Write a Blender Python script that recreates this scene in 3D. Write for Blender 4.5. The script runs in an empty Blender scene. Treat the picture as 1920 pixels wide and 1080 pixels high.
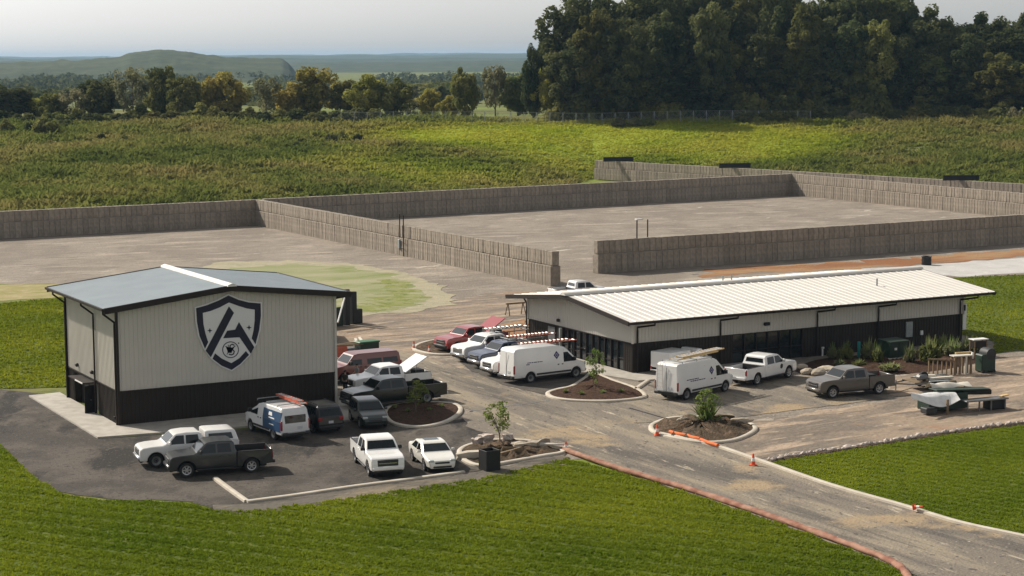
import bpy, bmesh, math, random
import numpy as np
from mathutils import Vector, Matrix

random.seed(7)
rng = np.random.default_rng(11)
scene = bpy.context.scene
COL = scene.collection

# ------------------------------------------------------------------ camera
# world axes follow the site's building grid: x runs along the long fronts, y runs away from the road
CAM = Vector((-37.70, -124.16, 25.0))
HX, HY = 0.48175, 0.87631                # horizontal view direction
FPX = 3550.0                             # focal length for a 1920 wide frame
PITCH = math.atan((540 - 105.0) / FPX)
ROLL = math.radians(-0.25)
_F = Vector((HX * math.cos(PITCH), HY * math.cos(PITCH), -math.sin(PITCH)))
_X0 = Vector((HY, -HX, 0))
_U0 = _X0.cross(_F)
_X = _X0 * math.cos(ROLL) + _U0 * math.sin(ROLL)
_U = _U0 * math.cos(ROLL) - _X0 * math.sin(ROLL)
cam_data = bpy.data.cameras.new("camera")
cam_data.sensor_width = 36.0
cam_data.lens = 36.0 * FPX / 1920.0
cam_data.clip_start = 1.0
cam_data.clip_end = 60000.0
cam = bpy.data.objects.new("camera", cam_data)
COL.objects.link(cam)
M3 = Matrix((_X, _U, -_F)).transposed()
cam.matrix_world = Matrix.Translation(CAM) @ M3.to_4x4()
scene.camera = cam

# ------------------------------------------------------------------ sky, sun, exposure
SUN_AZ = math.radians(-55)               # measured from the view direction, positive to the right
SUN_EL = math.radians(38)
sx_c, sy_c = math.sin(SUN_AZ), math.cos(SUN_AZ)
SUN_DIR = Vector((sx_c * HY + sy_c * HX, -sx_c * HX + sy_c * HY, 0)) * math.cos(SUN_EL) + Vector((0, 0, math.sin(SUN_EL)))
world = bpy.data.worlds.new("World")
scene.world = world
world.use_nodes = True
wn, wl = world.node_tree.nodes, world.node_tree.links
bg = wn["Background"]
sky = wn.new("ShaderNodeTexSky")
sky.sky_type = 'NISHITA'
sky.sun_disc = False
sky.sun_elevation = SUN_EL
sky.sun_rotation = math.atan2(SUN_DIR.x, SUN_DIR.y)
sky.altitude = 200
sky.air_density = 1.0
sky.dust_density = 1.6
sky.ozone_density = 1.0
hs = wn.new("ShaderNodeHueSaturation")
hs.inputs["Saturation"].default_value = 0.14
wl.new(sky.outputs[0], hs.inputs["Color"])
wl.new(hs.outputs[0], bg.inputs[0])
bg.inputs[1].default_value = 0.098
sun_data = bpy.data.lights.new("sun", 'SUN')
sun_data.energy = 4.4
sun_data.angle = math.radians(1.2)
sun_data.color = (1.0, 0.92, 0.80)
sun = bpy.data.objects.new("sun", sun_data)
COL.objects.link(sun)
sun.rotation_euler = SUN_DIR.to_track_quat('Z', 'Y').to_euler()
sun.location = (-60, 40, 120)
scene.view_settings.view_transform = 'Standard'
scene.view_settings.look = 'None'
scene.view_settings.gamma = 1.0
scene.view_settings.use_curve_mapping = False
scene.view_settings.exposure = 0.42
scene.render.engine = 'CYCLES'
scene.cycles.use_denoising = True
scene.cycles.max_bounces = 5
scene.cycles.diffuse_bounces = 2
scene.cycles.glossy_bounces = 2
scene.cycles.transmission_bounces = 3
scene.cycles.volume_bounces = 0
scene.cycles.transparent_max_bounces = 6
scene.cycles.caustics_reflective = False
scene.cycles.caustics_refractive = False

# ------------------------------------------------------------------ helpers
def ray(px, py):
    return (_F * FPX + _X * (px - 960) - _U * (py - 540))
def gp(px, py, z=0.0):
    """ground point seen at that place of the photograph (survey of the site)"""
    d = ray(px, py); t = (z - CAM.z) / d.z
    return CAM + d * t
def at_depth(px, py, D):
    d = ray(px, py); k = d.x * HX + d.y * HY
    return CAM + d * (D / k)
def on_plane(px, py, axis, val):
    d = ray(px, py); t = (val - CAM[axis]) / d[axis]
    return CAM + d * t
def lin(c):
    return tuple(((v / 255.0) / 12.92 if v / 255.0 <= 0.04045 else ((v / 255.0 + 0.055) / 1.055) ** 2.4) for v in c)

def tag(o, label=None, cat=None, group=None, kind=None):
    if label: o["label"] = label
    if cat: o["category"] = cat
    if group: o["group"] = group
    if kind: o["kind"] = kind
    return o
def empty(name, loc=(0, 0, 0), rz=0.0, label=None, cat=None, group=None):
    o = bpy.data.objects.new(name, None)
    o.empty_display_size = 0.3
    COL.objects.link(o)
    o.location = loc; o.rotation_euler = (0, 0, rz)
    return tag(o, label, cat, group, 'thing' if label else None)
def link(name, me, parent=None, loc=None, rot=None, scale=None):
    o = bpy.data.objects.new(name, me)
    COL.objects.link(o)
    if parent is not None: o.parent = parent
    if loc is not None: o.location = loc
    if rot is not None: o.rotation_euler = rot
    if scale is not None: o.scale = scale
    return o
def mesh(name, verts, faces, mat, smooth=None):
    me = bpy.data.meshes.new(name)
    me.from_pydata([tuple(v) for v in verts], [], faces)
    me.update()
    if mat is not None: me.materials.append(mat)
    if smooth is not None:
        me.shade_smooth()
        me.set_sharp_from_angle(angle=math.radians(smooth))
    return me
def np_mesh(name, verts, quads, mat, smooth=False):
    """fast mesh from numpy arrays; quads (n,k)"""
    me = bpy.data.meshes.new(name)
    n, k = quads.shape
    me.vertices.add(len(verts)); me.vertices.foreach_set("co", np.asarray(verts, np.float32).ravel())
    me.loops.add(n * k); me.loops.foreach_set("vertex_index", quads.astype(np.int32).ravel())
    me.polygons.add(n)
    me.polygons.foreach_set("loop_start", np.arange(0, n * k, k, dtype=np.int32))
    me.polygons.foreach_set("loop_total", np.full(n, k, np.int32))
    if smooth: me.polygons.foreach_set("use_smooth", np.ones(n, bool))
    me.update(calc_edges=True); me.validate()
    if mat is not None: me.materials.append(mat)
    return me

class MB:
    def __init__(s): s.v = []; s.f = []
    def add(s, vs, fs):
        b = len(s.v); s.v += [tuple(v) for v in vs]; s.f += [tuple(i + b for i in f) for f in fs]; return s
    def box(s, c, d, rot=None):
        x, y, z = d[0] / 2, d[1] / 2, d[2] / 2
        vs = [Vector(p) for p in ((-x,-y,-z),(x,-y,-z),(x,y,-z),(-x,y,-z),(-x,-y,z),(x,-y,z),(x,y,z),(-x,y,z))]
        if rot is not None:
            m = rot if isinstance(rot, Matrix) else Matrix.Rotation(rot, 3, 'Z'); vs = [m @ v for v in vs]
        vs = [v + Vector(c) for v in vs]
        return s.add(vs, [(0,3,2,1),(4,5,6,7),(0,1,5,4),(1,2,6,5),(2,3,7,6),(3,0,4,7)])
    def cbox(s, c, d, b=0.03, rot=None):
        """box with chamfered edges"""
        bm = bmesh.new(); bmesh.ops.create_cube(bm, size=1.0)
        for v in bm.verts: v.co = Vector((v.co.x * d[0], v.co.y * d[1], v.co.z * d[2]))
        bmesh.ops.bevel(bm, geom=bm.edges[:], offset=b, segments=1, affect='EDGES')
        m = rot if isinstance(rot, Matrix) else Matrix.Rotation(rot or 0.0, 3, 'Z')
        bm.verts.index_update()
        r = s.add([m @ v.co + Vector(c) for v in bm.verts], [tuple(v.index for v in f.verts) for f in bm.faces])
        bm.free(); return r
    def tube(s, pts, rad, n=8, cap=True):
        pts = [Vector(p) for p in pts]
        if not isinstance(rad, (list, tuple)): rad = [rad] * len(pts)
        vs = []; up = None
        for i, p in enumerate(pts):
            t = (pts[min(i + 1, len(pts) - 1)] - pts[max(i - 1, 0)]).normalized()
            if up is None or abs(t.dot(up)) > 0.95: up = Vector((0, 0, 1)) if abs(t.z) < 0.9 else Vector((1, 0, 0))
            a = t.cross(up).normalized(); b = a.cross(t)
            for k in range(n):
                g = 2 * math.pi * k / n
                vs.append(p + (a * math.cos(g) + b * math.sin(g)) * rad[i])
        fs = []
        for i in range(len(pts) - 1):
            for k in range(n):
                k2 = (k + 1) % n
                fs.append((i * n + k, i * n + k2, (i + 1) * n + k2, (i + 1) * n + k))
        if cap: fs += [tuple(range(n))[::-1], tuple(range((len(pts) - 1) * n, len(pts) * n))]
        return s.add(vs, fs)
    def lathe(s, prof, n=16, axis='Z', c=(0, 0, 0)):
        vs = []; fs = []
        for r, h in prof:
            for k in range(n):
                g = 2 * math.pi * k / n
                p = (r * math.cos(g), r * math.sin(g), h)
                if axis == 'Y': p = (p[0], p[2], p[1])
                vs.append(Vector(p) + Vector(c))
        for i in range(len(prof) - 1):
            for k in range(n):
                k2 = (k + 1) % n
                fs.append((i * n + k, i * n + k2, (i + 1) * n + k2, (i + 1) * n + k))
        return s.add(vs, fs)
    def prism(s, poly, d, ext):
        """polygon (list of 3d points) pushed along vector ext"""
        e = Vector(ext); n = len(poly)
        vs = [Vector(p) for p in poly] + [Vector(p) + e for p in poly]
        fs = [tuple(range(n))[::-1], tuple(range(n, 2 * n))] + [(i, (i + 1) % n, n + (i + 1) % n, n + i) for i in range(n)]
        return s.add(vs, fs)
    def build(s, name, mat, parent=None, smooth=None, loc=None, rot=None):
        return link(name, mesh(name, s.v, s.f, mat, smooth), parent, loc, rot)

# ------------------------------------------------------------------ materials
def mat(name, c1, c2=None, scale=3.0, rough=0.7, metal=0.0, bump=0.0, bscale=None, detail=4.0, stretch=(1, 1, 1), coat=0.0, coords='Object', spec=0.4, w=(0.35, 0.65), rand=0.0):
    m = bpy.data.materials.new(name); m.use_nodes = True
    nt = m.node_tree; n, l = nt.nodes, nt.links
    p = n["Principled BSDF"]
    p.inputs["Roughness"].default_value = rough
    p.inputs["Metallic"].default_value = metal
    p.inputs["Specular IOR Level"].default_value = spec
    if coat: p.inputs["Coat Weight"].default_value = coat; p.inputs["Coat Roughness"].default_value = 0.08
    if c2 is None: c2 = tuple(min(1.0, v * 0.86) for v in c1)
    tc = n.new("ShaderNodeTexCoord")
    if coords == 'World':
        g = n.new("ShaderNodeNewGeometry"); src = g.outputs["Position"]
    else: src = tc.outputs[coords]
    mp = n.new("ShaderNodeMapping"); mp.inputs["Scale"].default_value = stretch
    l.new(src, mp.inputs[0])
    nz = n.new("ShaderNodeTexNoise"); nz.inputs["Scale"].default_value = scale; nz.inputs["Detail"].default_value = detail
    l.new(mp.outputs[0], nz.inputs["Vector"])
    cr = n.new("ShaderNodeValToRGB")
    cr.color_ramp.elements[0].position = w[0]; cr.color_ramp.elements[1].position = w[1]
    cr.color_ramp.elements[0].color = (*c1, 1); cr.color_ramp.elements[1].color = (*c2, 1)
    l.new(nz.outputs[0], cr.inputs[0])
    out = cr.outputs[0]
    if rand:
        oi = n.new("ShaderNodeObjectInfo"); mr = n.new("ShaderNodeMapRange")
        mr.inputs[3].default_value = 1 - rand; mr.inputs[4].default_value = 1 + rand
        l.new(oi.outputs["Random"], mr.inputs[0])
        hv = n.new("ShaderNodeHueSaturation"); l.new(mr.outputs[0], hv.inputs["Value"]); l.new(out, hv.inputs["Color"]); out = hv.outputs[0]
    l.new(out, p.inputs["Base Color"])
    if bump:
        b = n.new("ShaderNodeBump"); b.inputs["Strength"].default_value = bump; b.inputs["Distance"].default_value = 0.05
        nb = n.new("ShaderNodeTexNoise"); nb.inputs["Scale"].default_value = bscale or scale * 6; nb.inputs["Detail"].default_value = 5
        l.new(mp.outputs[0], nb.inputs["Vector"]); l.new(nb.outputs[0], b.inputs["Height"]); l.new(b.outputs[0], p.inputs["Normal"])
    return m

def ground_mat(name, layers, rough=0.95, bump=0.5, bscale=2.0):
    """layers: list of (colour, scale, threshold lo, hi, stretch, rotation) mixed one over the other, first is the base"""
    m = bpy.data.materials.new(name); m.use_nodes = True
    nt = m.node_tree; n, l = nt.nodes, nt.links
    p = n["Principled BSDF"]; p.inputs["Roughness"].default_value = rough; p.inputs["Specular IOR Level"].default_value = 0.15
    g = n.new("ShaderNodeNewGeometry")
    cur = None
    for i, L in enumerate(layers):
        col, sc, lo, hi = L[0], L[1], L[2], L[3]
        st = L[4] if len(L) > 4 else (1, 1, 1); ro = L[5] if len(L) > 5 else 0.0
        if cur is None:
            rgb = n.new("ShaderNodeRGB"); rgb.outputs[0].default_value = (*col, 1); cur = rgb.outputs[0]; continue
        mr = n.new("ShaderNodeMapping"); mr.inputs["Rotation"].default_value = (0, 0, ro); l.new(g.outputs["Position"], mr.inputs[0])
        mp = n.new("ShaderNodeMapping"); mp.inputs["Scale"].default_value = st; mp.inputs["Location"].default_value = (i * 13.7, i * 7.3, 0)
        l.new(mr.outputs[0], mp.inputs[0])
        nz = n.new("ShaderNodeTexNoise"); nz.inputs["Scale"].default_value = sc; nz.inputs["Detail"].default_value = 6; nz.inputs["Roughness"].default_value = 0.62
        l.new(mp.outputs[0], nz.inputs["Vector"])
        ra = n.new("ShaderNodeMapRange"); ra.inputs[1].default_value = lo; ra.inputs[2].default_value = hi
        l.new(nz.outputs[0], ra.inputs[0])
        mx = n.new("ShaderNodeMix"); mx.data_type = 'RGBA'
        l.new(ra.outputs[0], mx.inputs["Factor"]); l.new(cur, mx.inputs["A"]); mx.inputs["B"].default_value = (*col, 1)
        cur = mx.outputs["Result"]
    l.new(cur, p.inputs["Base Color"])
    if bump:
        b = n.new("ShaderNodeBump"); b.inputs["Strength"].default_value = bump; b.inputs["Distance"].default_value = 0.12
        nb = n.new("ShaderNodeTexNoise"); nb.inputs["Scale"].default_value = bscale; nb.inputs["Detail"].default_value = 6
        l.new(g.outputs["Position"], nb.inputs["Vector"]); l.new(nb.outputs[0], b.inputs["Height"]); l.new(b.outputs[0], p.inputs["Normal"])
    return m

def leaf_mat(name, c1, c2, scale=0.5, rand=0.25, trans=0.3, coords='World'):
    m = bpy.data.materials.new(name); m.use_nodes = True
    nt = m.node_tree; n, l = nt.nodes, nt.links
    n.remove(n["Principled BSDF"]); out = n["Material Output"]
    g = n.new("ShaderNodeNewGeometry")
    nz = n.new("ShaderNodeTexNoise"); nz.inputs["Scale"].default_value = scale; nz.inputs["Detail"].default_value = 5
    l.new(g.outputs["Position"], nz.inputs["Vector"])
    cr = n.new("ShaderNodeValToRGB"); cr.color_ramp.elements[0].position = 0.34; cr.color_ramp.elements[1].position = 0.66
    cr.color_ramp.elements[0].color = (*c1, 1); cr.color_ramp.elements[1].color = (*c2, 1)
    l.new(nz.outputs[0], cr.inputs[0])
    oi = n.new("ShaderNodeObjectInfo"); mr = n.new("ShaderNodeMapRange"); mr.inputs[3].default_value = 1 - rand; mr.inputs[4].default_value = 1 + rand
    l.new(oi.outputs["Random"], mr.inputs[0])
    hv = n.new("ShaderNodeHueSaturation"); l.new(mr.outputs[0], hv.inputs["Value"]); l.new(cr.outputs[0], hv.inputs["Color"])
    mr2 = n.new("ShaderNodeMapRange"); mr2.inputs[3].default_value = 0.5 - 0.014; mr2.inputs[4].default_value = 0.5 + 0.018
    wn_ = n.new("ShaderNodeTexWhiteNoise"); wn_.noise_dimensions = '1D'; l.new(oi.outputs["Random"], wn_.inputs["W"])
    l.new(wn_.outputs[0], mr2.inputs[0]); l.new(mr2.outputs[0], hv.inputs["Hue"])
    d = n.new("ShaderNodeBsdfDiffuse"); t = n.new("ShaderNodeBsdfTranslucent"); mx = n.new("ShaderNodeMixShader"); mx.inputs[0].default_value = trans
    l.new(hv.outputs[0], d.inputs[0]); l.new(hv.outputs[0], t.inputs[0]); l.new(d.outputs[0], mx.inputs[1]); l.new(t.outputs[0], mx.inputs[2])
    l.new(mx.outputs[0], out.inputs["Surface"])
    return m

M = {}
M['concrete'] = mat('concrete', (0.42, 0.39, 0.34), (0.33, 0.30, 0.26), 1.2, 0.9, bump=0.2)
M['block'] = mat('block', (0.320, 0.270, 0.215), (0.225, 0.190, 0.152), 2.2, 0.95, bump=0.5, bscale=9, rand=0.12)
M['beige'] = mat('beige', (0.56, 0.53, 0.47), (0.52, 0.49, 0.435), 0.35, 0.5, spec=0.3)
M['bronze'] = mat('bronze', (0.027, 0.0200, 0.0155), (0.021, 0.0155, 0.0120), 0.6, 0.6, spec=0.25)
M['trim'] = mat('trim', (0.026, 0.018, 0.015), (0.020, 0.014, 0.012), 1.0, 0.55, spec=0.25)
M['roof_gray'] = mat('roof_gray', (0.22, 0.258, 0.282), (0.195, 0.230, 0.253), 0.5, 0.5)
M['roof_white'] = mat('roof_white', (0.64, 0.605, 0.55), (0.58, 0.545, 0.495), 0.4, 0.42, spec=0.4)
M['ridge'] = mat('ridge', (0.75, 0.74, 0.70), None, 1.0, 0.4)
M['glass_dark'] = mat('glass_dark', (0.012, 0.016, 0.018), (0.02, 0.024, 0.026), 0.8, 0.06, spec=0.8)
M['glass_car'] = mat('glass_car', (0.008, 0.011, 0.012), (0.012, 0.016, 0.018), 1.0, 0.05, spec=0.38)
M['navy'] = mat('navy', (0.007, 0.007, 0.026), (0.006, 0.006, 0.021), 0.6, 0.5)
M['sign_white'] = mat('sign_white', (0.72, 0.71, 0.70), (0.68, 0.67, 0.66), 0.6, 0.5)
M['rubber'] = mat('rubber', (0.016, 0.015, 0.015), (0.026, 0.024, 0.022), 3, 0.85)
M['rim'] = mat('rim', (0.45, 0.45, 0.46), None, 3, 0.35, metal=0.7)
M['rim_steel'] = mat('rim_steel', (0.22, 0.22, 0.22), None, 3, 0.5, metal=0.4)
M['plastic'] = mat('plastic', (0.020, 0.020, 0.021), (0.030, 0.030, 0.030), 2, 0.6)
M['chrome'] = mat('chrome', (0.55, 0.55, 0.56), None, 2, 0.2, metal=0.9)
M['lamp_glass'] = mat('lamp_glass', (0.50, 0.52, 0.50), (0.35, 0.37, 0.36), 4, 0.12, spec=0.8)
M['tail'] = mat('tail', (0.32, 0.012, 0.012), (0.22, 0.01, 0.01), 4, 0.2, spec=0.7)
M['bedliner'] = mat('bedliner', (0.018, 0.017, 0.018), (0.03, 0.028, 0.028), 3, 0.9)
M['plate'] = mat('plate', (0.55, 0.56, 0.58), None, 8, 0.5)
M['orange'] = mat('orange', (0.75, 0.10, 0.03), (0.60, 0.08, 0.02), 3, 0.6)
M['white_band'] = mat('white_band', (0.75, 0.74, 0.72), None, 3, 0.5)
M['mulch'] = ground_mat('mulch', [((0.050, 0.026, 0.016), 1, 0, 1), ((0.085, 0.046, 0.028), 3.0, 0.4, 0.65), ((0.025, 0.015, 0.010), 7.0, 0.5, 0.7)], bump=1.0, bscale=9)
M['soil'] = ground_mat('soil', [((0.070, 0.050, 0.032), 1, 0, 1), ((0.15, 0.10, 0.065), 1.6, 0.48, 0.65), ((0.05, 0.04, 0.025), 4.0, 0.5, 0.7)], bump=1.0, bscale=6)
M['black'] = mat('black', (0.009, 0.009, 0.010), (0.014, 0.013, 0.013), 2, 0.6)
M['steel'] = mat('steel', (0.20, 0.20, 0.20), (0.15, 0.15, 0.15), 3, 0.45, metal=0.5)
M['galv'] = mat('galv', (0.30, 0.32, 0.32), (0.24, 0.26, 0.26), 4, 0.5, metal=0.3)
M['dgreen'] = mat('dgreen', (0.018, 0.038, 0.024), (0.014, 0.030, 0.019), 1.5, 0.5)
M['green_lid'] = mat('green_lid', (0.05, 0.15, 0.07), (0.04, 0.12, 0.055), 1.5, 0.5)
M['teal'] = mat('teal', (0.03, 0.30, 0.27), None, 2, 0.5)
M['fiberglass'] = mat('fiberglass', (0.66, 0.47, 0.22), (0.56, 0.38, 0.17), 4, 0.5)
M['ladder_red'] = mat('ladder_red', (0.50, 0.12, 0.07), (0.40, 0.09, 0.05), 4, 0.5)
M['ladder_alu'] = mat('ladder_alu', (0.60, 0.58, 0.55), None, 4, 0.4, metal=0.4)
M['wood'] = mat('wood', (0.22, 0.155, 0.09), (0.15, 0.105, 0.06), 3, 0.8, stretch=(1, 6, 1))
M['tarp'] = mat('tarp', (0.62, 0.58, 0.50), (0.52, 0.48, 0.41), 1.4, 0.6)
M['rock'] = mat('rock', (0.42, 0.36, 0.28), (0.28, 0.235, 0.18), 1.8, 0.9, bump=0.6, rand=0.2)
M['stone'] = mat('stone', (0.50, 0.44, 0.39), (0.36, 0.29, 0.25), 2.5, 0.9, bump=0.4, rand=0.2)
M['sock'] = mat('sock', (0.20, 0.080, 0.050), (0.34, 0.19, 0.13), 1.3, 0.9, bump=0.5, bscale=3)
M['sock_orange'] = mat('sock_orange', (0.72, 0.17, 0.035), (0.58, 0.12, 0.03), 3, 0.8)
M['kerb'] = mat('kerb', (0.52, 0.47, 0.39), (0.42, 0.37, 0.30), 0.9, 0.9, bump=0.2)
M['bark'] = mat('bark', (0.075, 0.058, 0.042), (0.045, 0.036, 0.028), 2, 0.95, bump=0.5)
M['bark_pale'] = mat('bark_pale', (0.16, 0.13, 0.10), (0.10, 0.08, 0.06), 2, 0.95, bump=0.4)
M['skin'] = mat('skin', (0.45, 0.27, 0.19), None, 5, 0.6)
M['hair'] = mat('hair', (0.03, 0.02, 0.015), None, 5, 0.8)
M['shirt_grey'] = mat('shirt_grey', (0.30, 0.29, 0.29), None, 3, 0.9)
M['shirt_olive'] = mat('shirt_olive', (0.085, 0.085, 0.075), None, 3, 0.9)
M['trousers'] = mat('trousers', (0.030, 0.032, 0.040), None, 3, 0.9)
M['cones_base'] = mat('cones_base', (0.03, 0.03, 0.03), None, 3, 0.8)
def paint(name, c, rough=0.28, coat=0.6):
    M[name] = mat(name, c, tuple(v * 0.93 for v in c), 0.7, rough, coat=coat, spec=0.5); return M[name]
paint('p_white', (0.78, 0.77, 0.75)); paint('p_cream', (0.76, 0.74, 0.68)); paint('p_silver', (0.68, 0.68, 0.68), 0.3)
paint('p_gray', (0.026, 0.028, 0.029), 0.3, 0.35); paint('p_bronze', (0.110, 0.096, 0.082), 0.3, 0.4); paint('p_dkgreen', (0.008, 0.011, 0.009), 0.3, 0.35)
paint('p_green', (0.016, 0.022, 0.018), 0.3, 0.4); paint('p_black', (0.007, 0.008, 0.008), 0.3, 0.35); paint('p_red', (0.30, 0.030, 0.030)); paint('p_maroon', (0.165, 0.042, 0.034), 0.4)
paint('p_blue', (0.026, 0.040, 0.085)); paint('wrap_blue', (0.012, 0.052, 0.125), 0.45, 0.1)

LEAF_DARK = leaf_mat('leaf_dark', (0.064, 0.080, 0.035), (0.150, 0.158, 0.062), 0.12, 0.32, 0.42)
LEAF_MID = leaf_mat('leaf_mid', (0.115, 0.135, 0.040), (0.235, 0.225, 0.075), 0.15, 0.30, 0.45)
LEAF_YELLOW = leaf_mat('leaf_yellow', (0.215, 0.215, 0.050), (0.400, 0.345, 0.095), 0.15, 0.2, 0.5)
LEAF_PALE = leaf_mat('leaf_pale', (0.155, 0.160, 0.085), (0.26, 0.245, 0.130), 0.2, 0.2, 0.5)
LEAF_SAP = leaf_mat('leaf_sapling', (0.13, 0.18, 0.045), (0.24, 0.27, 0.085), 1.2, 0.2, 0.45)
LEAF_SHRUB = leaf_mat('leaf_shrub', (0.13, 0.185, 0.055), (0.29, 0.31, 0.13), 2.0, 0.25, 0.45)
GRASS = leaf_mat('grass_blades', (0.125, 0.175, 0.013), (0.265, 0.290, 0.023), 0.07, 0.0, 0.45)
WEED = leaf_mat('weeds', (0.150, 0.205, 0.036), (0.310, 0.315, 0.085), 0.07, 0.0, 0.42)

# ------------------------------------------------------------------ terrain
def camframe(x, y):
    du, dv = x - CAM.x, y - CAM.y
    return du * HY - dv * HX, du * HX + dv * HY
def wobble(x, y, s, seed):
    r = np.random.default_rng(seed); t = 0
    for k in range(5):
        a, b, c = r.uniform(-1, 1, 3); f_ = s * (0.7 + 0.5 * k)
        t = t + np.sin((a * x + b * y) * f_ + c * 9) / (1 + 0.6 * k)
    return t / 2.2
def height(x, y):
    x = np.asarray(x, float); y = np.asarray(y, float)
    X, D = camframe(x, y)
    px = 960 + FPX * X / np.maximum(D, 60)
    toe = np.interp(px, [-900, 0, 480, 900, 1115, 1500, 1920, 2800], [250, 270, 310, 342, 388, 352, 322, 280])
    top = 445.0
    t = np.clip((D - toe) / (top - toe), 0, 1)
    z = 9.9 * (0.55 * t + 0.45 * t * t * (3 - 2 * t))
    z = z + np.clip(t * 4, 0, 1) * 0.55 * wobble(x, y, 0.07, 5) * np.clip((900 - D) / 400, 0, 1)
    fall = np.clip((D - 540) / 700, 0, 1)
    z = z - fall * 15.0
    far = np.clip((D - 1200) / 3000, 0, 1)
    z = z + far * 2.0 * wobble(x, y, 0.0012, 9)
    return np.where(D < toe, 0.0, z)

def inside(poly, P):
    """points P (n,2) inside polygon"""
    x, y = P[:, 0], P[:, 1]; c = np.zeros(len(P), bool); n = len(poly)
    for i in range(n):
        x1, y1 = poly[i]; x2, y2 = poly[(i + 1) % n]
        if y1 == y2: continue
        c ^= ((y1 > y) != (y2 > y)) & (x < (x2 - x1) * (y - y1) / (y2 - y1) + x1)
    return c
def ground_at(px, py, lo=285.0, hi=446.0):
    D = np.linspace(lo, hi, 320); d = ray(px, py); k = d.x * HX + d.y * HY
    X = CAM.x + d.x * D / k; Y = CAM.y + d.y * D / k; Z = CAM.z + d.z * D / k; hit = np.nonzero(Z <= height(X, Y))[0]
    i = hit[0] if len(hit) else -1
    return (float(X[i]), float(Y[i]))
LUSH = [[ground_at(*p) for p in poly] for poly in ([(700, 252), (790, 238), (900, 234), (1000, 226), (1200, 224), (1345, 228), (1480, 236), (1610, 248), (1570, 280), (1540, 312), (1440, 308), (1300, 298), (1200, 294), (1120, 298), (1116, 322), (1150, 334), (1090, 330), (1000, 300), (900, 280), (800, 268)], [(560, 300), (700, 292), (860, 330), (1080, 340), (900, 352), (700, 340)])]
def lush(x, y):
    r = np.random.default_rng(3); t = np.zeros(len(x)); K = 40
    for k in range(K):
        o = r.normal(0, 6.5, 2); Pn = np.column_stack([x + o[0], y + o[1]])
        t += np.maximum(inside(LUSH[0], Pn) * 1.0, inside(LUSH[1], Pn) * 0.45)
    t = t / K + 0.22 * wobble(x, y, 0.12, 21) * (t > 0) ; return np.clip(t, 0, 1)
def build_ground():
    Dv = np.concatenate([np.linspace(-400, 60, 12), np.linspace(80, 240, 12), np.linspace(246, 560, 120), np.geomspace(575, 17000, 60)])
    Xp = np.concatenate([np.linspace(0, 260, 75), np.geomspace(275, 15000, 24)])
    Xv = np.concatenate([-Xp[::-1], Xp[1:]])
    XX, DD = np.meshgrid(Xv, Dv)
    wx = CAM.x + XX * HY + DD * HX; wy = CAM.y - XX * HX + DD * HY
    zz = height(wx, wy)
    V = np.stack([wx, wy, zz], -1).reshape(-1, 3)
    nD, nX = XX.shape
    i = np.arange(nD * nX).reshape(nD, nX)
    Q = np.stack([i[:-1, :-1], i[:-1, 1:], i[1:, 1:], i[1:, :-1]], -1).reshape(-1, 4)
    m = ground_mat('ground_grass', [((0.095, 0.115, 0.028), 1, 0, 1), ((0.160, 0.145, 0.052), 0.045, 0.45, 0.62), ((0.15, 0.19, 0.030), 0.03, 0.50, 0.62), ((0.19, 0.115, 0.06), 0.022, 0.63, 0.70), ((0.07, 0.09, 0.024), 0.5, 0.52, 0.70)], bump=1.0, bscale=0.8)
    me = np_mesh('ground', V, Q, m, True)
    at = me.attributes.new('lush', 'FLOAT', 'POINT'); at.data.foreach_set('value', lush(V[:, 0], V[:, 1]).astype(np.float32))
    nt = m.node_tree; n, l = nt.nodes, nt.links; p = n['Principled BSDF']; cur = p.inputs['Base Color'].links[0].from_socket
    a_ = n.new('ShaderNodeAttribute'); a_.attribute_name = 'lush'; mx = n.new('ShaderNodeMix'); mx.data_type = 'RGBA'
    l.new(a_.outputs['Fac'], mx.inputs['Factor']); l.new(cur, mx.inputs['A']); mx.inputs['B'].default_value = (0.24, 0.29, 0.025, 1); l.new(mx.outputs['Result'], p.inputs['Base Color'])
    o = link('ground', me)
    tag(o, kind='structure')
build_ground()

def inside(poly, P):
    """points P (n,2) inside polygon"""
    x, y = P[:, 0], P[:, 1]; c = np.zeros(len(P), bool); n = len(poly)
    for i in range(n):
        x1, y1 = poly[i]; x2, y2 = poly[(i + 1) % n]
        if y1 == y2: continue
        k = ((y1 > y) != (y2 > y)) & (x < (x2 - x1) * (y - y1) / (y2 - y1) + x1)
        c ^= k
    return c
def rough_edge(pts, jit, step):
    out = []; n = len(pts)
    for i in range(n):
        a = Vector(pts[i][:2]); b = Vector(pts[(i + 1) % n][:2]); L = (b - a).length; k = max(1, int(L / step))
        nv = Vector((-(b - a).y, (b - a).x)) / max(L, 1e-6)
        for q in range(k):
            p = a.lerp(b, q / k) + nv * random.gauss(0, jit) + (b - a) / max(L, 1e-6) * random.gauss(0, jit * 0.3)
            out.append((p.x, p.y))
    return out
def sheet(name, pts, z, m, jit=0.0, step=1.0, kind='structure', label=None, skirt=0.0):
    pts = [tuple(p[:2]) for p in pts]
    if jit: pts = rough_edge(pts, jit, step)
    bm = bmesh.new()
    f = bm.faces.new([bm.verts.new((x, y, z)) for x, y in pts])
    f.normal_update()
    if f.normal.z < 0: bmesh.ops.reverse_faces(bm, faces=[f])
    if skirt:
        r = bmesh.ops.extrude_face_region(bm, geom=[f]); vs = [g for g in r['geom'] if isinstance(g, bmesh.types.BMVert)]
        for v in vs: v.co.z -= skirt
    bmesh.ops.triangulate(bm, faces=bm.faces[:])
    bmesh.ops.recalc_face_normals(bm, faces=bm.faces[:])
    me = bpy.data.meshes.new(name); bm.to_mesh(me); bm.free(); me.materials.append(m)
    o = link(name, me); tag(o, kind=kind)
    return o, pts
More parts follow.
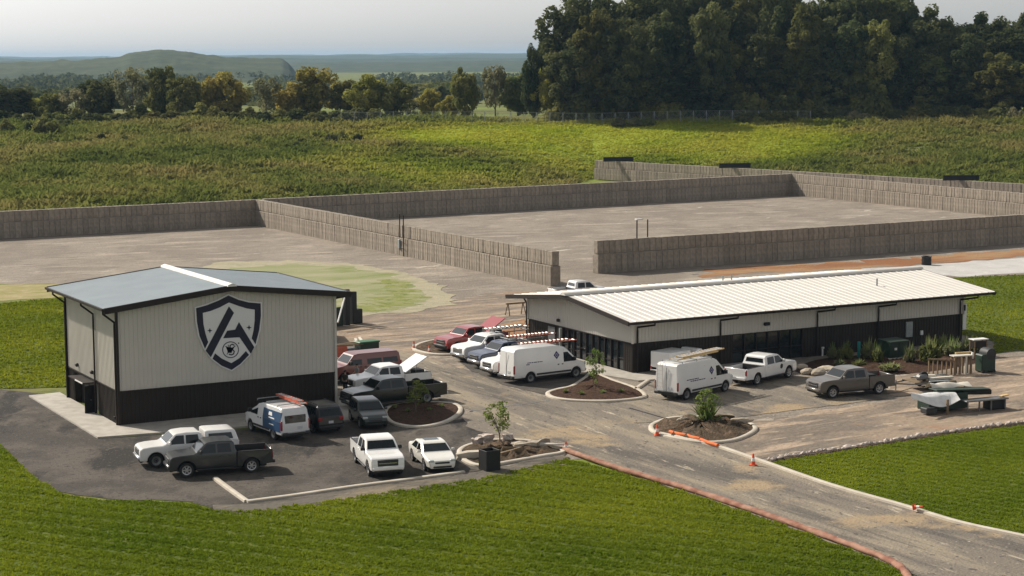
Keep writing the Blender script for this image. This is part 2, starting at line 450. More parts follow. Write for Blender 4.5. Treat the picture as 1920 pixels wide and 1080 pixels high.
def P(*xy):
    return [tuple(gp(a, b)[:2]) for a, b in xy]

G_GRAVEL = ground_mat('yard_gravel', [((0.26, 0.222, 0.182), 1, 0, 1), ((0.205, 0.175, 0.145), 0.10, 0.44, 0.56, (1, 0.5, 1), 0.5), ((0.34, 0.292, 0.235), 0.30, 0.54, 0.64, (0.35, 1, 1), 0.25), ((0.175, 0.15, 0.125), 0.6, 0.54, 0.64, (0.3, 1, 1), -0.1), ((0.47, 0.43, 0.365), 0.42, 0.64, 0.70, (0.3, 1, 1), -0.45), ((0.16, 0.135, 0.11), 2.6, 0.55, 0.66), ((0.38, 0.335, 0.28), 3.3, 0.60, 0.68)], bump=0.9, bscale=4)
G_DIRT = ground_mat('dirt', [((0.265, 0.205, 0.152), 1, 0, 1), ((0.165, 0.138, 0.112), 0.16, 0.45, 0.56, (0.5, 1, 1), 0.1), ((0.37, 0.285, 0.21), 0.55, 0.52, 0.62, (0.16, 1, 1), -0.12), ((0.155, 0.125, 0.10), 0.9, 0.55, 0.64, (0.18, 1, 1), 0.05), ((0.27, 0.175, 0.115), 0.18, 0.60, 0.68), ((0.46, 0.37, 0.27), 1.3, 0.61, 0.68, (0.25, 1, 1), -0.05), ((0.13, 0.105, 0.085), 2.4, 0.62, 0.70)], bump=1.0, bscale=2.2)
G_ASPH = ground_mat('lot_asphalt', [((0.064, 0.057, 0.050), 1, 0, 1), ((0.104, 0.090, 0.076), 0.18, 0.46, 0.57), ((0.034, 0.031, 0.028), 0.30, 0.52, 0.61, (1, 0.35, 1), 0.4), ((0.125, 0.108, 0.090), 0.55, 0.60, 0.68, (0.3, 1, 1), -0.6), ((0.27, 0.24, 0.20), 0.8, 0.69, 0.74, (0.25, 1, 1), -0.5), ((0.040, 0.037, 0.034), 3.0, 0.56, 0.66), ((0.13, 0.115, 0.10), 4.0, 0.60, 0.68)], bump=0.5, bscale=8)
G_ASPH2 = ground_mat('stall_asphalt', [((0.085, 0.076, 0.067), 1, 0, 1), ((0.13, 0.112, 0.094), 0.3, 0.45, 0.66), ((0.08, 0.073, 0.066), 0.4, 0.5, 0.65), ((0.05, 0.046, 0.043), 6, 0.55, 0.7)], bump=0.35, bscale=12)
G_ROAD = ground_mat('road_dusty', [((0.180, 0.156, 0.128), 1, 0, 1), ((0.260, 0.220, 0.165), 0.45, 0.48, 0.58, (1, 0.14, 1), 0.03), ((0.110, 0.098, 0.085), 0.38, 0.52, 0.62, (1, 0.10, 1), -0.04), ((0.40, 0.345, 0.26), 1.1, 0.61, 0.68, (1, 0.16, 1), 0.08), ((0.31, 0.235, 0.15), 0.13, 0.56, 0.64), ((0.09, 0.08, 0.07), 2.4, 0.59, 0.67, (1, 0.5, 1), 0.2), ((0.34, 0.30, 0.24), 3.4, 0.62, 0.69)], bump=0.6, bscale=6)
G_SEED = ground_mat('seeded', [((0.225, 0.235, 0.115), 1, 0, 1), ((0.29, 0.275, 0.165), 0.22, 0.42, 0.62, (0.4, 1, 1), 0.2), ((0.16, 0.19, 0.06), 0.3, 0.52, 0.68, (0.35, 1, 1), -0.2), ((0.36, 0.32, 0.22), 0.6, 0.62, 0.75)], bump=0.5, bscale=5)
G_SEED2 = ground_mat('seeded_green', [((0.185, 0.20, 0.055), 1, 0, 1), ((0.245, 0.245, 0.12), 0.5, 0.45, 0.58), ((0.12, 0.15, 0.03), 0.8, 0.52, 0.62)], bump=0.5, bscale=5)
G_SEED3 = ground_mat('seeded_pale', [((0.33, 0.295, 0.205), 1, 0, 1), ((0.27, 0.25, 0.165), 0.4, 0.42, 0.62), ((0.40, 0.35, 0.25), 1.2, 0.52, 0.68)], bump=0.5, bscale=5)
G_CLAY = ground_mat('clay', [((0.225, 0.105, 0.050), 1, 0, 1), ((0.30, 0.185, 0.10), 0.22, 0.42, 0.58, (0.3, 1, 1), 0), ((0.24, 0.095, 0.04), 0.6, 0.52, 0.68, (0.3, 1, 1), 0)], bump=1.0, bscale=3)
G_PALE = ground_mat('pale_gravel', [((0.46, 0.445, 0.43), 1, 0, 1), ((0.40, 0.385, 0.365), 0.3, 0.42, 0.62), ((0.52, 0.50, 0.475), 0.8, 0.55, 0.68)], bump=0.4, bscale=5)
G_LAWN = ground_mat('lawn', [((0.070, 0.095, 0.010), 1, 0, 1), ((0.098, 0.120, 0.016), 0.10, 0.40, 0.64), ((0.048, 0.070, 0.009), 0.8, 0.50, 0.70, (1, 1, 1), 0)], bump=1.0, bscale=2.5)
G_DRY = ground_mat('dry_grass', [((0.30, 0.25, 0.12), 1, 0, 1), ((0.22, 0.21, 0.07), 0.25, 0.45, 0.62), ((0.36, 0.30, 0.17), 0.5, 0.5, 0.7)], bump=0.6, bscale=4)

YARD = [(-60, 127), (13, 87), (20, 83), (30, 62), (22, 32), (16.8, 14), (16.8, -8), (16.5, -24.6), (22, -24.6), (31.5, -30.6), (54, -29.8), (64, -29.4), (90, -28), (92, -10), (76.5, -6.6), (79, -1), (79, 21), (106, 38), (117, 35.6), (150, 30), (190, 40), (178, 150), (66, 146), (64, 143), (-60, 143)]
sheet('gravel_yard', YARD, 0.015, G_GRAVEL, 0.25, 1.5)
sheet('dirt_lot', [(31.6, -30.4), (54, -29.7), (64, -29.3), (90, -27.8), (92, -10.5), (77, -7.4), (66, -9.6), (58, -10.8), (52, -18.2), (44, -19.5), (37.5, -20.5), (32.2, -24.5)], 0.03, G_DIRT, 0.35, 1.0)
sheet('dirt_track', [(22.6, 8), (23.4, 22), (24, 30), (29, 37), (37.5, 42), (49, 46), (56, 52), (66, 50), (64, 42), (52, 34), (42.5, 26), (41, 19), (34, 22), (32, 18), (31.5, 8)], 0.024, G_DIRT, 0.45, 1.2)
LOT = P((-260, 742), (0, 731), (84, 738), (190, 824), (470, 806), (640, 792), (722, 776), (735, 798), (790, 804), (866, 786), (905, 812), (876, 850), (905, 882), (463, 946), (440, 957), (400, 954), (350, 940), (200, 936), (120, 926), (60, 892), (0, 834), (-260, 745))
sheet('parking_lot', LOT, 0.033, G_ASPH, 0.10, 0.8)
sheet('driveway', [(22.3, -70), (22.3, -22.4), (21.0, -16.5), (20.4, -11.6), (23.6, -7), (23.4, 8), (25.0, 20), (31.0, 20), (31.4, 8), (30.6, -3.6), (31, -7.2), (34, -9.4), (38.4, -8.4), (40, -4), (55.5, -8), (57.5, -10.6), (52, -18), (38, -18.2), (31.0, -16.4), (30.2, -20.6), (31.2, -25), (31.0, -38), (30.8, -47), (31.7, -53), (36, -70)], 0.042, G_ROAD, 0.10, 0.9)
sheet('stall_row', P((852, 668), (985, 640), (1085, 692), (1168, 722), (1112, 704), (1030, 742), (940, 722), (880, 694)), 0.050, G_ASPH2, 0.08, 0.8)
sheet('clay_bank', P((1308, 521), (1320, 506), (1500, 496), (1920, 468), (2050, 458), (2050, 474), (1920, 482), (1720, 496), (1560, 507), (1440, 512)), 0.03, G_CLAY, 0.9, 1.5)
sheet('clay_patch', P((905, 640), (940, 610), (986, 600), (990, 632), (975, 642)), 0.06, G_CLAY, 0.2, 0.8)
sheet('pale_gravel_pad', P((1440, 514), (1560, 509), (1720, 498), (1920, 484), (2050, 476), (2050, 506), (1920, 512), (1800, 519), (1690, 514)), 0.028, G_PALE, 0.25, 1.5)
sheet('seeded_verge', P((848, 572), (852, 560), (826, 540), (760, 512), (650, 494), (540, 489), (420, 492), (300, 520), (500, 600), (660, 594), (760, 588)), 0.045, G_SEED3, 0.5, 1.2)
sheet('seeded_green', P((800, 562), (785, 540), (730, 516), (640, 499), (540, 496), (420, 505), (500, 592), (660, 588), (750, 583), (790, 574)), 0.052, G_SEED, 0.7, 1.2)
sheet('seeded_oval', P((782, 560), (775, 540), (745, 526), (700, 524), (720, 540), (722, 556), (690, 572), (640, 580), (660, 586), (730, 582), (768, 572)), 0.060, G_SEED2, 0.8, 0.9)
sheet('dry_strip', P((-200, 560), (-100, 548), (0, 535), (126, 532), (190, 528), (220, 545), (140, 556), (0, 566), (-200, 600)), 0.02, G_DRY, 0.6, 2.0)
LAWN_F = P((-360, 800), (-60, 800), (0, 836), (60, 895), (120, 930), (200, 940), (350, 945), (400, 958), (463, 962), (600, 944), (760, 920), (900, 900), (1062, 862), (1150, 885), (1300, 930), (1450, 980), (1600, 1035), (1676, 1065), (1700, 1090), (1715, 1300), (-360, 1300))
sheet('front_lawn', LAWN_F, 0.060, G_LAWN, 0.10, 0.5)
LAWN_R = P((1448, 868), (1560, 851), (1700, 829), (1800, 814), (1920, 799), (2200, 770), (2200, 1080), (1920, 1004), (1800, 978), (1700, 948), (1560, 908))
sheet('side_lawn', LAWN_R, 0.062, G_LAWN, 0.05, 0.5)
LAWN_B = [(79.3, -5.6), (73.2, -6.0), (78.2, -1), (79.5, 21), (106, 37.4), (117, 35.2), (150, 29), (190, 38), (190, -20), (95, -9.6)]
sheet('muddy_verge', P((400, 950), (463, 945), (600, 926), (760, 903), (880, 888), (1060, 852), (1066, 872), (900, 907), (760, 926), (600, 950), (463, 968), (400, 962)), 0.066, ground_mat('verge', [((0.12, 0.105, 0.088), 1, 0, 1), ((0.20, 0.165, 0.115), 0.5, 0.48, 0.6, (0.3, 1, 1), 0.1), ((0.06, 0.054, 0.046), 0.9, 0.52, 0.62, (0.3, 1, 1), 0.1), ((0.13, 0.13, 0.05), 0.6, 0.6, 0.68)], bump=1.0, bscale=3), 0.16, 0.6)
sheet('far_lawn', LAWN_B, 0.040, G_LAWN, 0.10, 0.8)
LAWN_L = P((-300, 600), (0, 570), (130, 558), (210, 560), (160, 735), (125, 726), (0, 729), (-300, 738))
sheet('left_lawn', LAWN_L, 0.040, G_LAWN, 0.15, 0.8)

# ------------------------------------------------------------------ concrete block walls
def block_mesh(name, L, T, Hh, seed):
    r = random.Random(seed); mb = MB(); b = 0.04
    bm = bmesh.new(); bmesh.ops.create_cube(bm, size=1.0)
    for v in bm.verts: v.co = Vector((v.co.x * L, v.co.y * T, v.co.z * Hh + Hh / 2))
    bmesh.ops.bevel(bm, geom=bm.edges[:], offset=b, segments=1, affect='EDGES')
    for v in bm.verts: v.co += Vector((r.uniform(-1, 1) * 0.008, r.uniform(-1, 1) * 0.018, r.uniform(-1, 1) * 0.01))
    me = bpy.data.meshes.new(name); bm.to_mesh(me); bm.free(); me.materials.append(M['block'])
    return me
BLOCKS = {}
def blocks_for(pitch):
    if pitch not in BLOCKS:
        BLOCKS[pitch] = ([block_mesh('block_lower', pitch - 0.025, 1.25, 2.20, s) for s in range(4)], [block_mesh('block_upper', pitch - 0.025, 0.85, 1.52, s + 9) for s in range(4)])
    return BLOCKS[pitch]
def block_wall(a, b, z0, label, pitch=0.81):
    a = Vector((*a, 0)); b = Vector((*b, 0)); L = (b - a).length; ang = math.atan2((b - a).y, (b - a).x)
    LOWER, UPPER = blocks_for(pitch)
    root = empty('block_wall', (a.x, a.y, z0), ang, label, 'wall', 'concrete block walls of the yards')
    n = int(round(L / pitch)) + 1
    core = MB().box((n * pitch / 2, 0, 1.12), (n * pitch - 0.3, 1.08, 2.2)).box((n * pitch / 2, 0, 2.9), (n * pitch - 0.4, 0.70, 1.6)).build('mortar_core', M['block'], root)
    for i in range(n):
        x = (i + 0.5) * pitch
        link('block', random.choice(LOWER), root, (x, random.gauss(0, 0.015), 0), (0, 0, random.choice((0, math.pi)) + random.gauss(0, 0.006)))
        link('block', random.choice(UPPER), root, (x + random.gauss(0, 0.006), random.gauss(0, 0.02), 2.29 + random.uniform(-0.015, 0.015)), (random.gauss(0, 0.004), random.gauss(0, 0.004), random.choice((0, math.pi)) + random.gauss(0, 0.006)))
    return root
block_wall((14, 140.6), (64.6, 142.6), 0, 'long tan block wall at the back of the left gravel yard')
block_wall((65.5, 53.6), (65.5, 142.5), 0, 'sunlit block wall dividing the two gravel yards, ending near the white-roofed building', 0.62)
block_wall((66.6, 143.2), (169.6, 149.6), 0, 'shaded block wall along the back of the right gravel yard below the grassy bank')
block_wall((75.6, 61.9), (152, 63.2), 0, 'shaded block wall in front of the right gravel yard behind the white roof')
block_wall((170.4, 62), (170.4, 148.6), 0, 'sunlit block wall closing the right end of the right gravel yard', 0.62)
_a = at_depth(1118, 330, 384); _b = at_depth(1990, 330, 303)
block_wall((_a.x, _a.y), (_b.x, _b.y), 0.15, 'farthest block wall under the bank, carrying three black baffles')
# black panels standing on the farthest wall
for (x0, x1, yt, lab) in ((1131, 1188, 293, 'leftmost black baffle on the farthest block wall'), (1348, 1408, 307, 'middle black baffle on the farthest block wall'), (1768, 1838, 333, 'rightmost black baffle on the farthest block wall')):
    f = ((x0 + x1) / 2 - 1118) / (1990 - 1118)
    D = 1 / ((1 - f) / 384 + f / 303)
    p = at_depth((x0 + x1) / 2, 300, D)
    w_ = (x1 - x0) * D / FPX
    root = empty('target_baffle', (p.x, p.y, 3.95), math.atan2(-HX, HY) + 0.10, lab, 'baffle', 'black baffles on the far wall')
    MB().cbox((0, 0, 0.44), (w_, 0.12, 0.85), 0.02).build('board', M['black'], root)
    for k in (-1, 1): MB().box((k * w_ * 0.42, 0.55, 0.28), (0.1, 1.1, 0.08), Matrix.Rotation(0.55, 3, 'X')).build('brace', M['steel'], root)
    MB().box((0, -0.09, 0.88), (w_, 0.30, 0.05)).build('top_rail', M['black'], root)

# ------------------------------------------------------------------ metal buildings
def ribbed(mb, a, b, z0, ztop, n_out, sp=0.305, dep=0.035):
    """ribbed sheet from a to b (xy), bottom z0, top ztop(t metres along); n_out outward normal"""
    a = Vector((*a, 0)); b = Vector((*b, 0)); L = (b - a).length; d = (b - a) / L; no = Vector((*n_out, 0))
    xs = []; k = 0.0
    while k < L - 1e-6:
        for off, h in ((0, 0), (sp * 0.68, 0), (sp * 0.76, 1), (sp * 0.92, 1)):
            if k + off < L: xs.append((k + off, h))
        k += sp
    xs.append((L, 0))
    vs = []; fs = []
    for t, h in xs:
        q = a + d * t + no * (h * dep)
        vs += [(q.x, q.y, z0), (q.x, q.y, ztop(t))]
    for i in range(len(xs) - 1):
        f = (2 * i, 2 * i + 2, 2 * i + 3, 2 * i + 1)
        fs.append(f)
    mb.add(vs, fs)

def gable(t, L, ze, zr):
    return ze + (zr - ze) * (1 - abs(t - L / 2) / (L / 2))

def downspout(parent, p_eave, p_wall, zb, name='downspout'):
    e = Vector(p_eave); w_ = Vector(p_wall)
    MB().tube([e, e + Vector((0, 0, -0.18)), w_ + Vector((0, 0, 0.15)), w_ + Vector((0, 0, -0.15)), (w_.x, w_.y, zb)], 0.075, 6).build(name, M['trim'], parent, 30)

# ---- left building: ridge runs along y, emblem on the gable facing -y
def left_building():
    W_, L_, ZE, ZR = 16.0, 12.4, 8.15, 9.05
    B = empty('metal_building', (0, 0, 0), 0, 'tall beige and black metal building with shield emblem and gray roof', 'building')
    zb = 2.45
    up = MB()
    ribbed(up, (0, 0), (W_, 0), zb, lambda t: gable(t, W_, ZE, ZR), (0, -1))
    up.build('gable_wall', M['beige'], B)
    m = MB(); ribbed(m, (0, L_), (0, 0), zb, lambda t: ZE, (-1, 0)); m.build('side_wall', M['beige'], B)
    m = MB(); ribbed(m, (W_, 0), (W_, L_), zb, lambda t: ZE, (1, 0)); m.build('side_wall', M['beige'], B)
    m = MB(); ribbed(m, (W_, L_), (0, L_), zb, lambda t: gable(t, W_, ZE, ZR), (0, 1)); m.build('gable_wall', M['beige'], B)
    m = MB(); ribbed(m, (0, 0.02), (W_, 0.02), 0, lambda t: zb, (0, -1)); m.build('wainscot', M['bronze'], B)
    m = MB(); ribbed(m, (0.02, 4.8), (0.02, 0), 0, lambda t: zb, (-1, 0)); m.build('wainscot', M['bronze'], B)
    m = MB(); ribbed(m, (0.02, L_), (0.02, 10.9), 0, lambda t: zb, (-1, 0)); m.build('wainscot', M['bronze'], B)
    m = MB(); ribbed(m, (0.02, 10.9), (0.02, 4.8), 2.25, lambda t: zb, (-1, 0)); m.build('wainscot', M['bronze'], B)
    m = MB(); ribbed(m, (W_ - 0.02, 0), (W_ - 0.02, L_), 0, lambda t: zb, (1, 0)); m.build('wainscot', M['bronze'], B)
    m = MB(); ribbed(m, (W_, L_ - 0.02), (0, L_ - 0.02), 0, lambda t: zb, (0, 1)); m.build('wainscot', M['bronze'], B)
    # trims
    MB().box((W_ / 2, -0.045, zb), (W_, 0.05, 0.07)).build('trim_strip', M['bronze'], B)
    MB().box((-0.045, L_ / 2, zb), (0.05, L_, 0.07)).build('trim_strip', M['bronze'], B)
    for x in (0, W_):
        for y in (0, L_):
            MB().box((x + (0.03 if x else -0.03), y + (0.03 if y else -0.03), ZE / 2), (0.17, 0.17, ZE)).build('corner_trim', M['bronze'] if x == 0 else M['beige'], B)
    # roof
    ox, of, ob = 1.05, 0.65, 1.2
    sl = (ZR - ZE) / (W_ / 2)
    zE2 = ZE - sl * ox + 0.22; zR2 = ZR + 0.22
    for s in (0, 1):
        m = MB()
        x0 = -ox if s == 0 else W_ + ox
        # seamed sheet: seams run down the slope
        y = -of; ys = []
        while y < L_ + ob - 1e-6:
            ys += [(y, 0), (y + 0.38, 0), (y + 0.39, 1), (y + 0.40, 0)] ; y += 0.41
        ys = [(q, h) for q, h in ys if q <= L_ + ob] + [(L_ + ob, 0)]
        vs = []
        for q, h in ys: vs += [(x0, q, zE2 + h * 0.007), (W_ / 2, q, zR2 + h * 0.007)]
        fs = [(2 * i, 2 * i + 2, 2 * i + 3, 2 * i + 1) if s else (2 * i, 2 * i + 1, 2 * i + 3, 2 * i + 2) for i in range(len(ys) - 1)]
        m.add(vs, fs); m.build('roof_slope', M['roof_gray'], B)
        # soffit
        m = MB(); e = 0.16
        m.add([(x0, -of, zE2 - e), (W_ / 2, -of, zR2 - e), (W_ / 2, L_ + ob, zR2 - e), (x0, L_ + ob, zE2 - e)], [(0, 1, 2, 3)]); m.build('soffit', M['trim'], B)
        # rake trim
        for yy in (-of, L_ + ob):
            q = [(x0, zE2 + 0.05), (W_ / 2, zR2 + 0.05), (W_ / 2, zR2 - 0.36), (x0, zE2 - 0.36)]
            m = MB(); m.prism([(a, yy - 0.06, b) for a, b in q], 0, (0, 0.12, 0)); m.build('rake_trim', M['trim'], B)
        g = -1 if s == 0 else 1
        m = MB(); m.prism([(x0, -of, zE2 + 0.02), (x0 + g * 0.16, -of, zE2 + 0.02), (x0 + g * 0.15, -of, zE2 - 0.13), (x0 + g * 0.04, -of, zE2 - 0.2), (x0, -of, zE2 - 0.2)], 0, (0, L_ + ob + of, 0)); m.build('gutter', M['trim'], B)
    # ridge cap
    h = [(-0.34, -0.02), (-0.30, 0.10), (0, 0.20), (0.30, 0.10), (0.34, -0.02)]
    MB().prism([(W_ / 2 + a, -of - 0.22, zR2 + b) for a, b in h], 0, (0, L_ + of + ob + 0.25, 0)).build('ridge_cap', M['ridge'], B)
    # downspouts
    for y in (0.12, 5.1, L_ - 0.1): downspout(B, (-ox + 0.05, y - 0.1 if y > 1 else y - 0.35, zE2 - 0.2), (-0.14, y, ZE - 1.1), 0.1)
    downspout(B, (W_ + ox - 0.05, 0.2, zE2 - 0.2), (W_ + 0.14, 0.35, ZE - 0.55), 0.1)
    # recessed entry on the left side
    MB().box((0.55, 7.85, 1.12), (0.04, 6.0, 2.24)).build('entry_wall', M['bronze'], B)
    for y in (4.85, 10.85): MB().box((0.28, y, 1.12), (0.5, 0.06, 2.24)).build('entry_cheek', M['bronze'], B)
    for y, h in ((6.3, 2.1), (9.3, 2.1)):
        d = MB().cbox((0.50, y, h / 2), (0.05, 0.98, h), 0.01).build('door', M['black'], B)
        MB().box((0.46, y - 0.4, 1.05), (0.05, 0.05, 0.14)).build('handle', M['steel'], d)
    d = MB().cbox((-0.35, 5.55, 1.04), (0.98, 0.05, 2.06), 0.01, Matrix.Rotation(0.25, 3, 'Z')).build('door', M['black'], B); d['label'] = 'black entry door standing open'
    MB().box((-0.35, 5.50, 1.05), (0.1, 0.12, 0.04)).build('handle', M['steel'], d)
    MB().box((-0.45, 7.2, 2.28), (1.0, 3.6, 0.08)).build('canopy', M['trim'], B)
    MB().box((-0.96, 6.3, 2.29), (0.04, 1.8, 0.09)).build('canopy_edge', M['sign_white'], B)
    for y in (5.9, 9.6):
        MB().cbox((-0.12, y, 2.95), (0.22, 0.3, 0.24), 0.04).build('wall_lamp', M['black'], B)
    MB().cbox((-0.07, 0.9, 0.5), (0.1, 0.16, 0.2), 0.02).build('hose_bib', M['black'], B)
    # emblem (a shield with the letter A and a round monogram), each piece a flat cut-out on stand-offs
    def em(X, Y): return on_plane(340 + X / 6.355, 540 + Y / 6.355, 1, -0.07)
    def cut(name, pts, m, y0, th, parent):
        mb = MB(); q = [em(*p) for p in pts]
        ar = sum(q[i].x * q[(i + 1) % len(q)].z - q[(i + 1) % len(q)].x * q[i].z for i in range(len(q)))
        if ar > 0: q = q[::-1]
        mb.prism([(p.x, y0, p.z) for p in q], 0, (0, -th, 0)); return mb.build(name, m, parent)
    outer = [(560, 85), (680, 138), (800, 170), (943, 182), (946, 330), (928, 500), (882, 668), (800, 800), (700, 905), (597, 977), (480, 927), (370, 844), (280, 724), (215, 570), (184, 400), (174, 240), (300, 205), (440, 150)]
    c0 = (565, 530)
    big = [(c0[0] + (x - c0[0]) * 1.045, c0[1] + (y - c0[1]) * 1.035) for x, y in outer]
    E_ = cut('emblem', big, M['sign_white'], -0.060, 0.03, B)
    nv = M['navy']
    cut('emblem_border', [(280, 722), (215, 570), (184, 400), (174, 240), (300, 205), (440, 150), (560, 88), (680, 140), (800, 171), (943, 183), (946, 330), (926, 500), (882, 668), (838, 600), (860, 500), (873, 380), (874, 257), (780, 243), (680, 213), (565, 172), (460, 228), (350, 272), (253, 296), (262, 430), (285, 540), (318, 645)], nv, -0.092, 0.02, E_)
    cut('emblem_stroke', [(565, 218), (625, 295), (350, 824), (288, 747)], nv, -0.092, 0.02, E_)
    cut('emblem_letter', [(685, 405), (868, 705), (825, 781), (692, 586), (497, 598), (545, 508), (640, 495)], nv, -0.092, 0.02, E_)
    cut('emblem_base', [(400, 778), (480, 840), (595, 895), (690, 835), (768, 750), (805, 796), (700, 905), (597, 975), (480, 926), (370, 843)], nv, -0.092, 0.02, E_)
    for sx, sy in ((338, 507), (805, 470)):
        cut('emblem_star', [(sx + r * math.cos(k * math.pi / 4), sy + r * math.sin(k * math.pi / 4)) for k in range(8) for r in ((32 if k % 2 == 0 else 11),)], nv, -0.092, 0.02, E_)
    cx, cy = 585, 735
    n = 40
    ring = MB()
    for r0, r1 in ((99, 89),):
        vo = [em(cx + r0 * math.cos(2 * math.pi * k / n), cy + r0 * math.sin(2 * math.pi * k / n)) for k in range(n)]
        vi = [em(cx + r1 * math.cos(2 * math.pi * k / n), cy + r1 * math.sin(2 * math.pi * k / n)) for k in range(n)]
        vs = [(p.x, -0.108, p.z) for p in vo] + [(p.x, -0.108, p.z) for p in vi] + [(p.x, -0.09, p.z) for p in vo] + [(p.x, -0.09, p.z) for p in vi]
        fs = []
        for k in range(n):
            j = (k + 1) % n
            fs += [(k, n + k, n + j, j), (2 * n + k, 2 * n + j, j, k), (n + k, 3 * n + k, 3 * n + j, n + j)]
        ring.add(vs, fs)
    ring.build('emblem_ring', nv, E_)
    # interlaced S and W of the round monogram
    def stroke(name, pts, wd):
        pts = [Vector(p) for p in pts]; L, R = [], []
        for i, p in enumerate(pts):
            t = (pts[min(i + 1, len(pts) - 1)] - pts[max(i - 1, 0)]).normalized(); nn = Vector((-t.y, t.x))
            L.append(p + nn * wd / 2); R.append(p - nn * wd / 2)
        cut(name, [tuple(q) for q in L + R[::-1]], nv, -0.092, 0.018, E_)
    stroke('monogram_letter', [(cx + 46, cy - 52), (cx + 20, cy - 66), (cx - 6, cy - 52), (cx - 4, cy - 26), (cx + 22, cy - 4), (cx + 44, cy + 20), (cx + 36, cy + 50), (cx + 8, cy + 62), (cx - 20, cy + 52)], 14)
    stroke('monogram_letter', [(cx - 62, cy - 42), (cx - 44, cy - 36), (cx - 30, cy + 40), (cx - 4, cy - 10), (cx + 6, cy + 40), (cx + 26, cy - 26), (cx + 58, cy - 46)], 8)
    stroke('monogram_letter', [(cx - 30, cy - 60), (cx - 14, cy - 20), (cx - 24, cy + 20), (cx - 44, cy + 56)], 7)
    cut('trade_mark', [(674, 649), (688, 649), (688, 664), (674, 664)], nv, -0.092, 0.015, E_)
    # sidewalk is its own slab
    s, _ = sheet('sidewalk', [(-2.4, 14.6), (-2.5, -3.2), (7.6, -4.6), (15.6, -6.4), (17.6, -6.0), (18.0, 2.6), (16.05, 2.6), (16.05, -0.02), (-0.02, -0.02), (-0.02, 14.8)], 0.14, M['concrete'], 0, skirt=0.13)
left_building()

